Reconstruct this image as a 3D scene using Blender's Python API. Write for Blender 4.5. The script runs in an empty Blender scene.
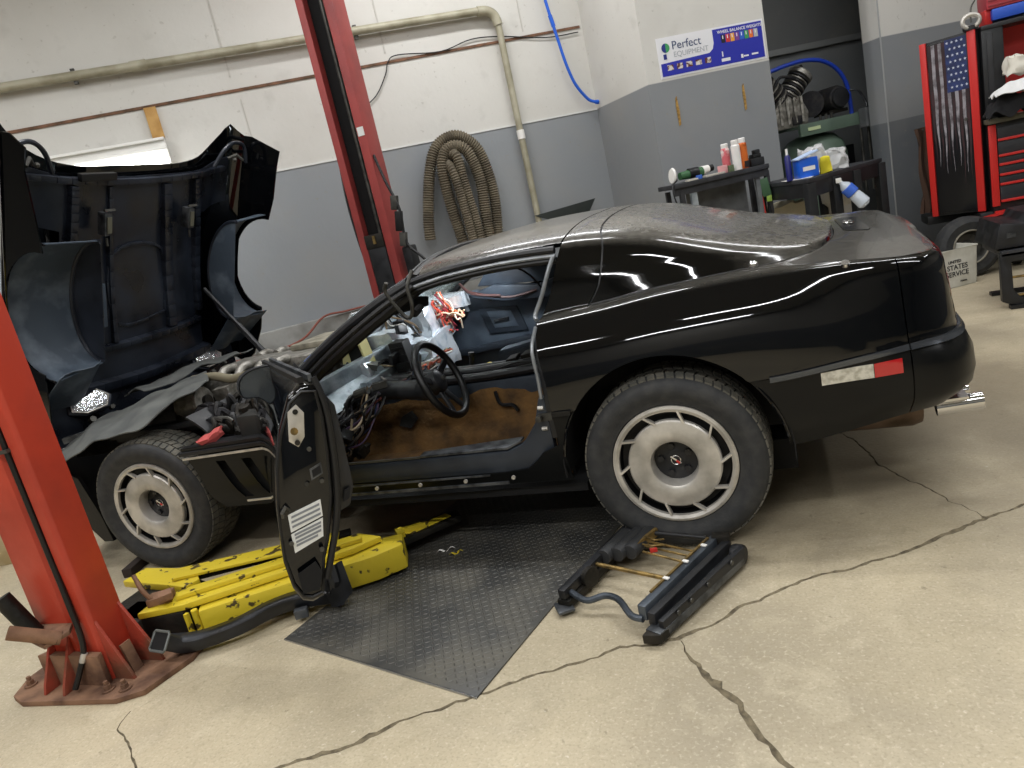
import bpy, bmesh, math, random
from mathutils import Vector, Matrix, noise
from mathutils.geometry import delaunay_2d_cdt
random.seed(7)
sc = bpy.context.scene
PI = math.pi
V = Vector
# ------------------------------------------------------------------ camera
def make_camera():
    yaw, pitch, roll, f = math.radians(-21.761), math.radians(13.515), math.radians(-12.785), 733.231
    fw = V((math.sin(yaw)*math.cos(pitch), math.cos(yaw)*math.cos(pitch), -math.sin(pitch)))
    r = V((math.cos(yaw), -math.sin(yaw), 0)); u = r.cross(fw)
    r2 = r*math.cos(roll)+u*math.sin(roll); u2 = -r*math.sin(roll)+u*math.cos(roll)
    cd = bpy.data.cameras.new('camera'); co = bpy.data.objects.new('camera', cd)
    sc.collection.objects.link(co)
    co.matrix_world = Matrix(((r2.x, u2.x, -fw.x, .434), (r2.y, u2.y, -fw.y, -2.392), (r2.z, u2.z, -fw.z, 1.317), (0, 0, 0, 1)))
    cd.sensor_width = 36; cd.lens = f/1024*36; cd.clip_start = .05; cd.clip_end = 60
    sc.camera = co
make_camera()
# ------------------------------------------------------------------ world and lights
w = bpy.data.worlds.new('world'); sc.world = w; w.use_nodes = True
w.node_tree.nodes['Background'].inputs[0].default_value = (.8, .9, 1, 1)
w.node_tree.nodes['Background'].inputs[1].default_value = .25
vs = sc.view_settings
vs.view_transform = 'Standard'; vs.look = 'None'; vs.gamma = 1; vs.use_curve_mapping = False
vs.exposure = 0.12
CEIL = 4.3
# ceiling tube fixtures: (x, y, length, angle)
TUBES = [(-4.6, -.6, 2.4, 0, 90), (-1.6, .9, 2.4, 0, 90), (1.6, .6, 2.4, 0, 90), (-1.4, 3.2, 2.2, .6, 80), (1.6, 3.5, 2.2, .6, 60),
         (-3.0, -2.9, 2.4, 0, 110), (.6, -3.0, 2.4, 0, 130), (3.6, -2.0, 2.4, 0, 80), (-.8, -5.4, 2.4, 0, 160), (4.5, 2.5, 2.4, 1.57, 60)]
def area(name, loc, sx, sy, power, rot=(0, 0, 0), col=(.97, .98, 1)):
    l = bpy.data.lights.new(name, 'AREA'); l.shape = 'RECTANGLE'; l.size = sx; l.size_y = sy; l.energy = power; l.color = col
    o = bpy.data.objects.new(name, l); o.location = loc; o.rotation_euler = rot; sc.collection.objects.link(o); return o
for i, (x, y, L, a, p) in enumerate(TUBES):
    area('tube_light', (x, y, CEIL-.22), L, .14, p*.62, (0, 0, a))
# ------------------------------------------------------------------ helpers
COL = sc.collection
WL = {}
def tag(o, label=None, cat=None, group=None, kind=None):
    if label: o['label'] = label
    if cat: o['category'] = cat
    if group: o['group'] = group
    if kind: o['kind'] = kind
    return o
def thing(name, loc, label, cat, group=None):
    o = bpy.data.objects.new(name, None); COL.objects.link(o); o.location = loc; o.empty_display_size = .1
    WL[o.name] = V(loc); return tag(o, label, cat, group)
def link(name, me, parent=None, label=None):
    o = bpy.data.objects.new(name, me); COL.objects.link(o)
    if parent is not None:
        o.parent = parent; w0 = WL[parent.name]; WL[o.name] = w0.copy()
        me.transform(Matrix.Translation(-w0))
    else:
        if len(me.vertices):
            xs = [v.co for v in me.vertices]
            c = V((sum(v.x for v in xs)/len(xs), sum(v.y for v in xs)/len(xs), min(v.z for v in xs)))
        else: c = V((0, 0, 0))
        me.transform(Matrix.Translation(-c)); o.location = c; WL[o.name] = c
    if label: o['label'] = label
    return o
def rotm(rx=0, ry=0, rz=0):
    return Matrix.Rotation(rz, 4, 'Z') @ Matrix.Rotation(ry, 4, 'Y') @ Matrix.Rotation(rx, 4, 'X')
def frame(z, hint=V((0, 0, 1))):
    z = V(z).normalized(); h = V(hint)
    if abs(z.dot(h)) > .98: h = V((1, 0, 0))
    x = h.cross(z).normalized(); y = z.cross(x)
    return x, y, z
def smoothpath(pts, n=6, closed=False):
    pts = [V(p) for p in pts]; out = []; N = len(pts)
    rng = N if closed else N-1
    for i in range(rng):
        if closed: p0, p1, p2, p3 = pts[i-1], pts[i], pts[(i+1) % N], pts[(i+2) % N]
        else: p0, p1, p2, p3 = pts[max(i-1, 0)], pts[i], pts[i+1], pts[min(i+2, N-1)]
        for k in range(n):
            t = k/n
            out.append(.5*((2*p1)+(p2-p0)*t+(2*p0-5*p1+4*p2-p3)*t*t+(3*p1-p0-3*p2+p3)*t**3))
    if not closed: out.append(pts[-1])
    return out
class M:
    def __init__(s): s.bm = bmesh.new(); s.mi = 0
    def _f(s, vs_, mi=None):
        try:
            f = s.bm.faces.new(vs_); f.material_index = s.mi if mi is None else mi; return f
        except ValueError: return None
    def box(s, c, size, m=None, taper=None):
        c = V(c); h = V(size)/2; vs_ = []
        for z in (-1, 1):
            for x, y in ((-1, -1), (1, -1), (1, 1), (-1, 1)):
                k = 1 if (taper is None or z < 0) else taper
                p = V((x*h.x*k, y*h.y*k, z*h.z))
                if m is not None: p = m @ p
                vs_.append(s.bm.verts.new(c+p))
        for q in ((3, 2, 1, 0), (4, 5, 6, 7), (0, 1, 5, 4), (1, 2, 6, 5), (2, 3, 7, 6), (3, 0, 4, 7)): s._f([vs_[i] for i in q])
        return s
    def bar(s, a, b, w_, t, hint=(0, 0, 1)):
        a, b = V(a), V(b); x, y, z = frame(b-a, V(hint)); q = []
        for p in (a, b):
            for i, j in ((-1, -1), (1, -1), (1, 1), (-1, 1)): q.append(s.bm.verts.new(p+x*(i*w_/2)+y*(j*t/2)))
        for f in ((3, 2, 1, 0), (4, 5, 6, 7), (0, 1, 5, 4), (1, 2, 6, 5), (2, 3, 7, 6), (3, 0, 4, 7)): s._f([q[i] for i in f])
        return s
    def cyl(s, a, b, r, n=16, r2=None, cap=True):
        a, b = V(a), V(b); x, y, z = frame(b-a); r2 = r if r2 is None else r2
        A = [s.bm.verts.new(a+(x*math.cos(2*PI*i/n)+y*math.sin(2*PI*i/n))*r) for i in range(n)]
        B = [s.bm.verts.new(b+(x*math.cos(2*PI*i/n)+y*math.sin(2*PI*i/n))*r2) for i in range(n)]
        for i in range(n): s._f([A[i], A[(i+1) % n], B[(i+1) % n], B[i]])
        if cap: s._f(A[::-1]); s._f(B)
        return s
    def tube(s, pts, r, n=8, closed=False, cap=True):
        pts = [V(p) for p in pts]; N = len(pts); rings = []; up = None
        for i, p in enumerate(pts):
            if closed: t = pts[(i+1) % N]-pts[i-1]
            else: t = pts[min(i+1, N-1)]-pts[max(i-1, 0)]
            if t.length < 1e-7: t = V((0, 0, 1))
            t.normalize()
            if up is None: up = frame(t)[0]
            up = (up-t*up.dot(t))
            up = up.normalized() if up.length > 1e-6 else frame(t)[0]
            y = t.cross(up); rr = r[i] if isinstance(r, (list, tuple)) else r
            rings.append([s.bm.verts.new(p+(up*math.cos(2*PI*k/n)+y*math.sin(2*PI*k/n))*rr) for k in range(n)])
        for i in range(N if closed else N-1):
            a, b = rings[i], rings[(i+1) % N]
            for k in range(n): s._f([a[k], a[(k+1) % n], b[(k+1) % n], b[k]])
        if not closed and cap: s._f(rings[0][::-1]); s._f(rings[-1])
        return s
    def lathe(s, c, axis, prof, n=32, hint=(0, 0, 1)):
        # prof: list of (r, h) along axis
        c = V(c); x, y, z = frame(axis, V(hint)); rings = []
        for r, h in prof:
            if r < 1e-6: rings.append([s.bm.verts.new(c+z*h)])
            else: rings.append([s.bm.verts.new(c+z*h+(x*math.cos(2*PI*k/n)+y*math.sin(2*PI*k/n))*r) for k in range(n)])
        for a, b in zip(rings, rings[1:]):
            for k in range(n):
                if len(a) == 1 and len(b) == 1: continue
                if len(a) == 1: s._f([a[0], b[(k+1) % n], b[k]][::-1])
                elif len(b) == 1: s._f([a[k], a[(k+1) % n], b[0]])
                else: s._f([a[k], a[(k+1) % n], b[(k+1) % n], b[k]])
        return s
    def prism(s, poly, ext):
        # poly: list of 3d points (planar), ext: vector
        A = [s.bm.verts.new(V(p)) for p in poly]; B = [s.bm.verts.new(V(p)+V(ext)) for p in poly]; n = len(A)
        s._f(A[::-1]); s._f(B)
        for i in range(n): s._f([A[i], A[(i+1) % n], B[(i+1) % n], B[i]])
        return s
    def ball(s, c, r, n=12, sc_=(1, 1, 1)):
        c = V(c); k = n//2
        prof = [(abs(r*math.sin(PI*i/k)) if 0 < i < k else 0, -r*math.cos(PI*i/k)) for i in range(k+1)]
        v0 = len(s.bm.verts); s.lathe((0, 0, 0), (0, 0, 1), prof, n); s.bm.verts.ensure_lookup_table()
        for v in list(s.bm.verts)[v0:]: v.co = c+V((v.co.x*sc_[0], v.co.y*sc_[1], v.co.z*sc_[2]))
        return s
    def grid(s, fn, nu, nv, thick=0):
        g = [[V(fn(i/nu, j/nv)) for j in range(nv+1)] for i in range(nu+1)]
        vs_ = [[s.bm.verts.new(p) for p in row] for row in g]
        for i in range(nu):
            for j in range(nv): s._f([vs_[i][j], vs_[i+1][j], vs_[i+1][j+1], vs_[i][j+1]])
        if thick:
            def nrm(i, j):
                a = g[min(i+1, nu)][j]-g[max(i-1, 0)][j]; b = g[i][min(j+1, nv)]-g[i][max(j-1, 0)]
                n_ = a.cross(b); return n_.normalized() if n_.length > 1e-9 else V((0, 0, 1))
            bk = [[s.bm.verts.new(g[i][j]-nrm(i, j)*thick) for j in range(nv+1)] for i in range(nu+1)]
            for i in range(nu):
                for j in range(nv): s._f([bk[i][j+1], bk[i+1][j+1], bk[i+1][j], bk[i][j]])
            for i in range(nu):
                s._f([vs_[i+1][0], vs_[i][0], bk[i][0], bk[i+1][0]]); s._f([vs_[i][nv], vs_[i+1][nv], bk[i+1][nv], bk[i][nv]])
            for j in range(nv):
                s._f([vs_[0][j], vs_[0][j+1], bk[0][j+1], bk[0][j]]); s._f([vs_[nu][j+1], vs_[nu][j], bk[nu][j], bk[nu][j+1]])
        return s
    def xf(s, m):
        bmesh.ops.transform(s.bm, matrix=m, verts=s.bm.verts); return s
    def build(s, name, mat, parent=None, label=None, bevel=0, smooth=35, seg=2, fix=True):
        bm = s.bm
        if fix: bmesh.ops.recalc_face_normals(bm, faces=bm.faces)
        me = bpy.data.meshes.new(name)
        if bevel:
            es = [e for e in bm.edges if len(e.link_faces) == 2 and e.calc_face_angle(0) > .5]
            if es: bmesh.ops.bevel(bm, geom=es, offset=bevel, segments=seg, profile=.6, affect='EDGES', clamp_overlap=True)
        for f in bm.faces: f.smooth = smooth > 0
        if smooth > 0:
            lim = math.radians(smooth)
            for e in bm.edges:
                if len(e.link_faces) == 2 and e.calc_face_angle(0) > lim: e.smooth = False
        bm.to_mesh(me); bm.free()
        for m_ in (mat if isinstance(mat, (list, tuple)) else [mat]): me.materials.append(m_)
        return link(name, me, parent, label)
# ------------------------------------------------------------------ materials
MATS = {}
def rgb(h):
    if isinstance(h, str):
        c = [int(h[i:i+2], 16)/255 for i in (0, 2, 4)]
        return tuple((x/12.92 if x <= .04045 else ((x+.055)/1.055)**2.4) for x in c)+(1,)
    return tuple(h)+(1,)
def mat(name, col, rough=.5, metal=0, col2=None, scale=8, detail=4, mix=(.4, .65), bump=0, bscale=60, coat=0, emit=0, alpha=1, trans=0, rough2=None, ior=1.5, spec=.5):
    if name in MATS: return MATS[name]
    m = bpy.data.materials.new(name); m.use_nodes = True; nt = m.node_tree; N = nt.nodes; L = nt.links
    b = N['Principled BSDF']; c = rgb(col)
    b.inputs['Base Color'].default_value = c; b.inputs['Roughness'].default_value = rough; b.inputs['Metallic'].default_value = metal
    b.inputs['Coat Weight'].default_value = coat; b.inputs['Coat Roughness'].default_value = .04
    b.inputs['Transmission Weight'].default_value = trans; b.inputs['IOR'].default_value = ior; b.inputs['Alpha'].default_value = alpha
    b.inputs['Specular IOR Level'].default_value = spec
    tc = N.new('ShaderNodeTexCoord')
    if emit:
        b.inputs['Emission Color'].default_value = c; b.inputs['Emission Strength'].default_value = emit
    if col2 is not None or rough2 is not None:
        nz = N.new('ShaderNodeTexNoise'); nz.inputs['Scale'].default_value = scale; nz.inputs['Detail'].default_value = detail
        L.new(tc.outputs['Object'], nz.inputs['Vector'])
        mr = N.new('ShaderNodeMapRange'); mr.inputs['From Min'].default_value = mix[0]; mr.inputs['From Max'].default_value = mix[1]
        L.new(nz.outputs['Fac'], mr.inputs['Value'])
        if col2 is not None:
            mx = N.new('ShaderNodeMix'); mx.data_type = 'RGBA'; mx.inputs[6].default_value = c; mx.inputs[7].default_value = rgb(col2)
            L.new(mr.outputs[0], mx.inputs[0]); L.new(mx.outputs[2], b.inputs['Base Color'])
        if rough2 is not None:
            m2 = N.new('ShaderNodeMix'); m2.inputs[2].default_value = rough; m2.inputs[3].default_value = rough2
            L.new(mr.outputs[0], m2.inputs[0]); L.new(m2.outputs[0], b.inputs['Roughness'])
    if bump:
        nb = N.new('ShaderNodeTexNoise'); nb.inputs['Scale'].default_value = bscale; nb.inputs['Detail'].default_value = 5
        L.new(tc.outputs['Object'], nb.inputs['Vector'])
        bp = N.new('ShaderNodeBump'); bp.inputs['Strength'].default_value = bump; bp.inputs['Distance'].default_value = .01
        L.new(nb.outputs['Fac'], bp.inputs['Height']); L.new(bp.outputs[0], b.inputs['Normal'])
    MATS[name] = m; return m
def dusty(name, base, dust, rough=.06, amount=.5, lo=.55, hi=.95, scale=14):
    # glossy surface with settled dust on its upward-facing areas
    m = mat(name, base, rough, coat=.3, spec=.35); nt = m.node_tree; N = nt.nodes; L = nt.links; b = N['Principled BSDF']
    g = N.new('ShaderNodeNewGeometry'); sx = N.new('ShaderNodeSeparateXYZ'); L.new(g.outputs['Normal'], sx.inputs[0])
    mr = N.new('ShaderNodeMapRange'); mr.inputs['From Min'].default_value = lo; mr.inputs['From Max'].default_value = hi; mr.inputs['To Max'].default_value = amount
    L.new(sx.outputs[2], mr.inputs['Value'])
    tc = N.new('ShaderNodeTexCoord'); nz = N.new('ShaderNodeTexNoise'); nz.inputs['Scale'].default_value = scale; nz.inputs['Detail'].default_value = 6
    L.new(tc.outputs['Object'], nz.inputs['Vector'])
    m3 = N.new('ShaderNodeMapRange'); m3.inputs['From Min'].default_value = .36; m3.inputs['From Max'].default_value = .62; m3.inputs['To Min'].default_value = .68
    L.new(nz.outputs['Fac'], m3.inputs['Value'])
    mu = N.new('ShaderNodeMath'); mu.operation = 'MULTIPLY'; L.new(mr.outputs[0], mu.inputs[0]); L.new(m3.outputs[0], mu.inputs[1])
    mx = N.new('ShaderNodeMix'); mx.data_type = 'RGBA'; mx.inputs[6].default_value = rgb(base); mx.inputs[7].default_value = rgb(dust)
    L.new(mu.outputs[0], mx.inputs[0]); L.new(mx.outputs[2], b.inputs['Base Color'])
    m2 = N.new('ShaderNodeMix'); m2.inputs[2].default_value = rough; m2.inputs[3].default_value = .5
    L.new(mu.outputs[0], m2.inputs[0]); L.new(m2.outputs[0], b.inputs['Roughness'])
    return m
def wall_mat(name, top, bottom, split, bottom2=None, split2=0, band=.012, d=(1, 0)):
    m = mat(name, top, .75, bump=.25, bscale=14); nt = m.node_tree; N = nt.nodes; L = nt.links; b = N['Principled BSDF']
    g = N.new('ShaderNodeNewGeometry'); sx = N.new('ShaderNodeSeparateXYZ'); L.new(g.outputs['Position'], sx.inputs[0])
    def step(z, wob=0):
        q = N.new('ShaderNodeMapRange'); q.inputs['From Min'].default_value = z-.004; q.inputs['From Max'].default_value = z+.004
        L.new(sx.outputs[2], q.inputs['Value']); return q.outputs[0]
    def mixc(f, a, c):
        x = N.new('ShaderNodeMix'); x.data_type = 'RGBA'; L.new(f, x.inputs[0])
        for k, v in ((6, a), (7, c)):
            if isinstance(v, tuple): x.inputs[k].default_value = v
            else: L.new(v, x.inputs[k])
        return x.outputs[2]
    low = rgb(bottom)
    if bottom2: low = mixc(step(split2), rgb(bottom2), low)
    c = mixc(step(split), low, rgb(top))
    # grime: broad soft patches and small scuffs
    for scl, lo, hi, amt, dark in ((1.6, .48, .75, .22, 'a29c90'), (26, .66, .74, .35, '8d8678'), (5, .6, .8, .25, '8f8a80')):
        nz = N.new('ShaderNodeTexNoise'); nz.inputs['Scale'].default_value = scl; nz.inputs['Detail'].default_value = 5
        L.new(g.outputs['Position'], nz.inputs['Vector'])
        mr = N.new('ShaderNodeMapRange'); mr.inputs['From Min'].default_value = lo; mr.inputs['From Max'].default_value = hi; mr.inputs['To Max'].default_value = amt
        L.new(nz.outputs['Fac'], mr.inputs['Value']); c = mixc(mr.outputs[0], c, rgb(dark))
    L.new(c, b.inputs['Base Color'])
    return m
K = dict(
 paint=dusty('black_car_paint', '060709', '6f6c64', .05, .32, .72, .99),
 lower=mat('satin_black_body', '0a0b0c', .3, col2='0f1010', scale=5, spec=.25),
 roofp=dusty('dusty_roof_paint', '0a0b0c', '7d7970', .12, .6, .62, .99, 55),
 deckp=dusty('dusty_deck_paint', '090a0b', '77736b', .1, .40, .7, .99, 45),
 glass=dusty('dusty_dark_glass', '050607', '7f7b72', .04, .62, .58, .98, 40),
 trimb=mat('black_rubber_trim', '0b0b0c', .45, bump=.1),
 gtrim=mat('grey_weathered_trim', '5a5d60', .35, .5, col2='2a2c2f', scale=20),
 plastic=mat('black_plastic', '131416', .4, col2='1e1f22', scale=12, rough2=.55),
 under=mat('dark_underbody', '060606', .85),
 chrome=mat('polished_chrome', 'd8d8d8', .12, 1),
 alu=mat('brushed_aluminium', 'd6d2ca', .38, .55, col2='aaa69d', scale=9, rough2=.5, bump=.05, bscale=90),
 rimfill=mat('dark_wheel_recess', '101011', .5, .3),
 tyre=mat('tyre_rubber', '292a2b', .7, col2='363635', scale=25, bump=.15, bscale=120),
 tread=mat('worn_tread_rubber', '4a4942', .85, col2='625e54', scale=14, bump=.3),
 red=mat('red_lift_paint', 'b93f2b', .42, col2='9c3322', scale=3.5, mix=(.45, .7), bump=.12, bscale=30, rough2=.6),
 redfar=mat('red_far_lift_paint', '9a3f3b', .45, col2='863836', scale=5, bump=.1),
 rust=mat('rusty_dirty_steel', '8d6a51', .8, .1, col2='5c4131', scale=9, bump=.4, bscale=40),
 yellow=mat('chipped_yellow_paint', 'dcc431', .45, col2='4d4020', scale=22, detail=8, mix=(.6, .64), bump=.3, bscale=25),
 dirty=mat('greasy_black_steel', '15140f', .6, .3, col2='2c2720', scale=10, bump=.3),
 steel=mat('worn_grey_steel', '5a5954', .5, .6, col2='3b3a36', scale=14, bump=.2),
 diamond=mat('diamond_plate_steel', '4a4a48', .42, .4, col2='66635a', scale=4, rough2=.6, bump=.12, bscale=70),
 white=mat('white_plastic', 'e8e6e0', .45),
 sticker=mat('sticker_paper', 'd9dad6', .4),
 bluegrey=mat('blue_grey_interior', '1c232c', .6, col2='2c3641', scale=6, bump=.1),
 bluedoor=mat('blue_grey_door_card', '38424e', .65, col2='4a5560', scale=7, bump=.15),
 sill=mat('blue_black_sill', '252a31', .45, col2='30363e', scale=7),
 carpet=mat('brown_tunnel_insulation', '6b4d26', .95, col2='3d2b16', scale=9, mix=(.4, .7), bump=.6, bscale=50),
 foil=mat('crumpled_foil', 'dfe5ea', .25, .6, col2='b4c2cf', scale=14, mix=(.5, .7), bump=1, bscale=22),
 galv=mat('pale_bracket_metal', 'c3ccd2', .35, .7, col2='8d98a1', scale=12, bump=.3),
 cream=mat('yellowed_plastic', 'c9bf86', .5),
 hose=mat('ribbed_hose_tan', '6e6553', .75, col2='544c3e', scale=8),
 pipe=mat('painted_iron_pipe', 'aaa590', .5, .1, col2='8d8871', scale=6, bump=.15),
 blue=mat('blue_air_hose', '1f5fd0', .4),
 rubber=mat('grey_rubber_sheet', '4a4c4a', .7, col2='5d5f5b', scale=7, bump=.3, bscale=12),
 liner=mat('grey_blue_liner', '3f4a56', .55, col2='76828e', scale=6, detail=7, mix=(.5, .8), bump=.3, bscale=20),
 hoodin=mat('black_hood_underside', '12151c', .26, col2='242a35', scale=4, rough2=.45, bump=.15, bscale=10),
 green=mat('compressor_green', '66796a', .4, col2='56675a', scale=4),
 wood=mat('pale_wood', 'c49a5a', .7, col2='a87c3d', scale=10),
 trimred=mat('red_cabinet_steel', 'c92a26', .35),
 cabblack=mat('black_cabinet_steel', '17181a', .45, col2='202224', scale=8),
 bench=mat('dark_bench_steel', '26272a', .55, col2='35363a', scale=9),
 benchgrey=mat('grey_bench_steel', '6d7072', .55, col2='55585a', scale=9),
 cast=mat('cast_aluminium', 'a19e96', .45, .6, col2='6a675f', scale=20, bump=.4),
 iron=mat('dark_cast_iron', '26262a', .6, .5, col2='3b3937', scale=20, bump=.4),
 redplast=mat('red_plastic', 'c33', .4) if False else mat('red_plastic', 'c4302c', .35),
 cloth=mat('red_cloth', 'b8524e', .9, bump=.5),
 wcloth=mat('white_cloth', 'dadad8', .9, bump=.4, bscale=20),
 bcloth=mat('black_cloth', '161618', .95, bump=.4, bscale=20),
 brcloth=mat('brown_cloth', '4d382c', .95, bump=.4, bscale=20),
 lens=mat('clear_lens', 'cfccbf', .15, coat=.5, col2='a8a495', scale=60),
 redlens=mat('red_lens', 'b3161b', .15, coat=.8),
 lampglass=mat('lamp_reflector', 'dfe3e8', .12, .8, bump=.9, bscale=35),
 bag=mat('clear_plastic_bag', 'e6e6e6', .15, alpha=.55, bump=.8, bscale=30),
 brass=mat('brassy_steel', 'a08550', .45, .7, col2='6b5a38', scale=30),
 seatm=mat('grey_seat_steel', '3b4148', .4, .5, col2='596068', scale=10, bump=.1),
 paleseal=mat('pale_grey_seal', '8b8f92', .3, .3, col2='6a6e71', scale=14),
 wire=mat('black_wire', '0b0b0c', .5),
 screen=mat('fluorescent_tube', 'fffdf5', .3, emit=14),
 housing=mat('white_enamel', 'e9e8e2', .4),
)
def pwl(xs, ys):
    # smooth monotone-ish interpolation through points (finite-difference Hermite)
    n = len(xs); d = [(ys[i+1]-ys[i])/(xs[i+1]-xs[i]) for i in range(n-1)]
    m = [d[0]]+[0 if d[i-1]*d[i] <= 0 else 2*d[i-1]*d[i]/(d[i-1]+d[i]) for i in range(1, n-1)]+[d[-1]]
    def f(x):
        if x <= xs[0]: return ys[0]
        if x >= xs[-1]: return ys[-1]
        lo = 0
        for i in range(n-1):
            if x <= xs[i+1]: lo = i; break
        h = xs[lo+1]-xs[lo]; t = (x-xs[lo])/h
        return (2*t**3-3*t*t+1)*ys[lo]+(t**3-2*t*t+t)*h*m[lo]+(-2*t**3+3*t*t)*ys[lo+1]+(t**3-t*t)*h*m[lo+1]
    return f
def inpoly(p, poly):
    x, y = p; c = False; j = len(poly)-1
    for i in range(len(poly)):
        xi, yi = poly[i]; xj, yj = poly[j]
        if (yi > y) != (yj > y) and x < (xj-xi)*(y-yi)/(yj-yi)+xi: c = not c
        j = i
    return c
def densify(poly, d):
    out = []
    for i, a in enumerate(poly):
        b = poly[(i+1) % len(poly)]; L = math.hypot(b[0]-a[0], b[1]-a[1]); n = max(1, int(math.ceil(L/d)))
        for k in range(n): out.append((a[0]+(b[0]-a[0])*k/n, a[1]+(b[1]-a[1])*k/n))
    return out
def panel(name, outline, fn, mat_, parent, step=.04, thick=.006, holes=(), sx=1.0, sy=1.0, label=None, flip=False, grade=None):
    """curved sheet: outline (and holes) drawn in the (u,v) domain of fn, given real thickness and analytic normals.
    sx, sy scale the domain so that step is about metres"""
    loops = [densify([(u*sx, v*sy) for u, v in l], step) for l in [outline]+list(holes)]
    pts = []; edges = []
    for l in loops:
        b = len(pts); pts += l; edges += [(b+i, b+(i+1) % len(l)) for i in range(len(l))]
    xs = [p[0] for p in loops[0]]; ys = [p[1] for p in loops[0]]
    bset = pts[:]
    i0, i1 = int(math.floor(min(xs)/step)), int(math.ceil(max(xs)/step)); j0, j1 = int(math.floor(min(ys)/step)), int(math.ceil(max(ys)/step))
    cell = {}
    for q in bset: cell.setdefault((int(q[0]//step), int(q[1]//step)), []).append(q)
    for i in range(i0, i1+1):
        for j in range(j0, j1+1):
            p = (i*step, j*step)
            if not inpoly(p, loops[0]) or any(inpoly(p, h) for h in loops[1:]): continue
            ok = True
            for a in (-1, 0, 1):
                for b in (-1, 0, 1):
                    for q in cell.get((i+a, j+b), ()):
                        if (q[0]-p[0])**2+(q[1]-p[1])**2 < (step*.45)**2: ok = False
            if ok: pts.append(p)
    vo, eo, fo = delaunay_2d_cdt([V(p).to_2d() if False else V((p[0], p[1])) for p in pts], edges, [], 1, 1e-6)[:3]
    faces = []
    for f in fo:
        c = (sum(vo[i][0] for i in f)/len(f), sum(vo[i][1] for i in f)/len(f))
        if inpoly(c, loops[0]) and not any(inpoly(c, h) for h in loops[1:]): faces.append(list(f))
    P = [V(fn(v[0]/sx, v[1]/sy)) for v in vo]
    NR = []
    e = 1e-3
    for v in vo:
        u, q = v[0]/sx, v[1]/sy
        a = V(fn(u+e, q))-V(fn(u-e, q)); b = V(fn(u, q+e/sy*sx))-V(fn(u, q-e/sy*sx))
        n = a.cross(b)
        NR.append(n.normalized()*(-1 if flip else 1) if n.length > 1e-12 else V((0, 0, 1)))
    if flip: faces = [f[::-1] for f in faces]
    # orient faces to normals
    fs = []
    for f in faces:
        n = (P[f[1]]-P[f[0]]).cross(P[f[2]]-P[f[0]])
        fs.append(f if n.dot(NR[f[0]]) >= 0 else f[::-1])
    nv = len(P); verts = P+[p-n*thick for p, n in zip(P, NR)]; norms = NR+[-n for n in NR]
    allf = fs+[[i+nv for i in f[::-1]] for f in fs]
    cnt = {}
    for f in fs:
        for a, b in zip(f, f[1:]+f[:1]): cnt[(a, b)] = cnt.get((a, b), 0)+1
    for (a, b) in [k for k in cnt if (k[1], k[0]) not in cnt]:
        k = len(verts); en = (P[b]-P[a]).cross(NR[a]); en = en.normalized() if en.length > 1e-12 else V((0, 0, 1))
        verts += [P[a], P[b], P[b]-NR[b]*thick, P[a]-NR[a]*thick]; norms += [en]*4
        allf.append([k+1, k, k+3, k+2])
    me = bpy.data.meshes.new(name); me.from_pydata([tuple(v) for v in verts], [], allf)
    me.materials.append(mat_)
    for p in me.polygons: p.use_smooth = True
    me.normals_split_custom_set_from_vertices([tuple(n) for n in norms])
    return link(name, me, parent, label)
# ================================================================== THE ROOM
def struct(o): o['kind'] = 'structure'; return o
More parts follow.
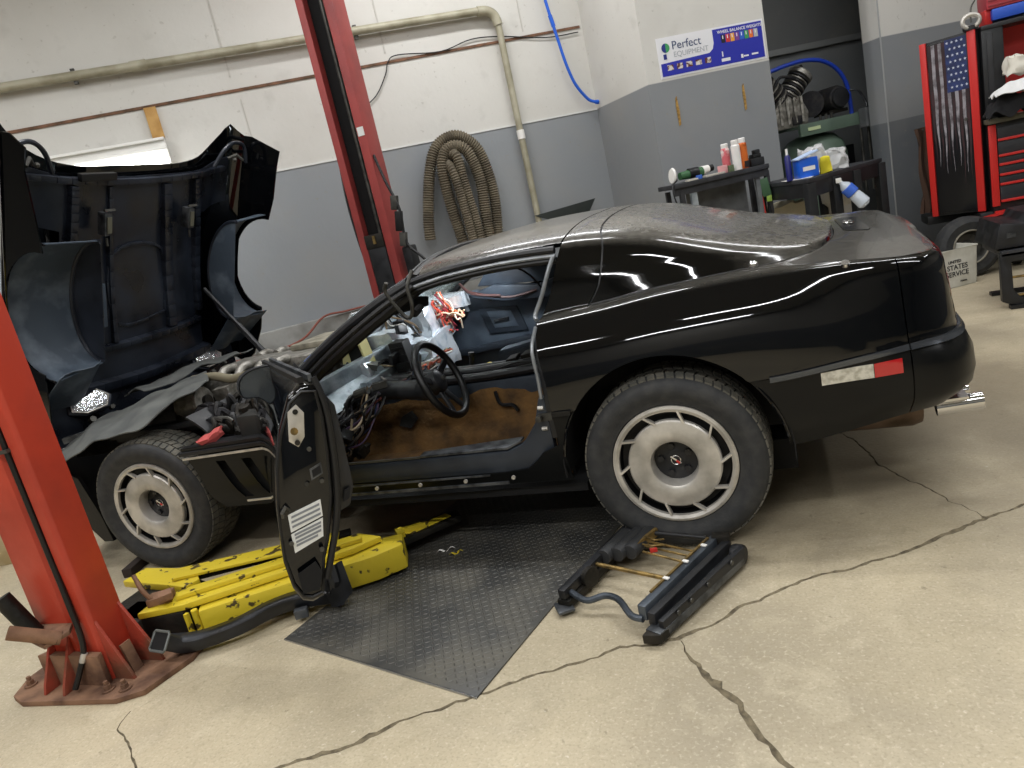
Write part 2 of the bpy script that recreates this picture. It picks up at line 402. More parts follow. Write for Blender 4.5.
# ---- floor with real cracks
def floor_material():
    m = mat('concrete_floor', 'a39a80', .62, bump=.25, bscale=55); nt = m.node_tree; N = nt.nodes; L = nt.links; b = N['Principled BSDF']
    g = N.new('ShaderNodeNewGeometry'); c = None
    def mx(f, a, d):
        x = N.new('ShaderNodeMix'); x.data_type = 'RGBA'; L.new(f, x.inputs[0])
        if isinstance(a, tuple): x.inputs[6].default_value = a
        else: L.new(a, x.inputs[6])
        x.inputs[7].default_value = d; return x.outputs[2]
    c = rgb('bdb094')
    for scl, det, lo, hi, amt, colr, dist in ((.9, 5, .45, .68, .5, '9a907b', .4), (3.2, 6, .5, .72, .4, 'a59a84', .8), (.55, 3, .56, .7, .35, '7d7566', 0), (9, 6, .52, .72, .4, 'cdc1a6', 1), (18, 6, .52, .72, .35, 'a09478', 1), (120, 3, .5, .75, .5, '8d8269', 0), (90, 2, .56, .75, .5, 'd8cdb4', 0), (28, 4, .68, .74, .6, '7a7059', 0), (48, 3, .69, .76, .7, 'dcd3c0', 0)):
        nz = N.new('ShaderNodeTexNoise'); nz.inputs['Scale'].default_value = scl; nz.inputs['Detail'].default_value = det; nz.inputs['Distortion'].default_value = dist
        L.new(g.outputs['Position'], nz.inputs['Vector'])
        mr = N.new('ShaderNodeMapRange'); mr.inputs['From Min'].default_value = lo; mr.inputs['From Max'].default_value = hi; mr.inputs['To Max'].default_value = amt
        L.new(nz.outputs['Fac'], mr.inputs['Value']); c = mx(mr.outputs[0], c, rgb(colr))
        if scl == .9:
            r_ = N.new('ShaderNodeMapRange'); r_.inputs['From Min'].default_value = .3; r_.inputs['From Max'].default_value = .7; r_.inputs['To Min'].default_value = .42; r_.inputs['To Max'].default_value = .7
            L.new(nz.outputs['Fac'], r_.inputs['Value']); L.new(r_.outputs[0], b.inputs['Roughness'])
    # broad irregular patch around the car: old oily grime plus shade painted in
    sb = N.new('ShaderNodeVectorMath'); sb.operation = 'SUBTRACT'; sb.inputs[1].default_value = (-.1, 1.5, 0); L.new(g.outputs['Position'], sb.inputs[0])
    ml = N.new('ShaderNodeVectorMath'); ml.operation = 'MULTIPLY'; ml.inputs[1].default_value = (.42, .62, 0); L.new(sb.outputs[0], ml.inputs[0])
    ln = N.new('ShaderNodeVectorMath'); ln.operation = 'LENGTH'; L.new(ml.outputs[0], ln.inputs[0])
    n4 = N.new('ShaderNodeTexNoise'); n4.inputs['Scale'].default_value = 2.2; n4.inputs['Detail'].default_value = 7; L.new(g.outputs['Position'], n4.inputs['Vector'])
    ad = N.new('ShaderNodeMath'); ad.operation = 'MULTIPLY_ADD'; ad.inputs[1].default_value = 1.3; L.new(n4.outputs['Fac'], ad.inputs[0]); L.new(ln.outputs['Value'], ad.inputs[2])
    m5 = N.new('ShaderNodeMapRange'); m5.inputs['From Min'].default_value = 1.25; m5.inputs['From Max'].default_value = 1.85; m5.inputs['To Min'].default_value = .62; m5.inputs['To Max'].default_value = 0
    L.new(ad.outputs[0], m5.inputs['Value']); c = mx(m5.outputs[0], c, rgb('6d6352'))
    L.new(c, b.inputs['Base Color']); return m
def make_floor():
    rnd = random.Random(3)
    cr = [([(-2.6, -2.1), (-1.6, -1.45), (-.991, -1.1), (-.872, -1.032), (-.717, -.907), (-.518, -.781), (-.309, -.659), (-.148, -.562), (.024, -.522), (.189, -.361), (.366, -.21), (.606, -.103), (.866, .084), (1.08, .223), (1.7, .6), (2.6, 1.0)], .006),
          ([(.024, -.53), (.093, -.656), (.177, -.771), (.251, -.872), (.315, -.985), (.5, -1.5), (.62, -2.4)], .0075),
          ([(.3, 1.6), (.5, 1.15), (.637, .933), (.70, .639), (.808, .428), (.932, .19), (.95, .13)], .0035),
          ([(-1.73, -.92), (-1.70, -1.0), (-1.477, -1.143), (-1.3, -1.4)], .0035)]
    x0, x1, y0, y1 = -9, 6.5, -6.5, 9.5
    pts = [(x0, y0), (x1, y0), (x1, y1), (x0, y1)]; edges = [(0, 1), (1, 2), (2, 3), (3, 0)]; centre = []
    for path, wd in cr:
        d = []
        for a, b in zip(path, path[1:]):
            L = math.hypot(b[0]-a[0], b[1]-a[1]); n = max(1, int(L/.022)); nx, ny = -(b[1]-a[1])/L, (b[0]-a[0])/L
            for k in range(n):
                t = k/n; x, y = a[0]+(b[0]-a[0])*t, a[1]+(b[1]-a[1])*t
                j = (noise.noise(V((x*9, y*9, wd*50)))*.016+noise.noise(V((x*30, y*30, 2)))*.010)
                d.append((x+nx*j, y+ny*j, nx, ny))
        n = len(d); A = []; B = []; C_ = []
        for i, (x, y, nx, ny) in enumerate(d):
            e = min(1, i/6, (n-1-i)/6)*wd*(.5+.8*rnd.random()); e = max(e, .0012)
            e *= 1+1.2*max(0, noise.noise(V((x*3, y*3, 7))))
            A.append((x+nx*e, y+ny*e)); B.append((x-nx*e, y-ny*e)); C_.append((x+nx*e*.3*(rnd.random()-.5), y+ny*e*.3*(rnd.random()-.5)))
        for ch in (A, B, C_):
            b = len(pts); pts += ch; edges += [(b+i, b+i+1) for i in range(len(ch)-1)]
        centre += C_
    vo, eo, fo = delaunay_2d_cdt([V(p) for p in pts], edges, [], 0, 1e-6)[:3]
    cs = {}
    for c in centre: cs.setdefault((round(c[0], 1), round(c[1], 1)), []).append(c)
    low = []
    for v in vo:
        k = (round(v[0], 1), round(v[1], 1)); low.append(any((c[0]-v[0])**2+(c[1]-v[1])**2 < 1e-9 for c in cs.get(k, ())))
    me = bpy.data.meshes.new('floor')
    me.from_pydata([(v[0], v[1], -.004 if l else 0) for v, l in zip(vo, low)], [], [list(f) for f in fo])
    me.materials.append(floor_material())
    me.materials.append(mat('crack_dirt', '7d725b', .95, col2='564d3d', scale=40, bump=.5, bscale=90))
    for p in me.polygons:
        if sum(low[i] for i in p.vertices) >= 1 and p.area < .004: p.material_index = 1
    me.update(); return struct(link('floor', me))
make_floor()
# ---- walls
WT, WG = 'cfcdc6', '8b8f92'
dA = V((.778, .628, 0)); nA = V((-.628, .778, 0)); PA = V((-1.03, 5.0, 0))
dC = V((.853, .521, 0)).normalized(); nC = V((-dC.y, dC.x, 0)); PC = V((-.41, 4.14, 0))
mA = wall_mat('painted_wall', WT, WG, 2.0)
mC = wall_mat('painted_wall_pilaster', WT, '85888a', 2.0)
mD = wall_mat('painted_wall_right', WT, '85888a', 2.0, '62666a', 1.28)
def wallseg(name, p, q, m, z0=0, z1=CEIL, t=.12, back=None):
    p, q = V(p), V(q); d = (q-p).normalized(); n = V((-d.y, d.x, 0)) if back is None else back
    b = M(); b.prism([p+V((0, 0, z0)), q+V((0, 0, z0)), q+n*t+V((0, 0, z0)), p+n*t+V((0, 0, z0))], (0, 0, z1-z0))
    return struct(b.build(name, m, smooth=0))
A0 = PA-dA*9.0
wallseg('wall_back', A0, PA+dA*.12, mA)
wallseg('wall_return', PA, PC, mC, back=V((.78, .62, 0)).normalized())
wallseg('wall_pilaster', PC, PC+dC*1.115, mC, t=.22)
D0 = PC+dC*2.19; D1 = PC+dC*6.5
wallseg('wall_right', D0, D1, mD, t=.22)
# alcove
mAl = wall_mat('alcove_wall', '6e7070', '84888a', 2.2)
a0 = PC+dC*.9+nC*.22; a1 = PC+dC*4.6+nC*.22
wallseg('wall_alcove_back', a0+nC*1.1, a1+nC*1.1, mAl)
wallseg('wall_alcove_left', a0+nC*1.1, a0, mAl, back=-dC)
wallseg('wall_alcove_right', a1, a1+nC*1.1, mAl, back=dC)
b = M(); z = 2.20
b.bar(a0+nC*1.06+V((0, 0, z)), a1+nC*1.06+V((0, 0, z)), .04, .06)
struct(b.build('trim_1', mat('alcove_trim', '8b8d8c', .6), bevel=.004))
# hidden enclosing walls and ceiling
mO = wall_mat('plain_wall', '8f8d86', '5c6063', 1.6)
wallseg('wall_front', (-9, -6.4, 0), (6.4, -6.4, 0), mO, back=V((0, -1, 0)))
wallseg('wall_left', (-8.8, -6.4, 0), (-8.8, 1.5, 0), mO, back=V((-1, 0, 0)))
wallseg('wall_far_right', (6.2, -6.4, 0), (6.2, 9.4, 0), mO, back=V((1, 0, 0)))
b = M(); b.box((-1.3, 1.5, CEIL+.05), (15.6, 16.2, .1)); struct(b.build('ceiling', mat('ceiling_paint', 'a9a69e', .85, bump=.2), smooth=0))
# ---- wall A ledges, slot line and seams
def onA(s, z, out=0): return PA+dA*s+V((0, 0, z))-nA*out
mL = mat('concrete_ledge', '8d8d89', .8, col2='6d6b66', scale=5, bump=.3, bscale=30)
b = M(); b.prism([onA(-9, 0), onA(-.02, 0), onA(-.02, 0, .1), onA(-9, 0, .1)], (0, 0, .72)); o = b.build('trim_2', mL, bevel=.006); struct(o)
b = M(); b.prism([onA(-9, 0, .1), onA(-.2, 0, .1), onA(-.2, 0, .2), onA(-9, 0, .2)], (0, 0, .55)); struct(b.build('trim_3', mL, bevel=.006))
b = M()
pp = [onA(s, 2.63+.012*(s+4.9)*.0+.024*(s+4.9), .004) for s in (-9, -4.9, -3, -1.5, -.03)]
for p, q in zip(pp, pp[1:]): b.bar(p, q, .012, .022)
struct(b.build('trim_4', mat('rusty_slot_trim', '7d5a45', .9, col2='54402f', scale=12)))
b = M(); pw = [onA(s, 2.0, .003) for s in (-9, -.0)]; b.bar(pw[0], pw[1], .008, .014); struct(b.build('trim_5', mat('white_paint_line', 'd8d8d4', .7)))
# panel joints above the slot: shallow proud battens
b = M()
for s in (-6.3, -5.1, -3.2, -1.9, -.6): b.bar(onA(s, 2.78, .002), onA(s, CEIL, .002), .012, .006, nA)
for s in (-3.17,): b.bar(onA(s, 2.02, .002), onA(s, 2.6, .002), .008, .005, nA)
struct(b.build('trim_6', mat('wall_joint', 'bdbab2', .8)))
# notch edge near the corner
# wooden board stubs below the slot
for i, s in enumerate((-3.86, -4.98)):
    b = M(); b.prism([onA(s-.045, 2.41, .0), onA(s+.045, 2.41, 0), onA(s+.045, 2.41, .035), onA(s-.045, 2.41, .035)], (0, 0, .235))
    tag(b.build('wooden_board', K['wood'], bevel=.003), ['short pale wooden board fixed upright above the lit strip fixture', 'pale wooden board at the left picture edge on the back wall'][i], 'board', 'wooden boards on the back wall')
# lit strip fixture on wall
t = thing('strip_light', onA(-4.6, 2.2), 'long white strip light fixture lit behind the raised hood', 'light')
b = M(); b.prism([onA(-5.6, 2.2, .02), onA(-3.82, 2.2, .02), onA(-3.82, 2.2, .10), onA(-5.6, 2.2, .10)], (0, 0, .2)); b.build('housing', K['housing'], t, bevel=.01)
b = M(); b.prism([onA(-5.6, 2.31, .10), onA(-3.82, 2.31, .10), onA(-3.82, 2.3, .16), onA(-5.6, 2.3, .16)], (0, 0, .02)); b.prism([onA(-5.6, 2.38, .10), onA(-3.82, 2.38, .10), onA(-3.82, 2.38, .13), onA(-5.6, 2.38, .13)], (0, 0, .02)); b.build('reflector_rib', K['housing'], t, bevel=.004)
for z in (2.24,):
    b = M(); b.cyl(onA(-5.55, z, .135), onA(-3.86, z, .135), .017, 12); b.build('fluorescent_tube', K['screen'], t)
area('strip_lamp', onA(-4.7, 2.2, .22), 1.6, .08, 14, (math.radians(65), 0, math.atan2(dA.y, dA.x)))
# ---- pipes
t = thing('cream_pipe', onA(-.85, 1.0, .07), 'cream painted pipe running along the wall and down behind the car', 'pipe')
b = M(); pts = [onA(-9, 2.88, .07), onA(-4.8, 2.93, .07), onA(-.98, 2.985, .07)]; b.tube(pts, .034, 14); b.build('horizontal_pipe', K['pipe'], t)
b = M(); b.tube([onA(-.85, 2.87, .07), onA(-.85, 1.6, .07), onA(-.85, .75, .07)], .03, 14); b.build('vertical_pipe', K['pipe'], t)
b = M(); b.tube(smoothpath([onA(-1.02, 2.984, .07), onA(-.93, 2.975, .07), onA(-.87, 2.93, .07), onA(-.85, 2.85, .07)], 5), .042, 14); b.build('elbow', K['pipe'], t)
for s0, s1, z in ((-3.9, -3.78, 2.943),): b = M(); b.cyl(onA(s0, z, .07), onA(s1, z+.002, .07), .04, 14); b.build('coupling', K['pipe'], t)
b = M(); b.cyl(onA(-.85, 1.86, .07), onA(-.85, 1.94, .07), .036, 14); b.build('sleeve', K['white'], t, 'white sleeve')
for s in (-2.12, -4.3, -5.9): b = M(); b.box(onA(s, 2.965+.012*(s+2)*1, .05), (.03, .03, .11), rotm(rz=math.atan2(dA.y, dA.x))); b.build('pipe_strap', K['steel'], t)
# black cable looping along the slot
b = M(); b.tube(smoothpath([onA(-.06, 2.7, .02), onA(-.395, 2.697, .02), onA(-.83, 2.765, .02), onA(-1.117, 2.778, .02), onA(-1.415, 2.719, .02), onA(-1.80, 2.745, .02), onA(-1.90, 2.70, .02), onA(-1.947, 2.605, .02), onA(-2.06, 2.46, .02), onA(-2.186, 2.378, .02)], 6), .005, 6)
tag(b.build('black_cable', K['wire']), 'thin black cable running along the rusty wall slot and hanging down', 'cable')
# orange cord over the ledge
b = M(); b.tube(smoothpath([onA(-4.2, .58, .22), onA(-3.6, .56, .21), onA(-3.25, .60, .21), onA(-3.02, .735, .14), onA(-2.8, .735, .11), onA(-2.3, .735, .1)], 6), .01, 6)
tag(b.build('orange_cord', mat('orange_cord', '7a3a2a', .6)), 'thin red-brown cord hanging over the wall ledge behind the hood', 'cord')
# ---- blue air hose
t = thing('air_hose', onA(-.1, 2.05, .09), 'bright blue air hose hanging down into the wall corner', 'hose')
b = M(); b.tube(smoothpath([onA(-.55, 4.3, .1), onA(-.43, 3.5, .1), onA(-.37, 3.0, .1), onA(-.345, 2.82, .1), onA(-.32, 2.66, .1), onA(-.28, 2.42, .1), onA(-.22, 2.24, .09), onA(-.12, 2.1, .08), onA(-.06, 2.06, .09), onA(-.045, 2.055, .09)], 8), .014, 10); b.build('hose', K['blue'], t)
b = M(); b.cyl(onA(-.335, 2.76, .1), onA(-.32, 2.68, .1), .013, 10); b.build('fitting', K['brass'], t)
b = M(); b.cyl(onA(-.352, 2.86, .1), onA(-.335, 2.76, .1), .019, 10); b.build('sleeve', K['blue'], t)
b = M(); b.cyl(onA(-.05, 2.055, .09), onA(-.02, 2.052, .09), .02, 8); b.build('wall_fitting', K['blue'], t)
# ---- coiled exhaust hose on the wall: ribbed
t = thing('exhaust_hose_coil', onA(-1.6, .9, .12), 'tan ribbed exhaust hose hung in a coil on the grey wall', 'hose')
def ribbed(path, r, name):
    pts = smoothpath(path, 30); L = [0]
    for a, c in zip(pts, pts[1:]): L.append(L[-1]+(c-a).length)
    n = int(L[-1]/.0105); out = []; rad = []; j = 0
    for i in range(n+1):
        d = L[-1]*i/n
        while j < len(L)-2 and L[j+1] < d: j += 1
        out.append(pts[j].lerp(pts[j+1], (d-L[j])/max(1e-9, L[j+1]-L[j]))); rad.append(r*(1 if i % 2 else .78))
    mm = M(); mm.tube(out, rad, 12); bm = mm.bm
    for k, f in enumerate(bm.faces): f.material_index = (k//12) % 2 * 0
    mm.build(name, K['hose'], t, smooth=30)
def hp(s, z, o): return onA(s, z, o)
ribbed([hp(-1.934, 1.163, .14), hp(-1.906, 1.345, .14), hp(-1.803, 1.712, .14), hp(-1.682, 1.931, .14), hp(-1.485, 1.99, .14), hp(-1.332, 1.87, .14), hp(-1.272, 1.662, .14), hp(-1.26, 1.381, .14), hp(-1.305, 1.069, .14)], .054, 'hose_loop')
ribbed([hp(-1.66, .95, .22), hp(-1.671, 1.156, .22), hp(-1.70, 1.464, .22), hp(-1.697, 1.734, .22), hp(-1.64, 1.87, .21), hp(-1.528, 1.90, .21), hp(-1.434, 1.82, .21), hp(-1.379, 1.567, .21), hp(-1.40, 1.25, .21), hp(-1.416, .98, .21)], .055, 'hose_loop')
ribbed([hp(-1.65, 1.76, .15), hp(-1.60, 1.84, .20), hp(-1.56, 1.80, .26), hp(-1.545, 1.544, .27), hp(-1.52, 1.25, .27), hp(-1.51, .98, .27)], .048, 'hose_loop')
ribbed([hp(-1.69, 1.70, .14), hp(-1.655, 1.77, .2), hp(-1.635, 1.70, .29), hp(-1.617, 1.492, .31), hp(-1.60, 1.2, .31), hp(-1.59, .98, .31)], .042, 'hose_loop')
b = M(); b.box(onA(-1.56, 1.78, .06), (.04, .14, .04), rotm(rz=math.atan2(dA.y, dA.x))); b.tube([onA(-1.66, 1.55, .1), onA(-1.66, 1.2, .1), onA(-1.64, .9, .1)], .008, 6); b.build('hanger', K['steel'], t)
# flap beside pipe (dark triangular sheet standing behind the roof)
b = M(); b.prism([onA(-.90, 1.16, .1), onA(-.60, 1.02, .1), onA(-.38, 1.02, .1), onA(-.245, 1.192, .1)], nA*-.01)
tag(b.build('metal_flap', mat('dark_green_sheet', '2b302e', .5), bevel=.002), 'dark triangular sheet edge showing over the car roof by the pipe', 'sheet')
# ---- banner
def onC(s, z, out=0): return PC+dC*s+V((0, 0, z))-nC*out
t = thing('equipment_banner', onC(.64, 2.03, .004), 'white and blue equipment banner with coloured boxes on the pilaster', 'sign')
def rect(b, s0, s1, z0, z1, o, mi=0, th=.001, sk=0):
    b.mi = mi; b.prism([onC(s0, z0, o), onC(s1, z0, o), onC(s1, z0, o-th), onC(s0, z0, o-th)], (0, 0, z1-z0)); b.mi = 0
bnr_w = mat('banner_white', 'e4e4e6', .35); bnr_b = mat('banner_blue', '2a31a4', .35)
b = M(); rect(b, .125, 1.095, 2.02, 2.335, .004, th=.004); b.build('banner_sheet', bnr_w, t)
b = M(); b.prism([onC(.14, 2.035, .006), onC(1.08, 2.035, .006), onC(1.08, 2.32, .006), onC(.63, 2.32, .006), onC(.63, 2.22, .006), onC(.615, 2.175, .006), onC(.58, 2.15, .006), onC(.14, 2.135, .006)], -nC*.001)
b.build('blue_field', bnr_b, t)
cols = ['1a1a22', 'c8362c', 'e8a23a', '7b3f8f', '2f62c8', '3f9a55', 'e0702c', 'b4b8b8']
for i, c in enumerate(cols):
    b = M(); s = .70+i*.043; rect(b, s, s+.036, 2.205, 2.268, .0085, th=.001); b.build('colour_box', mat('banner_col_'+c, c, .4), t)
for i in range(8): b = M(); rect(b, .712+i*.043, .72+i*.043, 2.235, 2.262, .0095, th=.0006); b.build('weight_icon', bnr_w, t)
for i in range(5):
    b = M(); s = .19+i*.085; rect(b, s, s+.055, 2.075, 2.118, .0085); b.build('photo_strip', mat('banner_photo', '5b2a26', .4, col2='d8d2c8', scale=30, mix=(.45, .55)), t)
for q in ((.68, .76, 2.06, 2.085), (.86, .88, 2.06, 2.09), (.885, .93, 2.066, 2.078), (.96, 1.02, 2.068, 2.082), (.69, .70, 2.1, 2.14)):
    b = M(); rect(b, *q, .0085); b.build('small_print', bnr_w, t)
def text(body, size, s, z, out, m, par, name, place=onC, dirv=dC, nv=nC, ext=.0006, bold=0):
    cu = bpy.data.curves.new(name, 'FONT'); cu.body = body; cu.size = size; cu.extrude = ext; cu.offset = bold
    ob = bpy.data.objects.new(name, cu); COL.objects.link(ob)
    mw = Matrix((( dirv.x, 0, -nv.x, 0), (dirv.y, 0, -nv.y, 0), (0, 1, 0, 0), (0, 0, 0, 1))); mw.translation = place(s, z, out)
    dg = bpy.context.evaluated_depsgraph_get(); me = bpy.data.meshes.new_from_object(ob.evaluated_get(dg)); me.name = name
    bpy.data.objects.remove(ob); me.transform(mw); me.materials.clear(); me.materials.append(m)
    return link(name, me, par)
text('Perfect', .092, .255, 2.232, .0055, mat('banner_ink', '3b4a6e', .4), t, 'lettering')
text('EQUIPMENT', .058, .262, 2.172, .0055, mat('banner_grey', 'a9adb2', .4), t, 'lettering')
text('WHEEL BALANCE WEIGHTS', .0325, .672, 2.281, .008, bnr_w, t, 'lettering', bold=.0006)
b = M(); b.cyl(onC(.20, 2.252, .0055), onC(.20, 2.252, .0065), .036, 24); b.build('round_logo', mat('logo_green', '3d9a5b', .4), t)
b = M(); b.prism([onC(.20+.036*math.sin(a), 2.252+.036*math.cos(a), .0068) for a in [-i*PI/10 for i in range(11)]], -nC*.0006); rect(b, .172, .20, 2.165, 2.205, .0068); b.build('logo_half', mat('logo_blue', '25307e', .4), t)
# torn strip marks on pilaster
for i, (s, z0, z1) in enumerate(((.225, 1.63, 1.87), (.84, 1.64, 1.86))):
    b = M(); rr = random.Random(i)
    b.prism([onC(s-.008, z0, .003), onC(s+.01, z0+.01, .003), onC(s+.013, (z0+z1)/2, .003), onC(s+.006, z1, .003), onC(s-.008, z1-.02, .003), onC(s-.012, (z0+z1)/2+.03, .003)], -nC*.004)
    tag(b.build('torn_wood_strip', mat('torn_strip', 'b8914a', .85, col2='6d5226', scale=40, bump=.4)), ['left torn brown strip on the pilaster below the banner', 'right torn brown strip on the pilaster below the banner'][i], 'strip', 'torn strips on the pilaster')
struct((lambda bb: bb.build('trim_7', mat('jamb_paint', 'a2a4a3', .7), bevel=.004))(M().prism([onC(2.19, 0, .004), onC(2.205, 0, .004), onC(2.205, 0, 0), onC(2.19, 0, 0)], (0, 0, CEIL))))
# ceiling fixtures
for i, (x, y, L, a, p) in enumerate(TUBES):
    t = thing('ceiling_light', (x, y, CEIL-.1), 'long tube light fixture on the ceiling', 'light', 'ceiling tube lights')
    R_ = rotm(rz=a); b = M(); b.box((x, y, CEIL-.1), (L+.1, .2, .08), R_); b.build('housing', K['housing'], t)
# ================================================================== THE CAR
K['mould'] = mat('dark_bright_moulding', '565a60', .22, .7)
CAR = thing('sports_car', (-1.2, .9, 0), 'black two-door hatchback sports car with its hood raised, driver door open and interior stripped', 'car')
CY = .9
PX = [(-3.3, .86), (-2.3, .893), (-1.6, .885), (-1.0, .884), (-.4, .893), (0, .9), (.4, .895), (.66, .88), (.78, .862), (.855, .84), (.90, .80), (.935, .73), (.953, .62), (.966, .35), (.97, 0)]
_u = [PX[0][0]]
for a, b_ in zip(PX, PX[1:]): _u.append(_u[-1]+(math.hypot(b_[0]-a[0], b_[1]-a[1])))
_sh = -.4-_u[4]; _u = [x+_sh for x in _u]
_fx = pwl(_u, [p[0] for p in PX]); _fw = pwl(_u, [p[1] for p in PX]); UEND = _u[-1]
def path(u):
    e = 2e-3
    x, w_ = _fx(u), _fw(u); dx, dw = _fx(u+e)-_fx(u-e), _fw(min(u+e, UEND))-_fw(u-e)
    L = math.hypot(dx, dw) or 1
    return x, w_, -dw/L, dx/L    # point, outward normal (x,w)
zm = pwl([-2.3, -1.7, -.36, .36, .88, 2], [.555, .56, .565, .60, .65, .65])
ze = pwl([-2.3, -1.6, -1.2, -.4, -.2, .05, .3, .6, .9, 2], [.74, .79, .84, .895, .908, .93, .938, .927, .905, .915])
zb = pwl([-2.3, -.5, .3, .45, .9, 2], [.28, .285, .33, .355, .42, .43])
_tl = pwl([.4, .43, .49, .6, .635, .66, .87, .93], [-.02, .01, .045, .025, .0, -.018, -.018, -.03])
tail = lambda z: _tl(z)
def sm(x, a, b_):
    t = max(0, min(1, (x-a)/(b_-a))); return t*t*(3-2*t)
def rows(u):
    a, m_, e_ = zb(u), zm(u), ze(u); k = 1-.45*sm(u, .45, .85); k2 = 1-.72*sm(u, .3, .85)
    fl = .014*math.exp(-(u/.42)**4)
    return [(a, .055), (a+.35*(m_-a), .022), (m_-.02, .004), (m_+.018, .0), (m_+.4*(e_-m_), .010-fl*.5), (m_+.68*(e_-m_), .034*k-fl*.4), (e_-.045, .078*k2), (e_-.012, .112*k2), (e_, .155*k2)]
def cat1(v, arr):
    n = len(arr)-1; v = max(0, min(n, v)); i = min(int(v), n-1); t = v-i
    p1, p2 = arr[i], arr[i+1]; p0 = arr[i-1] if i > 0 else 2*p1-p2; p3 = arr[i+2] if i+2 <= n else 2*p2-p1
    return .5*((2*p1)+(p2-p0)*t+(2*p0-5*p1+4*p2-p3)*t*t+(3*p1-p0-3*p2+p3)*t**3)
def side(u, v, far=False, off=0):
    R_ = rows(u); z = cat1(v, [r[0] for r in R_]); ins = cat1(v, [r[1] for r in R_])
    x, w_, nx, nw = path(u); ins -= tail(z)*sm(u, .55, .95); ins -= off
    x -= nx*ins; w_ -= nw*ins
    w_ = max(w_, 0)
    return V((x, CY+w_ if far else CY-w_, z))
def vz(u, z):
    lo, hi = 0, 8
    zs = [r[0] for r in rows(u)]
    for _ in range(24):
        m_ = (lo+hi)/2
        if cat1(m_, zs) < z: lo = m_
        else: hi = m_
    return (lo+hi)/2
SY = .09
def bodypanel(name, outl, mat_, label=None, far=False, thick=.006, step=.035, off=0, holes=()):
    return panel(name, outl, lambda u, v: side(u, v, far, off), mat_, CAR, step, thick, sy=SY, label=label, flip=far, holes=holes)
def arc(cx, cz, r, a0, a1, n=28):
    return [(cx+r*math.cos(math.radians(a0+(a1-a0)*i/n)), cz+r*math.sin(math.radians(a0+(a1-a0)*i/n))) for i in range(n+1)]
AR = .388
SEAM = .765
def xz(l): return [(x, vz(x, z)) for x, z in l]
for far in (False, True):
    # quarter panel above the body-side moulding
    ang = math.degrees(math.asin((.60+.0-.34)/AR))
    aL = math.degrees(math.asin((.569-.34)/AR)); aR = math.degrees(math.asin((.60-.34)/AR))
    top = [(-.415+.0, 8), (-.425, vz(-.425, .86)), (-.415, vz(-.415, .78)), (-.40, vz(-.4, .68)), (-.40, vz(-.4, zm(-.4)+.004))]
    ar = xz(arc(0, .34, AR, 180-aL, aR))
    upper = top+ar+[(.5, vz(.5, zm(.5)+.004)), (SEAM-.002, vz(SEAM, zm(SEAM)+.004))]+[(SEAM-.002, v) for v in (4, 5, 6, 7, 8)]+[(x/100, 8) for x in range(70, -41, -10)]
    bodypanel('quarter_panel', upper, K['paint'], far=far)
    # lower quarter behind wheel
    l1 = xz(arc(0, .34, AR, aR, 2, 14))
    lowr = l1+[(u, 0) for u in (.42, .5, .6, .7, SEAM-.002)]+[(SEAM-.002, vz(SEAM, zm(SEAM)-.006)), (.6, vz(.6, zm(.6)-.006)), (.45, vz(.45, zm(.45)-.006))]
    bodypanel('lower_quarter_panel', lowr, K['lower'], far=far)
    # piece ahead of wheel
    l2 = xz(arc(0, .34, AR, 180-aL, 188, 12))
    bodypanel('lower_quarter_front', [(-.40, vz(-.4, zm(-.4)-.006))]+l2+[(-.40, 0)], K['lower'], far=far)
    # rear bumper cover upper and lower
    uu = [SEAM+.002, .85, .95, 1.05, 1.2, 1.4, 1.6, UEND-.002]
    bodypanel('bumper_cover_upper', [(u, vz(u, zm(u)+.006)) for u in uu]+[(u, 8) for u in uu[::-1]], K['paint'], far=far)
    bodypanel('bumper_cover_lower', [(u, 0) for u in uu]+[(u, vz(u, zm(u)-.008)) for u in uu[::-1]], K['lower'], far=far)
    # moulding strip
    us = [SEAM+.04]+[.9+.1*i for i in range(9)]+[UEND-.002]
    bodypanel('bumper_moulding', [(u, vz(u, zm(u)-.011)) for u in [SEAM+.002]+us[1:]]+[(u, vz(u, zm(u)+.008)) for u in ([SEAM+.002]+us[1:])[::-1]], K['mould'], far=far, off=.009, thick=.014)
    m0 = [.352, .45, .6, SEAM-.003]
    bodypanel('side_moulding', [(u, vz(u, zm(u)-.010)) for u in m0]+[(u, vz(u, zm(u)+.008)) for u in m0[::-1]], K['mould'], far=far, off=.009, thick=.014)
    bodypanel('side_moulding', [(u, vz(u, zm(u)-.010)) for u in (-.40, -.33)]+[(u, vz(u, zm(u)+.008)) for u in (-.325, -.40)], K['trimb'], far=far, off=.007, thick=.012)
    # side marker
    mk = lambda u0, u1, s0, s1: [(u0, vz(u0, .557+s0)), (u1, vz(u1, .562+s0)), (u1, vz(u1, .607+s1)), (u0, vz(u0, .60+s1))]
    bodypanel('marker_lamp_clear', mk(.505, .657, 0, 0), K['lens'], far=far, off=.004, thick=.008, step=.02, label='clear ribbed lens')
    bodypanel('marker_lamp_red', mk(.659, .738, .005, .007), K['redlens'], far=far, off=.004, thick=.008, step=.02, label='red lens')
    # rocker
    rk = [(-1.6, 0), (-1.0, 0), (-.40, 0), (-.40, vz(-.4, .44)), (-.47, vz(-.47, .415)), (-.55, vz(-.55, .35)), (-.65, vz(-.65, .34)), (-1.6, vz(-1.6, .345))]
    bodypanel('rocker_panel', rk, K['lower'], far=far)
    # rocker and fender lower to front wheel
    fr = [(-2.13, vz(-2.13, .545)), (-1.62, vz(-1.62, .56)), (-1.62, 0), (-1.9, 0), (-2.05, 0), (-2.09, vz(-2.09, .35)), (-2.10, vz(-2.1, .45))]
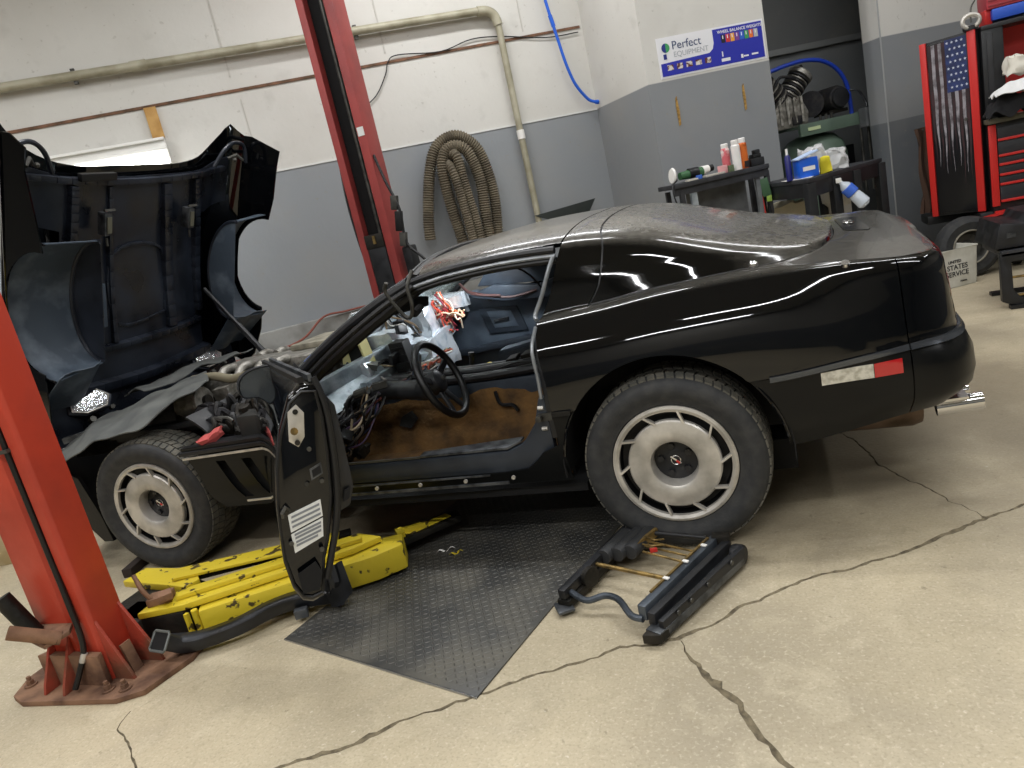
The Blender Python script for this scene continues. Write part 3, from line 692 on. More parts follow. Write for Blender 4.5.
    bodypanel('fender_vent_panel', fr, K['lower'], far=far, holes=([(-1.98, vz(-1.98, .52)), (-1.93, vz(-1.93, .52)), (-1.86, vz(-1.86, .33)), (-1.91, vz(-1.91, .33))], [(-1.84, vz(-1.84, .52)), (-1.79, vz(-1.79, .52)), (-1.72, vz(-1.72, .33)), (-1.77, vz(-1.77, .33))]) if not far else ())
# vent backing, chrome edge, upper ledge of fender opening
b = M(); b.prism([(-2.1, .07, .3), (-1.62, .07, .3), (-1.62, .07, .56), (-2.12, .07, .55)], (0, .02, 0)); b.build('vent_backing', K['under'], CAR)
b = M(); b.prism([(-2.16, .0, .560), (-1.62, .0, .575), (-1.62, .16, .575), (-2.10, .16, .565)], (0, 0, .018)); b.build('fender_ledge', K['plastic'], CAR, bevel=.003)
b = M(); b.bar((-2.145, .002, .548), (-1.62, .002, .563), .006, .01); b.build('ledge_bright_edge', K['alu'], CAR)
b = M(); b.prism([(-2.15, .012, .578), (-1.64, .012, .593), (-1.64, .05, .593), (-2.15, .05, .578)], (0, 0, .018)); b.build('ledge_lip', K['trimb'], CAR, bevel=.004)
b = M(); b.bar((-1.86, .0, .33), (-1.70, .0, .334), .006, .008); b.build('vent_bright_edge', K['alu'], CAR)
b = M(); b.bar((-1.45, -.0, .318), (-.62, .0, .318), .008, .01); b.bar((-1.5, .02, .345), (-.7, .02, .345), .008, .006); b.build('rocker_bright_edge', K['gtrim'], CAR)
for i in range(5): b = M(); x = -1.4+i*.2; b.cyl((x, .008, .335), (x, -.0, .335), .008, 8); b.build('rocker_screw', K['alu'], CAR)
# wheel arch lip highlights and liners
for far in (False, True):
    s_ = (lambda y: 1.8-y) if far else (lambda y: y)
    b = M(); pts = [V((x, s_(.012 if z > .5 else .02), z)) for x, z in arc(0, .34, AR+.004, 8, 172, 30)]; b.tube(pts, .006, 8); b.build('wheel_arch_lip', K['paint'], CAR)
    b = M(); A_ = arc(0, .34, AR+.012, -5, 185, 24)
    b.grid(lambda i, j: (A_[int(round(i*24))][0], s_(.03+j*.36), A_[int(round(i*24))][1]), 24, 3, .004); b.build('wheel_arch_liner', K['under'], CAR)
    b = M(); b.prism([(x, s_(.39), z) for x, z in arc(0, .34, AR+.012, -5, 185, 20)], (0, s_(.4)-s_(.39), 0)); b.build('inner_arch_wall', K['under'], CAR)
# underbody
b = M(); b.box((-.6, .9, .20), (2.0, 1.1, .12)); b.box((.62, .9, .46), (.5, 1.3, .12)); b.box((-2.5, .9, .32), (1.2, .9, .12)); b.box((-.95, .9, .235), (1.2, 1.6, .03)); b.build('underbody', K['under'], CAR)
# exhaust
b = M(); b.cyl((.86, .30, .345), (1.0, .30, .355), .03, 20, cap=False); b.cyl((1.0, .30, .355), (.9, .30, .35), .025, 20); b.build('exhaust_tip', K['chrome'], CAR, 'chrome tip')
b = M(); b.cyl((.86, .44, .345), (.985, .44, .355), .03, 20, cap=False); b.cyl((.985, .44, .355), (.9, .44, .35), .025, 20); b.build('exhaust_tip', K['chrome'], CAR)
b = M(); b.lathe((.55, .36, .37), (1, 0, 0), [(0, 0), (.09, .0), (.1, .02), (.1, .24), (.09, .27), (0, .27)], 20); b.build('muffler', mat('rusty_muffler', '6b5a4d', .6, .7, col2='453628', scale=10), CAR)
b = M(); b.prism([(.80, .24, .375), (.955, .27, .375), (.955, .5, .375), (.80, .5, .375)], (0, 0, .008)); b.build('exhaust_surround', K['chrome'], CAR)
# ---- deck and greenhouse
def wedge(x):   # half width of the shoulder edge at x (row 8)
    lo, hi = -2.2, UEND
    for _ in range(26):
        m_ = (lo+hi)/2
        if side(m_, 8).x < x: lo = m_
        else: hi = m_
    return CY-side(lo, 8).y, side(lo, 8).z
_wt = {}
def wed(x):
    k = round(x, 3)
    if k not in _wt: _wt[k] = wedge(k)
    return _wt[k]
def wed2(x):
    k = math.floor(x*100)/100; t = (x-k)*100; a, b_ = wed(k), wed(round(k+.01, 3)); return a[0]+(b_[0]-a[0])*t, a[1]+(b_[1]-a[1])*t
def deckz(x, w_):
    we, z_ = wed2(min(x, .90)); r = min(1, abs(w_)/max(we, .3)); return z_+.028*(1-r*r*r)*(1-sm(x, .86, .95))
zc = pwl([-1.02, -.8, -.55, -.3, -.15, 0, .2, .4, .55, .635], [1.160, 1.195, 1.208, 1.200, 1.185, 1.155, 1.085, 1.02, .983, .966])
wgf = pwl([-1.6, .1, .3, .42, .5, .56, .60, .625, .635], [0, .0, .012, .055, .125, .22, .35, .50, .72])
def wg(x): return max(.012, wed2(x)[0]-.004-wgf(x))
PF = [1, .982, .957, .925, .87, .765, .56, .3, 0]; PH = [0, .18, .42, .66, .845, .935, .978, .995, 1]
def green(x, t, off=0):
    a = abs(t); v = (1-a)*8; f = cat1(v, PF); h = cat1(v, PH)
    if a > 1: f = 1+(a-1); h = -(a-1)
    x_ = x
    w_ = wg(x_)*f*(1 if t >= 0 else -1); zz = deckz(x_, w_); hh = max(0, zc(x_)-deckz(x_, 0))
    return V((x_, CY-w_, zz+hh*h+off))
def tp(name, outl, mat_, label=None, thick=.006, step=.035, fn=green, holes=(), parent=None, off=0):
    return panel(name, outl, (lambda x, t: fn(x, t, off)) if off else fn, mat_, parent or CAR, step, thick, sy=.8, label=label, flip=True, holes=holes)
h1 = pwl([0, .35, .55, .8, 1], [-.268, -.285, -.315, -.36, -.412]); h2 = pwl([0, .35, .55, .8, 1], [-.185, -.175, -.158, -.18, -.235])
ts = [i/12 for i in range(-12, 13)]
tp('halo_band', [(h1(abs(t)), t) for t in ts]+[(h2(abs(t)), t) for t in ts[::-1]], K['glass'], 'dusty roof band and black pillar behind the door')
tp('hatch_seal', [(h2(abs(t))+.0, t) for t in ts]+[(h2(abs(t))+.012, t) for t in ts[::-1]], K['trimb'], off=-.006)
GE = .632
tp('hatch_glass', [(h2(abs(t))+.008, t) for t in ts]+[(.1, -1), (.3, -1), (.45, -1), (.55, -1), (.60, -1), (.62, -1), (GE, -1), (GE, 1), (.62, 1), (.6, 1), (.55, 1), (.45, 1), (.3, 1), (.1, 1)][::-1][:0]+[(x, 1) for x in (0, .1, .2, .3, .4, .5, .56, .6, .62, GE)]+[(x, -1) for x in (GE, .62, .6, .56, .5, .4, .3, .2, .1, 0)], K['glass'], 'large dark curved rear hatch glass', step=.03)
tp('hatch_edge_strip', [(x, 1.0) for x in (-.22, 0, .1, .2, .3, .4, .5, .56, .6, .62, GE)]+[(x, .985) for x in (GE, .62, .6, .56, .5, .4, .3, .2, .1, 0, -.22)], K['trimb'], off=.002, thick=.008)
RE = .50
tp('targa_roof_panel', [(-1.0+.05*(t/RE)**2, t) for t in [RE*i/8 for i in range(-8, 9)]]+[(h1(abs(t))-.007, t) for t in [RE*i/8 for i in range(8, -9, -1)]], K['roofp'], 'dusty removable roof panel', thick=.02)
# rear deck
def deck(x, w_, off=0): return V((x, CY-w_, deckz(x, w_)+off))
dk = []
xs_ = [-.24, -.1, 0, .1, .2, .3, .4, .5, .6, .7, .74, SEAM-.003]
inner = [(x, wg(x)+.003) for x in (-.24, -.1, 0, .1, .2, .3, .4, .48, .53, .57, .60, .615, .625)]
outl = [(x, wed2(x)[0]) for x in xs_]+[(x, -wed2(x)[0]) for x in xs_[::-1]]
inn = inner+[(GE+.004, .1), (GE+.004, -.1)]+[(x, -w_) for x, w_ in inner[::-1]]
full = [(x, w_) for x, w_ in inner[::-1]][::-1]
pl = [(x, w_) for x, w_ in inner]+[(GE+.004, 0.15), (GE+.004, -.15)]+[(x, -w_) for x, w_ in inner[::-1]]+[(x, -wed2(x)[0]-.002) for x in xs_]+[(x, wed2(x)[0]+.002) for x in xs_[::-1]]
panel('rear_deck', pl, deck, K['deckp'], CAR, .03, .006, flip=True, label='dusty black rear deck')
xe = [SEAM+.001, .79, .82, .85, .87, .885, .9]
we_ = [wed2(x)[0]+.002 for x in xe]
rim_ = [(side(SEAM+.002+(UEND-SEAM-.004)*i/30, 8)) for i in range(31)]; rim_ = [(p.x, CY-p.y+.001) for p in rim_]
panel('deck_spoiler', rim_+[(x, -w_) for x, w_ in rim_[::-1]], lambda x, w_: V((x, CY-w_, deckz(x, w_)+.004*math.sin(min(1, max(0, (x-SEAM)/.15))*PI))), K['deckp'], CAR, .03, .006, flip=True, label='raised dusty strip along the tail')
# deck centre recess (fuel door), emblem, locks
b = M(); b.prism([deck(x, w_, .0015) for x, w_ in ((.665, -.20), (.675, -.24), (.745, -.26), (.757, -.22), (.757, .22), (.745, .26), (.675, .24), (.665, .20))], (0, 0, .002)); b.build('fuel_door', mat('less_dusty_black', '1b1b1b', .25), CAR, bevel=.001)
b = M(); b.tube([deck(.70+.018*math.cos(a), .018*math.sin(a)*2.4, .008) for a in [i*PI/10 for i in range(20)]], .004, 6, closed=True); b.cyl(deck(.69, -.05, .007), deck(.715, .05, .007), .004, 6); b.build('deck_emblem', K['chrome'], CAR, 'small round chrome emblem')
b = M(); p = side(.62, 7.2); b.cyl(p-V((0, 0, .004)), p+V((-.0, -.006, .006)), .013, 16); b.build('hatch_lock', K['chrome'], CAR)
b = M(); p = green(.345, .93); b.ball(p, .017, 12, (1, .8, .9)); b.build('hatch_button', K['chrome'], CAR, 'round chrome hinge button')
# tail lamps on the rear face
for far in (False, True):
    for w_ in (.60, .43):
        u0 = min([SEAM+i*.004 for i in range(300)], key=lambda u: abs(path(u)[1]-w_)+(9 if u < .9 else 0))
        bodypanel('tail_lamp', [(u0+.055*math.cos(a), vz(u0, .775+.055*math.sin(a))) for a in [i*PI/12 for i in range(24)]], K['redlens'], far=far, off=.001, thick=.004, step=.02)
    bodypanel('plate_recess', [(UEND-.25, vz(UEND, .72)), (UEND-.002, vz(UEND, .72)), (UEND-.002, vz(UEND, .83)), (UEND-.25, vz(UEND, .83))], K['trimb'], far=far, off=.002, thick=.004)
# ---- windshield frame
wt = lambda w_: V((-1.0+.05*(w_/.64)**2, CY-w_, 1.163-.045*(w_/.64)**2-.012*(w_/.64)**4))
wbs = lambda w_: V((-1.80+.24*(w_/.78)**2, CY-w_, .835-.05*(w_/.78)**2))
def wsf(i, j):  # i across -1..1, j 0 base..1 top
    p, q = wbs(.755*i), wt(.635*i); r = p.lerp(q, j); r.z += .03*math.sin(j*PI); return r
panel('windshield', [(-.99, 0), (-.5, 0), (0, 0), (.5, 0), (.99, 0), (.99, .5), (.99, 1), (.5, 1), (0, 1), (-.5, 1), (-.99, 1), (-.99, .5)], wsf, mat('windshield_glass', '9fb0ac', .03, trans=.85, ior=1.1, rough2=.12, scale=12, alpha=.5), CAR, .08, .004, label='tinted windshield glass')
b = M(); b.tube(smoothpath([wsf(-1, -.02), wsf(-1, .5), wsf(-1, 1.0), green(-.8, -.55), green(-.5, -.55), green(-.33, -.56)], 8), .024, 10); b.build('far_pillar_rail', K['trimb'], CAR)
# near pillar: painted outer channel, grey seal line, inner trim
b = M(); b.tube(smoothpath([wsf(1.0, -.03), wsf(1.0, .25), wsf(1.0, .5), wsf(1.0, .75), wsf(1.0, .97)], 6), .021, 10); b.build('windshield_pillar', K['plastic'], CAR)
b = M(); b.tube(smoothpath([wsf(.965, -.0), wsf(.965, .25), wsf(.965, .5), wsf(.965, .75), wsf(.965, .97)], 6), .008, 8); b.build('windshield_bright_strip', K['paleseal'], CAR)
b = M(); b.prism([wsf(.90, .10)+V((0, 0, .004)), wsf(.82, .10)+V((0, 0, .004)), wsf(.82, .16)+V((0, 0, .004)), wsf(.90, .16)+V((0, 0, .004))], (-.001, 0, .002)); b.build('windshield_sticker', mat('blue_sticker', '2f63c9', .4), CAR, 'small blue sticker')
b = M(); b.tube(smoothpath([wsf(1.03, -.06)+V((.03, -.01, -.02)), wsf(1.03, .25)+V((.035, -.01, -.015)), wsf(1.03, .5)+V((.035, -.01, -.015)), wsf(1.02, .75)+V((.035, -.01, -.01)), wsf(1.02, .96)+V((.03, 0, -.01))], 6), .012, 8); b.build('pillar_seal', K['trimb'], CAR)
b = M(); b.tube(smoothpath([wsf(.99, -.05)+V((.05, .03, -.03)), wsf(.99, .3)+V((.06, .03, -.03)), wsf(.99, .65)+V((.06, .03, -.03)), wsf(.98, .97)+V((.05, .02, -.02))], 6), .026, 8); b.build('pillar_inner_trim', K['trimb'], CAR)
b = M(); b.tube([wsf(i/8, 1.02) for i in range(-8, 9)], .022, 8); b.build('windshield_header', K['trimb'], CAR)
b = M(); b.tube([wsf(i/8, 1.0)+V((-.02, 0, .012)) for i in range(-8, 9)], .008, 8); b.build('header_seal', K['gtrim'], CAR)
# roof side rail above the window opening, three strips
for dz, dy, r, m_, nm in ((0, 0, .014, 'plastic', 'roof_rail'), (-.022, -.008, .008, 'paleseal', 'roof_rail_bright_strip'), (-.040, .004, .013, 'trimb', 'roof_rail_seal')):
    q = V((0, dy, dz))
    b = M(); b.tube(smoothpath([wsf(1.0, .98)+q+V((0, 0, .0)), green(-.8, .52)+q, green(-.6, .53)+q, green(-.45, .54)+q, green(-.335, .55)+q], 6), r, 8); b.build(nm, K[m_], CAR)
# door opening rear edge: grey weatherstrip up the pillar
b = M(); b.tube(smoothpath([side(-.43, 7.6), green(-.425, .97)+V((-.01, -.004, 0)), green(-.39, .84)+V((-.012, -.004, 0)), green(-.355, .7)+V((-.012, -.004, 0)), green(-.335, .6)+V((-.008, 0, 0))], 6), .008, 8); b.build('pillar_weatherstrip', K['paleseal'], CAR)
b = M(); b.prism([side(-.43, 7)+V((0, .01, 0)), side(-.43, 5)+V((.0, .02, 0)), V((-.43, .05, .60)), V((-.43, .05, .46)), V((-.43, .22, .46)), V((-.43, .24, .88))], (.03, 0, 0)); b.build('door_jamb', K['plastic'], CAR)
b = M(); b.tube(smoothpath([side(-.425, 6.6)+V((0, -.002, 0)), V((-.435, .045, .80)), V((-.432, .035, .70)), V((-.435, .035, .62))], 6), .007, 8); b.build('jamb_seal', K['paleseal'], CAR)
b = M(); b.box((-.44, .06, .545), (.05, .03, .03)); b.cyl((-.46, .05, .545), (-.46, .02, .545), .012, 8); b.build('door_striker', K['steel'], CAR)
for z in (.58, .50): b = M(); b.cyl((-.44, .05, z), (-.462, .05, z), .008, 8); b.build('jamb_bolt', K['alu'], CAR)
# sill
b = M()
sl = [(-1.62, .345), (-1.62, .43), (-1.1, .425), (-.62, .425), (-.55, .45), (-.49, .52), (-.455, .62), (-.43, .62), (-.43, .36), (-.5, .335)]
b.prism([(x, .05, z) for x, z in sl], (0, .045, 0)); b.build('door_sill', K['sill'], CAR, bevel=.012)
b = M(); b.prism([(-1.0, .055, .428), (-.62, .055, .428), (-.56, .06, .452), (-.56, .10, .452), (-.62, .10, .43), (-1.0, .10, .43)], (0, 0, .010)); b.build('sill_plate', K['gtrim'], CAR, bevel=.003)
b = M(); b.bar((-1.6, .06, .435), (-1.0, .06, .43), .01, .008); b.build('sill_edge', K['steel'], CAR)
b = M(); b.prism([(x, 1.62, z) for x, z in sl], (0, .13, 0)); b.build('far_sill', K['sill'], CAR)
# ---- front: lower bumper cover and radiator area
def nose(a, z):  # a angle 0 (centre) .. 1 (side)
    w_ = .87*math.sin(a*PI/2)**.75; x = -3.42+.42*(1-math.cos(a*PI/2))**1.1
    return w_, x
b = M()
def nf(i, j):
    a = i*2-1; w_, x = nose(abs(a), 0); z = .16+.40*j
    return (x+.03*(1-j)-(.03 if j > .3 else 0), CY-w_*(1 if a > 0 else -1), z)
b.grid(nf, 30, 5, .01); b.build('front_bumper_cover', K['plastic'], CAR)
for far in (False, True):
    s_ = (lambda y: 1.8-y) if far else (lambda y: y)
    b = M(); b.prism([(x, s_(.03), z) for x, z in [(-3.0, .58), (-2.86, .50), (-2.80, .30), (-2.78, .16), (-2.84, .16), (-2.95, .3), (-3.02, .45)]], (0, s_(.05)-s_(.03), 0)); b.build('bumper_side_flap', K['trimb'], CAR)
# ---- wheels (wheel > tyre, tread blocks, trim disc, vents, hub cap)
def wheel(x, y, toe, side_, label=None):
    # side_ -1: outer face towards -y
    n = V((math.sin(toe)*-side_*-1, side_*math.cos(toe), 0)) if False else V((math.sin(toe)*(-1 if side_ < 0 else 1)*-1, side_*math.cos(toe), 0))
    n = V((math.sin(toe), -math.cos(toe), 0))*(-side_)
    c = V((x, y, .325)); hint = (0, 0, 1)
    # c is the centre of the outer rim plane; axis a points outward
    a = n; R0, W = .325, .255
    b = M(); b.lathe(c-a*.30*0, a, [(.236, -.215), (.26, -.225), (.30, -.222), (.316, -.212), (.3215, -.19), (.3225, -.105), (.3215, -.02), (.316, .000), (.304, .014), (.28, .021), (.26, .019), (.243, .008), (.222, .002), (.219, -.004), (.219, -.03)], 72)
    rim0 = b.build('wheel', K['tyre'], CAR, label)
    def part(b, nm, m_, lab=None, **k): return b.build(nm, m_, rim0, lab, **k)
    X, Y_, Z_ = frame(a)
    P = lambda r, th, h: c+a*h+(X*math.cos(th)+Y_*math.sin(th))*r
    # tread: chevron-edged blocks in five rows, one mesh as there are several hundred
    b = M()
    for r_, (h0, h1_, n_, sk) in enumerate(((.0, -.034, 62, .35), (-.042, -.078, 58, -.5), (-.086, -.124, 58, .5), (-.132, -.168, 58, -.5), (-.176, -.21, 62, .35))):
        for i in range(n_):
            t0 = 2*PI*i/n_+r_*.03; dt = 2*PI/n_*.80; q = []
            for rr in (.319, .3275):
                for hh, tt in ((h0, t0), (h1_, t0+dt*sk*.6), (h1_, t0+dt*(1+sk*.6)), (h0, t0+dt)):
                    q.append(b.bm.verts.new(P(rr-(.006 if (r_ in (0, 4) and hh in (0.0, -.21)) else 0), tt, hh)))
            for f in ((4, 5, 6, 7), (0, 1, 5, 4), (1, 2, 6, 5), (2, 3, 7, 6), (3, 0, 4, 7)): b._f([q[k] for k in f])
    o = part(b, 'tread_blocks', K['tread'], smooth=0); o['kind'] = 'stuff'
    # barrel and outer lip ring
    b = M(); b.lathe(c, a, [(.212, .006), (.2175, .005), (.2178, -.004), (.214, -.008), (.206, -.03), (.204, -.20), (.16, -.20), (0, -.2)], 64); b.lathe(c, a, [(.2178, .0), (.214, .0075), (.207, .009), (.196, .004), (.195, -.01), (.206, -.012)], 64); part(b, 'rim_barrel', K['alu'])
    b = M(); b.lathe(c, a, [(.1965, -.012), (.19, -.045), (.165, -.05), (.15, -.045)], 64); part(b, 'vent_backing', K['rimfill'])
    # main disc
    b = M(); b.lathe(c, a, [(.164, -.02), (.163, -.004), (.158, .001), (.125, .006), (.095, .006), (.084, .0), (.079, -.014), (.0775, -.045), (.0775, -.06)], 64); part(b, 'wheel_disc', K['alu'])
    for i in range(10):
        t0 = 2*PI*i/10-.04; b = M(); q = []
        p0, p1 = P(.158, t0, -.004), P(.199, t0+.15, -.002); b.bar(p0, p1, .0075, .02, a); part(b, 'vane', K['alu'])
    b = M(); b.lathe(c, a, [(.0775, -.052), (.05, -.05), (.035, -.046), (.03, -.044), (0, -.044)], 32); part(b, 'hub_cap', K['plastic'])
    for i in range(5):
        t0 = 2*PI*i/5+.5; b = M(); b.cyl(P(.053, t0, -.06), P(.053, t0, -.038), .0125, 6); part(b, 'lug_nut', K['plastic'])
    b = M(); b.tube([P(.0165, 2*PI*i/20, -.041) for i in range(20)], .0022, 6, closed=True); b.bar(P(.022, -.7+PI, -.041), P(.022, -.7, -.041), .006, .003, a); part(b, 'hub_emblem', K['chrome'])
    b = M(); b.bar(P(.003, -.95, -.039), P(.018, -.85, -.039), .007, .003, a); part(b, 'emblem_flag', K['redplast'])
    b = M(); b.lathe(c, a, [(0, -.19), (.06, -.19), (.13, -.14), (.135, -.12), (.06, -.11), (0, -.11)], 24); part(b, 'brake_disc', K['dirty'])
wheel(0, .03, 0, -1, 'rear wheel with silver disc centre')
wheel(-2.443, .03, math.radians(3.6), -1, 'front wheel turned slightly outward')
wheel(0, 1.77, 0, 1); wheel(-2.443, 1.77, math.radians(3.6), 1)
# ---- driver door, open
HX, HY = -1.62, .06; EX, EY = -.945, -.70
dd_ = V((EX-HX, EY-HY, 0)); DL = dd_.length; dd_.normalize()     # along door from hinge to latch end
do = V((dd_.y, -dd_.x, 0))                                       # outward side (towards camera-left)
if do.x > 0: do = -do
def D(l, o, z): return V((HX, HY, 0))+dd_*l+do*(o+(.03-.25*(z-.53))*(.3+.7*l/DL))+V((0, 0, z))
# section of the latch end: (o, z) outline
sec = [(.02, .955), (.055, .93), (.085, .84), (.098, .74), (.10, .62), (.096, .55), (.085, .44), (.06, .35), (.03, .30), (.0, .285), (-.035, .29), (-.04, .40), (-.055, .46), (-.07, .60), (-.06, .74), (-.045, .86), (-.025, .945)]
b = M()
ns = len(sec); rings = []
for k, (l, sc0) in enumerate(((0, .8), (.05, .93), (.4, 1), (.8, 1), (DL-.03, 1), (DL-.008, .985), (DL, .94))):
    cz = .62; rings.append([b.bm.verts.new(D(l+.03*(z-.6)*(l/DL), .02+(o-.02)*sc0, cz+(z-cz)*(sc0 if k != 0 else .9)*(1-.08*(1-l/DL)))) for o, z in sec])
for r0, r1 in zip(rings, rings[1:]):
    for i in range(ns): b._f([r0[i], r0[(i+1) % ns], r1[(i+1) % ns], r1[i]])
b._f(rings[0][::-1]); b._f(rings[-1])
door = b.build('door', K['paint'], CAR, 'open driver door seen at its latch end', smooth=50)
def dp(b, nm, m_, lab=None, **k): return b.build(nm, m_, door, lab, **k)
e = DL+.004
# edge flange line around latch face
b = M(); b.tube([D(e+.03*(z-.6)-.004, .02+(o-.02)*.93, .62+(z-.62)*.93) for o, z in sec], .005, 6, closed=True); dp(b, 'edge_seam', K['trimb'])
# latch plate
def face(b, pts, th=.006, l=e):
    b.prism([D(l+.03*(z-.6)-.004, o, z) for o, z in pts], dd_*th); return b
b = M(); face(b, [(.060, .885), (.035, .90), (.012, .87), (.012, .80), (.03, .775), (.058, .80)]); dp(b, 'latch_plate', K['alu'], 'silver latch plate', bevel=.002)
for z, o in ((.88, .038), (.79, .034)): b = M(); b.cyl(D(e+.006, o, z), D(e+.014, o, z), .008, 10); dp(b, 'latch_screw', K['dirty'])
b = M(); b.cyl(D(e+.004, .045, .83), D(e+.03, .045, .83), .007, 10); b.cyl(D(e+.028, .045, .83), D(e+.034, .045, .83), .011, 10); dp(b, 'latch_pin', K['brass'])
b = M(); face(b, [(-.0, .70), (-.035, .71), (-.04, .675), (-.005, .665)], .004); dp(b, 'latch_opening', K['gtrim'])
b = M(); face(b, [(-.006, .695), (-.031, .703), (-.035, .68), (-.01, .672)], .005); dp(b, 'latch_recess', K['under'])
for o, z in ((.01, .66), (-.035, .655), (.0, .76), (.06, .50), (-.03, .45)): b = M(); b.cyl(D(e, o, z), D(e+.008, o, z), .007, 8); dp(b, 'face_bolt', K['steel'])
b = M(); face(b, [(.068, .585), (-.03, .60), (-.036, .548), (.06, .530)], .003); dp(b, 'label_sticker', K['sticker'], 'white printed label')
b = M(); face(b, [(.060, .524), (-.036, .542), (-.036, .485), (.05, .464)], .003); dp(b, 'label_sticker', K['sticker'])
for i, (z, o0, o1) in enumerate(((.575, .058, -.026), (.560, .058, -.028), (.545, .056, -.03), (.518, .05, -.03), (.507, .048, -.03), (.494, .046, -.03), (.483, .045, -.02))):
    b = M(); zz = lambda o: z+(.06-o)*.14; face(b, [(o0, zz(o0)+.0035), (o1, zz(o1)+.0035), (o1, zz(o1)-.0035), (o0, zz(o0)-.0035)], .004); dp(b, 'print_line', mat('print_grey', '7b7f84', .5))
b = M(); b.tube([D(e, .065, .60), D(e+.01, .075, .615), D(e+.01, .085, .60), D(e, .082, .585)], .006, 6); dp(b, 'door_hook', K['steel'])
# inner skin and trim flange (the dark angled plate to the right)
b = M(); b.prism([D(e-.02, -.055, .90), D(e-.02, -.085, .86), D(e-.015, -.125, .66), D(e-.015, -.135, .60), D(e-.02, -.125, .545), D(e-.02, -.075, .53)], -dd_*.9); dp(b, 'inner_panel', K['plastic'], bevel=.006)
b = M(); b.prism([D(e-.012, -.105, .60), D(e-.012, -.125, .605), D(e-.012, -.12, .57), D(e-.012, -.10, .565)], dd_*.003); dp(b, 'panel_slot', K['under'])
b = M(); b.tube(smoothpath([D(e-.01, -.02, .96), D(e+.0, -.052, .87), D(e, -.072, .74), D(e, -.082, .60), D(e-.005, -.075, .50), D(e-.01, -.06, .42), D(e-.01, -.045, .35)], 6), .011, 8); dp(b, 'rubber_seal', K['trimb'])
# window slot mouldings on the top
b = M(); b.bar(D(.1, -.01, .925), D(DL, -.01, .962), .012, .02); dp(b, 'window_seal', K['gtrim'])
b = M(); b.bar(D(.1, .018, .925), D(DL, .018, .962), .014, .018); dp(b, 'window_seal', K['trimb'])
# speaker recess pocket in door bottom
b = M(); b.prism([D(e-.0, .045, .40), D(e, -.01, .42), D(e, -.03, .38), D(e, -.02, .33), D(e, .03, .335)], dd_*.003); dp(b, 'lower_pocket', K['under'])
# ---- door mirror
mc = D(.34, .06, .885)
mn = (dd_*.72+V((.75, -.42, 0))*.6).normalized(); mr_ = V((0, 0, 1)).cross(mn).normalized()
def MP(a, z, d=0): return mc+mr_*a*.84+V((0, 0, z*.95-.10*a))+mn*d
ol = [(.105, .05), (.06, .062), (-.02, .058), (-.075, .035), (-.10, .0), (-.102, -.035), (-.085, -.052), (0, -.058), (.08, -.055), (.105, -.045)]
ol = [(p.x, p.y) for p in smoothpath([V((a, z, 0)) for a, z in ol], 3, closed=True)]
b = M(); rg = []
for d, s0 in ((0, 1), (.012, 1), (.0, .93), (-.05, .96), (-.09, .75), (-.11, .35)):
    rg.append([b.bm.verts.new(MP(a*s0, z*s0, d)) for a, z in ol])
order = [2, 1, 0, 3, 4, 5]
for i0, i1 in zip(order, order[1:]):
    for k in range(len(ol)): b._f([rg[i0][k], rg[i0][(k+1) % len(ol)], rg[i1][(k+1) % len(ol)], rg[i1][k]])
b._f(rg[5])
dp(b, 'mirror_housing', K['plastic'], smooth=60)
b = M(); b.prism([MP(a*.93, z*.93, .003) for a, z in ol], mn*.002); dp(b, 'mirror_glass', mat('mirror_glass', 'a9b0b4', .06, .9), smooth=0)
b = M(); b.prism([MP(.09, -.03, -.02), MP(.15, -.04, -.03), MP(.15, -.075, -.03), MP(.06, -.06, -.02)], -mn*.05); dp(b, 'mirror_foot', K['plastic'], bevel=.006)
# ================================================================== HOOD (clamshell, raised)
TH = math.radians(64.5); HPV = V((-3.31, .02, .60)); HU = V((math.cos(TH), 0, math.sin(TH))); HV = V((-math.sin(TH), 0, math.cos(TH)))
def H(u, v, w_): return HPV+HU*u+HV*v+V((0, CY-w_*.94, 0))
# outer skin heights v(u,w): flat centre with raised fender humps, sides falling away
def hskin(u, w_):
    a = abs(w_); hump = .055*math.exp(-((a-.70)/.13)**2)*(.35+.65*math.exp(-((u-.9)/.55)**2)); dome = .03*math.exp(-(w_/.28)**2)*sm(u, .5, 1.1)
    base = .10*sm(u, 0, .9)
    edge = -.10*max(0, (a-.80)/.09)**2 if a > .80 else 0
    return base+hump+dome+edge
back = pwl([0, .3, .5, .62, .70, .78, .825, .855, .885], [1.45, 1.455, 1.48, 1.52, 1.57, 1.64, 1.695, 1.675, 1.63])
hs = [i/16*.885 for i in range(-16, 17)]
HOOD = panel('hood', [(back(abs(w_)), w_) for w_ in hs]+[(.03+.16*(abs(w_)/.885)**3, w_) for w_ in hs[::-1]], lambda u, w_: H(u, hskin(u, w_), w_), K['paint'], CAR, .05, .006, flip=False, label='raised clamshell hood seen from beneath')
def hpanel(name, outl, fn, mt, lab=None, step=.04, thick=.008, holes=(), flip=False): return panel(name, outl, fn, mt, HOOD, step, thick, label=lab, holes=holes, flip=flip)
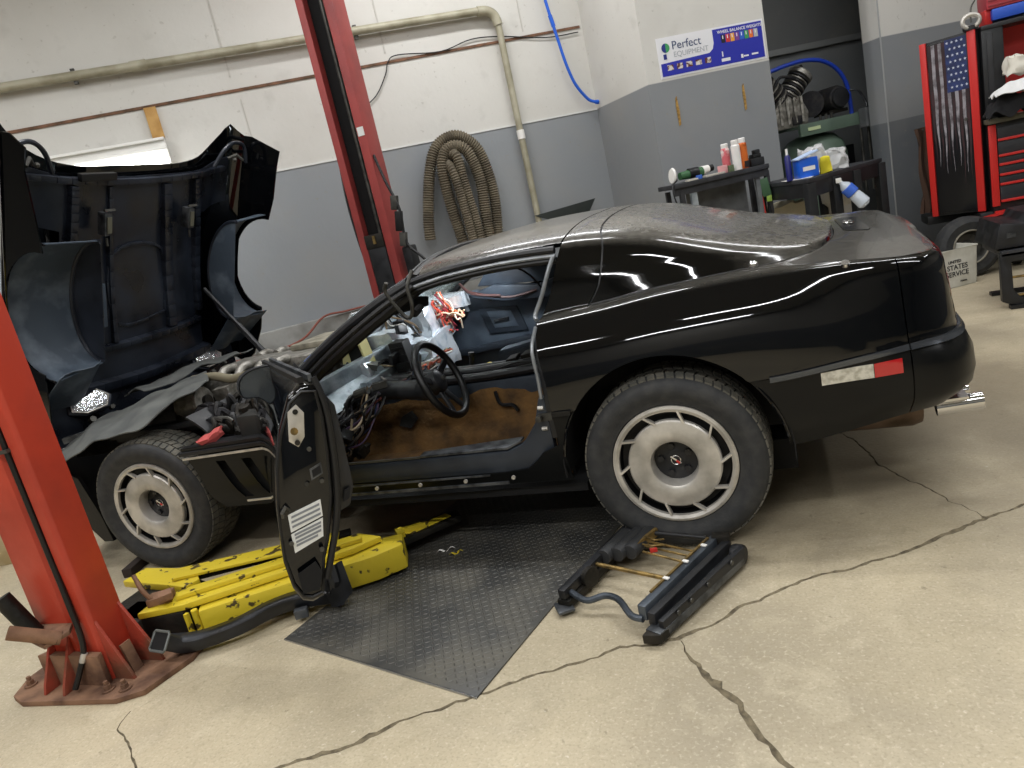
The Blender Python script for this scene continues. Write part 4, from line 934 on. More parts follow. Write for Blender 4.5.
# fender side walls with wheel opening  (domain u, v)
for s_ in (1, -1):
    arch = [(.855+.30*math.cos(math.radians(a)), -.20+.235*math.sin(math.radians(a))) for a in range(0, 181, 10)]
    tp_ = [(.16, -.03), (.3, .0), (.5, .02), (.8, .05), (1.1, .04), (1.4, .03), (1.64, .02)]
    vr = -.12 if s_ > 0 else -.24
    bt = [(1.645, -.03), (1.60, vr), (1.50, vr+.01), (1.3, (vr-.21)/2), (1.155, -.20)]+arch+[(.555, -.20), (.40, -.215), (.22, -.20), (.14, -.15)]
    hpanel('fender_side', tp_+bt, lambda u, v, s_=s_: H(u, v, s_*(.885-.02*abs(v+.1)*0+.004*math.sin(u*3)-.06*(1-sm(u, 0, .5)))), K['paint'], 'near fender side' if s_ > 0 else 'far fender side', flip=s_ < 0)
    # wheelhouse liner: dome over the wheel, hanging under the hood
    def lin(a, k, s_=s_):   # a 0..1 around, k 0..1 across from outer to inner
        th = math.radians(2+186*a); r = .335-.02*k; u = .855+r*math.cos(th); v = -.20+.76*r*math.sin(th)+.0
        return H(u, v-.05*k*math.sin(th), s_*(.865-.33*k))
    b = M(); b.grid(lin, 26, 5, .004); b.build('wheelhouse_liner', K['liner'], HOOD, 'grey-blue wheelhouse liner')
    inn_ = [lin(i/20, 1) for i in range(21)]
    b = M(); b.prism([p for p in inn_]+[H(.50, -.24, s_*.535), H(1.20, -.24, s_*.535)][:0], V((0, -s_*.004, 0))); b.build('wheelhouse_inner_wall', K['hoodin' if s_ > 0 else 'liner'], HOOD)
    b = M(); b.tube(smoothpath([lin(i/12, 1)+V((0, -s_*.006, 0))-HV*.004 for i in range(13)], 3), .011, 8); b.build('liner_flange', K['hoodin'], HOOD)
    b = M(); b.tube([lin(i/20, 0)+V((0, s_*.004, 0)) for i in range(21)], .007, 6); b.build('wheel_opening_lip', K['paint'], HOOD)
    # splash flap below the liner (rear)
    b = M(); b.grid(lambda i, j, s_=s_: H(.28+.27*i, -.21+.02*math.sin(j*7)-.05*i*(1-j)+.16*(1-i)*.8, s_*(.86-.33*j)), 6, 6, .004); b.build('splash_flap', K['liner'], HOOD)
    # fender rear box (behind the wheel toward the windshield)
    b = M(); b.tube(smoothpath([H(1.45, .03, s_*.60), H(1.55, .01, s_*.66), H(1.60, .0, s_*.74), H(1.58, -.01, s_*.83), H(1.48, -.02, s_*.85)], 5), .012, 8); b.build('corner_rib', K['hoodin'], HOOD)
    b = M(); b.tube([H(1.50, .02, s_*.72), H(1.53, -.01, s_*.76), H(1.50, -.03, s_*.80)], .010, 8); b.ball(H(1.50, -.02, s_*.73), .014, 8); b.build('hood_guide', K['steel'], HOOD)
# inner structural skin (centre) with frame ribs
hpanel('inner_skin', [(.18, -.53), (.4, -.53), (1.15, -.53), (1.22, -.80), (1.50, -.80), (1.42, -.5), (1.40, 0), (1.42, .5), (1.50, .80), (1.22, .80), (1.15, .53), (.4, .53), (.18, .53)], lambda u, w_: H(u, hskin(u, w_)-.035-.008*math.sin(u*11)*math.exp(-(w_/.4)**2), w_), K['hoodin'], 'black moulded inner skin', flip=True)
def rib(pts, w0=.05, t=.025, nm='stiffener_rib', m_='hoodin', off=-.05):
    b = M(); P = smoothpath([V((u, w_, 0)) for u, w_ in pts], 5)
    Q = [H(p.x, hskin(p.x, p.y)+off, p.y) for p in P]
    for a, c in zip(Q, Q[1:]): b.bar(a, c, t, w0, HV)
    return b.build(nm, K[m_], HOOD, bevel=.004)
rib([(1.43, -.75), (1.40, -.4), (1.38, 0), (1.40, .4), (1.43, .75)], .05, .03)
rib([(.55, .50), (.9, .49), (1.2, .47), (1.38, .46)], .05, .045)
rib([(.55, -.50), (.9, -.49), (1.2, -.47), (1.38, -.46)], .05, .045)
rib([(.50, .22), (.9, .20), (1.36, .20)], .03, .03); rib([(.50, -.24), (.9, -.24), (1.36, -.22)], .045, .06)
rib([(.50, -.50), (.48, -.2), (.48, .2), (.50, .50)], .05, .03)
rib([(.60, -.20), (.60, .18), (.98, .18), (.98, -.2), (.60, -.2)], .02, .016, off=-.045)
rib([(.30, -.55), (.27, 0), (.30, .55)], .08, .05)
b = M(); b.prism([H(.62, -.02+.03, .30), H(.62, .01, .42), H(.86, .03, .42), H(.86, .03, .30)], HV*-.03); b.build('inner_bracket', K['liner'], HOOD, bevel=.006)
# hood latches
for w_, u in ((.31, 1.19), (-.335, 1.17)):
    b = M(); b.prism([H(u-.06, .02, w_-.025), H(u+.06, .02, w_-.025), H(u+.06, .02, w_+.025), H(u-.06, .02, w_+.025)], -HV*.05); l_ = b.build('hood_latch', K['gtrim'], HOOD, bevel=.004)
    b = M(); b.prism([H(u-.045, -.032, w_-.015), H(u+.04, -.032, w_-.015), H(u+.04, -.032, w_+.015), H(u-.045, -.032, w_+.015)], -HV*.006); b.build('latch_insert', mat('olive_metal', '77776a', .4, .5), HOOD)
    b = M(); b.bar(H(u+.075, -.03, w_-.04), H(u+.075, -.03, w_+.03), .012, .012); b.cyl(H(u-.07, -.03, w_+.015), H(u-.11, -.035, w_+.015), .006, 8); b.build('latch_hook', K['steel'], HOOD)
b = M(); b.box(H(1.425, .02, .33), (.03, .22, .04), rotm(ry=-TH+PI/2)); b.build('rear_lip_block', K['trimb'], HOOD, bevel=.006)
# nose underside with headlamps
b = M(); b.grid(lambda i, j: H(.06+.22*j, -.12+.10*j+.02*math.sin(i*PI), .80-1.6*i), 16, 4, .01); b.build('nose_inner_panel', K['hoodin'], HOOD)
for s_, u0 in ((1, .245), (-1, .235)):
    hc = H(u0, -.07, s_*.50)
    nx_ = (V((.86, -.28 if s_ > 0 else -.1, .30))).normalized(); hx = V((0, 0, 1)).cross(nx_).normalized(); hz = nx_.cross(hx)
    q = lambda a, c, d=0: hc+hx*a+hz*c+nx_*d
    ol = [(-.095, -.03), (-.085, .05), (.06, .055), (.11, -.0), (.08, -.05), (-.03, -.06)]
    b = M(); b.prism([q(a*1.22, c*1.22, -.05) for a, c in ol], nx_*.05); b.build('headlamp_bezel', K['hoodin'], HOOD, bevel=.01)
    b = M(); b.prism([q(a, c, .002) for a, c in ol], nx_*.012); b.build('headlamp', K['lampglass'], HOOD, bevel=.004, label='bright rectangular headlamp')
    b = M(); b.tube([q(a, c, .012) for a, c in ol], .005, 6, closed=True); b.build('headlamp_rim', K['alu'], HOOD)
    b = M(); b.cyl(q(-.02, -.10, -.03), q(-.02, -.10, .02), .016, 10); b.cyl(q(.10, -.07, -.02), q(.10, -.07, .02), .012, 10); b.build('lamp_adjuster', K['steel'], HOOD)
# prop strut
b = M(); b.tube([H(.70, -.02, -.50), V((-2.62, 1.36, .70))], .013, 8); b.tube([H(.70, -.02, -.50).lerp(V((-2.62, 1.36, .70)), .5), V((-2.62, 1.36, .70))], .019, 8); b.build('hood_strut', K['plastic'], HOOD)
# ================================================================== INTERIOR
def cp(b, nm, m_, lab=None, **k): return b.build(nm, K[m_] if isinstance(m_, str) else m_, CAR, lab, **k)
rr = random.Random(11)
# passenger side shell (closed door and its inner card)
bodypanel('passenger_door', [(-1.6, vz(-1.6, .30)), (-.42, vz(-.42, .30)), (-.42, 8), (-1.0, 8), (-1.6, 8)], K['paint'], far=True)
b = M(); b.prism([(-1.55, 1.60, .36), (-.50, 1.60, .36), (-.46, 1.60, .84), (-.72, 1.60, .86), (-.92, 1.60, .80), (-1.08, 1.60, .80), (-1.25, 1.60, .88), (-1.42, 1.60, .86), (-1.55, 1.60, .70)], (0, .05, 0)); card = cp(b, 'passenger_door_card', 'bluedoor', 'blue-grey passenger door card', bevel=.012)
for nm, pts, m_, d in (('card_pull_frame', [(-1.26, .77), (-1.02, .75), (-.98, .60), (-1.22, .61)], 'bluegrey', .012), ('card_pocket', [(-1.21, .745), (-1.06, .73), (-1.03, .63), (-1.18, .64)], 'bluedoor', .016)):
    b = M(); b.prism([(x, 1.60, z) for x, z in pts], (0, -d, 0)); b.build(nm, K[m_], card, bevel=.004)
b = M(); b.bar((-1.17, 1.575, .685), (-1.08, 1.575, .69), .012, .012); b.build('card_handle', K['gtrim'], card)
b = M(); b.prism([(-1.5, 1.60, .50), (-.55, 1.60, .56), (-.55, 1.54, .56), (-1.5, 1.55, .50)], (0, 0, .04)); b.build('armrest', K['bluegrey'], card, bevel=.012)
b = M(); b.cyl((-1.17, 1.60, .82), (-1.17, 1.585, .82), .02, 14); b.build('card_knob', K['plastic'], card)
# passenger window sill structure and regulator
b = M(); b.prism([(-1.22, 1.55, .90), (-.50, 1.55, .84), (-.46, 1.55, .95), (-.80, 1.55, .98), (-1.14, 1.55, .99)], (0, .09, 0)); cp(b, 'far_window_sill', 'bluegrey', bevel=.01)
b = M(); b.prism([(-1.30, 1.5, .86), (-1.05, 1.5, .80), (-.80, 1.5, .78), (-.60, 1.5, .84), (-.62, 1.5, .90), (-.85, 1.5, .86), (-1.1, 1.5, .90)], (0, .06, 0)); cp(b, 'far_armrest_trim', 'bluegrey', bevel=.01)
for pts in ([(-1.28, 1.48, .90), (-1.15, 1.45, .86), (-1.0, 1.47, .82), (-.85, 1.5, .83)], [(-1.30, 1.5, .94), (-1.2, 1.42, .88), (-1.05, 1.45, .84)]):
    b = M(); b.tube(smoothpath(pts, 6), .008, 6); cp(b, 'red_edge_cable', mat('dull_red_wire', '3a1d1a', .6))
b = M(); b.tube(smoothpath([(-.95, 1.2, 1.14), (-.90, 1.3, 1.02), (-.84, 1.42, .92), (-.80, 1.45, .82), (-.86, 1.5, .76)], 8), .006, 6); cp(b, 'hanging_cable', 'wire')
b = M(); b.lathe((-1.0, 1.25, 1.08), (-.75, .1, -.6), [(0, -.03), (.04, -.03), (.055, .02), (.05, .022), (0, .0)], 20); lp_ = cp(b, 'work_lamp', 'plastic', 'black work lamp hung under the roof')
b = M(); b.lathe((-1.0, 1.25, 1.08), (-.75, .1, -.6), [(0, .006), (.046, .016)], 20); b.build('lamp_lens', mat('work_lamp_glow', 'f4f8ff', .3, emit=18), lp_, fix=False)
la_ = area('work_lamp_light', (-1.02, 1.25, 1.06), .08, .08, 4.5, (0, 0, 0), (.9, .95, 1)); la_.rotation_euler = V((.72, -.12, .68)).to_track_quat('Z', 'Y').to_euler()
# rear bulkhead, cargo floor, inner quarter
b = M(); b.box((-.44, .9, .46), (.05, 1.42, .42)); cp(b, 'rear_bulkhead', 'under')
b = M(); b.box((.1, .9, .60), (1.05, 1.30, .04)); b.box((.12, .9, .50), (.9, 1.0, .2)); cp(b, 'cargo_floor', 'under')
for y in (.26, 1.54): b = M(); b.box((.1, y, .72), (1.0, .03, .28)); cp(b, 'cargo_side_trim', 'under')
# footwell floor and tunnel (brown insulation)
b = M(); b.box((-1.05, .9, .262), (1.25, 1.44, .02)); cp(b, 'cabin_floor', 'carpet')
def tun(i, j):
    x = -1.66+1.2*i; n_ = noise.noise(V((x*6, j*4, 2)))*.018+noise.noise(V((x*22, j*12, 5)))*.006
    pr_ = [(.60, .27), (.655, .36), (.675, .45), (.70, .52), (.75, .555)]
    k = j*4; a = min(3, int(k)); t = k-a; y = pr_[a][0]+(pr_[a+1][0]-pr_[a][0])*t; z = pr_[a][1]+(pr_[a+1][1]-pr_[a][1])*t
    return (x, y-n_, z+n_*.3)
b = M(); b.grid(tun, 48, 14, .01); cp(b, 'tunnel_insulation', 'carpet', 'torn brown insulation on the centre tunnel', smooth=70)
b = M(); b.prism([(-1.66, .69, .27), (-.46, .69, .27), (-.46, 1.10, .27), (-1.66, 1.10, .27)], (0, 0, .28)); cp(b, 'centre_tunnel', 'bluegrey', bevel=.02)
for pts in ([(-1.40, .645, .40), (-1.38, .655, .44), (-1.33, .66, .46), (-1.30, .65, .42), (-1.34, .645, .38)],):
    b = M(); b.prism(pts, (0, -.02, 0)); cp(b, 'insulation_hole', 'under')
for pts in ([(-.62, .66, .52), (-.64, .65, .44), (-.66, .63, .36), (-.70, .6, .30)], [(-.88, .67, .50), (-.86, .655, .44), (-.80, .65, .43), (-.78, .65, .40)], ):
    b = M(); b.tube(smoothpath(pts, 5), .009, 6); cp(b, 'tear_edge', 'trimb')
# rails along the tunnel top
for y0, z0, r in ((.70, .575, .022), (.74, .60, .018), (.80, .59, .025)):
    b = M(); b.tube(smoothpath([(-1.55, y0+.02, z0+.01), (-1.2, y0+.01, z0), (-.9, y0, z0-.005), (-.6, y0, z0+.01), (-.48, y0, z0+.02)], 5), r, 10); cp(b, 'tunnel_rail', 'plastic')
b = M(); b.prism([(-.95, 1.0, .60), (-.5, 1.0, .66), (-.48, 1.1, .66), (-.95, 1.1, .60)], (0, 0, .02)); cp(b, 'tunnel_cover', 'bluedoor', bevel=.004)
b = M(); b.cyl((-1.055, .85, .55), (-1.035, .85, .655), .012, 10); b.cyl((-1.037, .85, .645), (-1.034, .85, .665), .016, 10); cp(b, 'gear_lever', 'trimb')
b = M(); b.prism([(-1.01, .80, .555), (-.93, .80, .56), (-.92, .82, .59), (-.96, .84, .60), (-1.01, .83, .585)], (0, .04, 0)); cp(b, 'yellow_connector', mat('yellow_plastic', 'c9b12a', .5), 'yellow connector', bevel=.005)
b = M(); b.box((-.99, .78, .56), (.05, .02, .015)); cp(b, 'white_tag', 'white')
for k in range(4):
    b = M(); x = -.80+.07*k; b.prism([(x-.03, .76+.02*k, .60), (x+.03, .74+.02*k, .61), (x+.035, .80+.02*k, .62), (x-.02, .82+.02*k, .61)], (0, 0, .02+.008*k)); cp(b, 'seatbelt_bracket', 'dirty', bevel=.003)
# steering wheel and column
sw = V((-1.035, .47, .640)); ax = V((.93, .06, .36)).normalized()
X, Y_, Z_ = frame(ax)
SP = lambda r, th, h: sw+ax*h+(X*math.cos(th)+Y_*math.sin(th))*r
b = M(); b.tube([SP(.178, 2*PI*i/48, 0) for i in range(48)], .0165, 12, closed=True); stw = cp(b, 'steering_wheel', 'trimb', 'black steering wheel', smooth=60)
for th in (0.35, PI-.35, -PI/2-.35, -PI/2+.35):
    b = M(); b.bar(SP(.035, th, -.03), SP(.175, th, -.004), .03, .012, ax); b.build('wheel_spoke', K['plastic'], stw, bevel=.003)
b = M(); b.lathe(sw, ax, [(0, .01), (.03, .008), (.05, -.005), (.055, -.03), (.05, -.05), (.03, -.06)], 24); b.build('wheel_hub', K['plastic'], stw)
b = M(); b.cyl(sw+ax*.010, sw+ax*.02, .012, 10); b.build('hub_nut', K['steel'], stw)
b = M(); b.tube([sw-ax*.03, sw-ax*.10, sw-ax*.12], [.05, .052, .045], 16); b.tube([sw-ax*.10, V((-1.33, .49, .62)), V((-1.50, .50, .59))], [.042, .044, .036], 16); b.cyl((-1.50, .50, .59), (-1.66, .50, .54), .02, 12); col_ = cp(b, 'steering_column', 'plastic', 'black steering column')
b = M(); b.tube([V((-1.40, .44, .645)), V((-1.47, .44, .63))], .02, 10); b.bar((-1.38, .452, .65), (-1.30, .452, .66), .012, .03); b.build('ignition_lock', K['steel'], col_)
b = M(); b.tube([sw-ax*.09, sw-ax*.07+Y_*.10+X*.04, sw-ax*.05+Y_*.14+X*.06], .005, 6); b.build('turn_stalk', K['plastic'], col_)
# dash carrier (perforated pale beam), firewall, foil-wrapped ducts
b = M(); b.box((-1.74, .9, .53), (.05, 1.60, .56)); cp(b, 'firewall', 'dirty')
def beam(a, c, w0, h0, nm='dash_beam', m_='galv', holes=3):
    a, c = V(a), V(c); b = M(); b.bar(a, c, w0, h0); o = cp(b, nm, m_, bevel=.004); d = (c-a)
    for i in range(holes):
        p = a+d*((i+.7)/(holes+.6)); b = M(); b.cyl(p+V((.0, -w0/2-.001, .0)), p+V((0, -w0/2+.004, 0)), h0*.22, 14); b.build('beam_hole', K['under'], o)
    return o
beam((-1.72, .34, .66), (-1.50, .95, .735), .05, .07, holes=3)
b = M(); b.prism([(-1.68, .40, .62), (-1.5, .80, .66), (-1.46, .80, .60), (-1.60, .40, .55)], (-.02, .0, .02)); cp(b, 'dash_bracket', 'galv', bevel=.006)
beam((-1.52, .60, .62), (-1.45, 1.35, .66), .04, .05, holes=4)
def crumple(c, s, amp=.02, nm='foil_insulation', m_='foil', seed=0, sub_=5):
    b = M(); b.box((0, 0, 0), s); bmesh.ops.subdivide_edges(b.bm, edges=b.bm.edges, cuts=sub_, use_grid_fill=True)
    for v in b.bm.verts:
        q = v.co*9+V((seed, seed*2, 0)); v.co += V((noise.noise(q), noise.noise(q+V((9, 0, 0))), noise.noise(q+V((0, 9, 0)))))*amp; v.co += V(c)
    return cp(b, nm, m_, smooth=20)
crumple((-1.56, 1.02, .70), (.16, .26, .24), .03, seed=1); crumple((-1.50, 1.32, .77), (.22, .30, .22), .035, seed=2)
crumple((-1.40, 1.18, .64), (.14, .30, .18), .03, seed=3); crumple((-1.60, .78, .66), (.12, .18, .12), .02, seed=4)
crumple((-1.33, 1.42, .86), (.16, .14, .08), .02, seed=5); crumple((-1.36, 1.05, .585), (.12, .12, .08), .02, seed=6)
crumple((-1.62, 1.42, .88), (.20, .30, .10), .03, seed=9); crumple((-1.46, 1.52, .84), (.30, .12, .10), .03, seed=7)
b = M(); b.grid(lambda i, j: (-1.70+.06*math.sin(j*PI)+.05*i, .85+.75*i, .80+.13*math.sin(j*PI*.9)+.05*j), 12, 6, .01); cp(b, 'upper_foil_shield', 'foil', smooth=30)
# yellowed frame
fo, fi = [(-1.70, 1.0, .66), (-1.545, .98, .70), (-1.58, 1.0, .835), (-1.72, 1.02, .79)], [(-1.675, .99, .685), (-1.57, .975, .715), (-1.60, .99, .81), (-1.695, 1.01, .775)]
for i in range(4): b = M(); b.bar(V(fo[i])+V((0, -.22, 0)), V(fo[(i+1) % 4])+V((0, -.22, 0)), .05, .02); cp(b, 'vent_frame_side', 'cream')
b = M(); b.prism([V(q)+V((0, -.18, 0)) for q in fo], (0, .02, 0)); cp(b, 'vent_frame_back', 'under')
# black box module
bb = [(-1.47, .83, .775), (-1.385, .83, .775), (-1.36, .83, .60), (-1.45, .83, .575)]
b = M(); b.prism(bb, (-.01, .10, 0)); o = cp(b, 'black_module', mat('black_box_plastic', '0a0b0a', .6, bump=.1), 'black plastic module box', bevel=.008)
for i in range(4): b = M(); b.bar((-1.452+i*.004, .826, .745-i*.04), (-1.39+i*.006, .826, .747-i*.04), .006, .008); b.build('module_rib', K['plastic'], o)
b = M(); b.box((-1.545, .74, .70), (.08, .06, .03), rotm(.2, .4, .5)); cp(b, 'dash_switch_block', 'steel')
# wiring: tangles at the kick panel, dash and tunnel
wc = ['0b0b0c', '1a1512', '4c3a55', '6e5a42', 'a8977a', '5c2d2a', '33405e', '8f8a84', '0d0d0d', '0f1012']
def loom(p, q, n, spread, sag, seed, r=(.003, .006), mats=wc):
    r_ = random.Random(seed)
    for i in range(n):
        a = V(p)+V([r_.uniform(-1, 1)*s for s in spread]); c = V(q)+V([r_.uniform(-1, 1)*s for s in spread]); pts = [a]
        for k in (1, 2, 3, 4):
            m_ = a.lerp(c, k/5)+V([r_.uniform(-1, 1)*s*.9 for s in spread])+V((0, 0, -sag*math.sin(k/5*PI)*r_.random())); pts.append(m_)
        pts.append(c); b = M(); b.tube(smoothpath(pts, 5), r_.uniform(*r), 5)
        cp(b, 'wire', mat('wire_'+mats[i % len(mats)], mats[i % len(mats)], .5))
loom((-1.62, .30, .36), (-1.36, .46, .62), 16, (.04, .05, .04), .05, 1)
loom((-1.66, .22, .42), (-1.50, .50, .58), 14, (.05, .06, .05), .05, 2, (.004, .008), wc[:2]+['141416', '26262b'])
loom((-1.60, .26, .34), (-1.50, .34, .52), 12, (.06, .04, .05), .02, 3, (.004, .009), ['0b0b0c', 'b3a68c', '0c0c0d', '15151a', '5d5348'])
loom((-1.48, .62, .61), (-1.30, .80, .62), 12, (.05, .05, .03), .04, 4)
loom((-1.37, 1.30, .92), (-1.30, 1.32, .72), 10, (.03, .03, .03), .03, 5, (.004, .006), ['b5502f', 'c9a27e', '8a2f3b', 'd8c8b0', 'b3402e'])
loom((-1.40, 1.28, .84), (-1.26, 1.34, .80), 8, (.03, .02, .03), .03, 6, (.004, .007), ['c8643a', 'd9b99a', 'a83232', 'e0c0a0'])
loom((-1.20, .78, .60), (-.62, .72, .60), 6, (.04, .03, .015), .02, 7, (.004, .007), wc[:2])
loom((-1.42, .90, .60), (-1.20, .92, .66), 10, (.05, .05, .03), .03, 8, (.004, .006), ['e8e2da', 'c96a50', '3a3a3a', 'a8977a'])
loom((-1.62, .72, .70), (-1.40, 1.0, .60), 10, (.05, .05, .04), .03, 12, (.004, .008), ['0b0b0c', '141416', '3a3a3a', 'a8977a'])
loom((-1.55, 1.05, .86), (-1.42, 1.25, .66), 9, (.05, .05, .05), .03, 13, (.004, .007), ['0b0b0c', '26262b', 'b9b4ad', '6e5a42'])
for k in range(12):
    b = M(); c = V((-1.60+rr.uniform(-.06, .22), .75+rr.uniform(0, .65), .70+rr.uniform(-.06, .14))); b.box(c, [rr.uniform(.02, .07) for _ in range(3)], rotm(*[rr.uniform(0, 3) for _ in range(3)]))
    cp(b, 'dash_clip', ['dirty', 'plastic', 'galv', 'trimb'][k % 4], bevel=.003)
for k in range(16):
    b = M(); c = V((-1.60+rr.uniform(-.08, .14), .30+rr.uniform(-.08, .12), .44+rr.uniform(-.13, .12))); b.box(c, [rr.uniform(.02, .06) for _ in range(3)], rotm(*[rr.uniform(0, 3) for _ in range(3)]))
    cp(b, 'wiring_connector', ['dirty', 'plastic', 'steel', 'trimb'][k % 4], bevel=.003)
b = M(); b.ball((-1.60, .25, .345), .035, 10, (1.3, .8, .7)); cp(b, 'pedal_pivot', 'galv')
b = M(); b.box((-1.50, .42, .36), (.02, .09, .05), rotm(0, .5, 0)); b.bar((-1.52, .42, .37), (-1.6, .43, .55), .014, .014); cp(b, 'brake_pedal', 'dirty')
# interior rear-view mirror and bent rod across the pillar
b = M(); b.prism([(-1.20, .50, .955), (-1.10, .66, .95), (-1.09, .66, .995), (-1.12, .60, 1.01), (-1.20, .48, 1.0)], (-.03, .0, 0)); cp(b, 'rear_view_mirror', 'plastic', bevel=.006)
b = M(); b.tube(smoothpath([(-.885, .16, 1.155), (-.905, .13, 1.10), (-.905, .13, 1.03), (-.925, .14, .985), (-.955, .15, .985), (-.985, .14, 1.04), (-1.005, .13, 1.10), (-.985, .12, 1.13)], 6), .008, 8); cp(b, 'bent_rod', 'steel', 'bent steel visor rod')
b = M(); b.tube([(-.92, .16, .99), (-.93, .24, 1.0)], .016, 10); cp(b, 'rod_grip', 'trimb')
# ================================================================== ENGINE BAY
for far in (False, True):
    s_ = (lambda y: 1.8-y) if far else (lambda y: y)
    b = M(); b.bar((-3.25, s_(.40), .56), (-1.75, s_(.36), .60), .09, .10); cp(b, 'frame_rail', 'dirty', bevel=.008)
    b = M(); b.bar((-2.75, s_(.20), .64), (-2.1, s_(.24), .655), .04, .02); b.bar((-2.75, s_(.24), .62), (-2.1, s_(.28), .63), .05, .03); cp(b, 'upper_control_arm', 'plastic')
    b = M(); b.cyl((-2.443, s_(.33), .38), (-2.443, s_(.40), .70), .05, 16); cp(b, 'shock_tower', 'dirty')
    b = M(); b.grid(lambda i, j: (-2.443+.42*math.cos(PI*(.02+.30*i)), s_(.16+.35*j), .34+.42*math.sin(PI*(.02+.30*i))), 8, 3, .01); cp(b, 'inner_fender', 'plastic')
b = M(); b.box((-2.35, .9, .3), (1.2, 1.2, .05)); cp(b, 'engine_undertray', 'under')
b = M(); b.prism([(-2.62, .62, .36), (-1.86, .62, .36), (-1.86, 1.2, .36), (-2.62, 1.2, .36)], (0, 0, .30)); cp(b, 'engine_block', 'iron', bevel=.02)
for y, t_ in ((.66, -.35), (1.16, .35)):
    b = M(); b.box((-2.22, y, .72), (.56, .13, .08), rotm(t_)); vc = cp(b, 'valve_cover', 'cast', bevel=.02, seg=3)
    for i in range(7): b = M(); b.box((-2.44+.07*i, y, .765), (.02, .11, .015), rotm(t_)); b.build('cover_fin', K['cast'], vc)
b = M(); b.box((-2.22, .91, .77), (.62, .24, .06)); pl_ = cp(b, 'intake_plenum', 'cast', bevel=.02, seg=3)
for i in range(4): b = M(); b.tube(smoothpath([(-2.42+.12*i, .80, .79), (-2.42+.12*i, .72, .795), (-2.42+.12*i, .66, .75)], 4), .024, 12); b.build('intake_runner', K['cast'], pl_)
for i in range(4): b = M(); b.tube(smoothpath([(-2.42+.12*i, 1.02, .79), (-2.42+.12*i, 1.10, .795), (-2.42+.12*i, 1.16, .75)], 4), .024, 12); b.build('intake_runner', K['cast'], pl_)
b = M(); b.prism([(-2.14, .94, .80), (-1.84, .94, .80), (-1.84, 1.24, .80), (-2.1, 1.24, .80)], (0, 0, .035)); cp(b, 'pale_wiper_cover', mat('pale_dusty_plastic', '8f8a7a', .7, col2='6b6658', scale=14), bevel=.012)
b = M(); b.tube(smoothpath([(-2.55, .62, .79), (-2.35, .56, .80), (-2.2, .52, .78), (-2.05, .5, .80)], 6), .022, 10); cp(b, 'dusty_hose', mat('dusty_beige_hose', '7d7661', .8), smooth=70)
# alternator
ac = V((-2.40, .42, .70)); aa = V((1, .1, .08)).normalized()
b = M(); b.lathe(ac, aa, [(0, -.07), (.05, -.068), (.074, -.06), (.08, -.03), (.08, .05), (.074, .07), (.045, .075), (0, .078)], 24); al = cp(b, 'alternator', 'cast', 'dusty silver alternator')
for i in range(12):
    x, y, z = frame(aa); d = x*math.cos(i*PI/6)+y*math.sin(i*PI/6); b = M(); b.bar(ac+aa*-.045+d*.075, ac+aa*.06+d*.075, .008, .012, d); b.build('cooling_fin', K['cast'], al)
b = M(); b.cyl(ac+aa*.075, ac+aa*.095, .03, 14); b.build('pulley', K['dirty'], al)
for c, r in (((-2.26, .36, .64), .07), ((-2.18, .34, .66), .05)):
    b = M(); b.cyl(V(c), V(c)+V((.02, -.03, .01)), r, 20); b.tube([V(c)+V((.03*math.cos(a)*r*30, -.03, r*math.sin(a))) for a in [i*PI/8 for i in range(16)]], .007, 6, closed=True); o = cp(b, 'accessory_pulley', 'iron'); o['kind'] = 'stuff'
# brake booster, master cylinder, battery tray, washer bottle
b = M(); b.lathe((-1.86, .42, .66), (1, 0, 0), [(0, -.06), (.08, -.055), (.115, -.02), (.12, .02), (.11, .05), (0, .055)], 28); cp(b, 'brake_booster', 'dirty')
b = M(); b.box((-1.99, .42, .68), (.14, .06, .06)); b.box((-1.99, .42, .725), (.12, .07, .04)); cp(b, 'master_cylinder', 'cast', bevel=.008)
b = M(); b.box((-1.85, .2, .60), (.12, .14, .16)); cp(b, 'fluid_reservoir', mat('grey_bottle', '2b2b28', .5), bevel=.02)
b = M(); b.tube(smoothpath([(-1.76, .14, .60), (-1.74, .13, .75), (-1.72, .16, .84), (-1.68, .2, .82)], 6), .03, 12); cp(b, 'cowl_duct', 'trimb')
for k in range(46):
    b = M(); c = V((rr.uniform(-2.75, -1.80), rr.uniform(.50, 1.5), rr.uniform(.58, .72))) if k % 3 else V((rr.uniform(-2.15, -1.80), rr.uniform(.25, .5), rr.uniform(.56, .66)))
    if k % 3: b.box(c, [rr.uniform(.03, .11) for _ in range(3)], rotm(*[rr.uniform(-.4, .4) for _ in range(3)]))
    else: b.cyl(c, c+V((rr.uniform(-.05, .05), rr.uniform(-.08, .08), rr.uniform(-.02, .06))), rr.uniform(.015, .035), 12)
    cp(b, 'engine_bracket', ['dirty', 'iron', 'cast', 'plastic', 'steel', 'iron'][k % 6], bevel=.005)
def hoses(n, x0, x1, y0, y1, z0, z1, seed, dl=.3, r=(.006, .018), mt=('dirty', 'trimb', 'iron', 'wire')):
    r_ = random.Random(seed)
    for i in range(n):
        p = V((r_.uniform(x0, x1), r_.uniform(y0, y1), r_.uniform(z0, z1))); d = V((r_.uniform(-dl, dl), r_.uniform(-dl, dl), 0)); b = M()
        b.tube(smoothpath([p, p+d*.35+V((0, 0, r_.uniform(0, .05))), p+d*.7+V((r_.uniform(-.05, .05), 0, r_.uniform(-.02, .05))), p+d-V((0, 0, .05))], 5), r_.uniform(*r), 7)
        cp(b, 'engine_hose', mt[i % len(mt)])
hoses(24, -2.3, -1.9, .62, 1.5, .62, .78, 4); hoses(14, -2.15, -1.85, .22, .5, .60, .70, 6, .12)
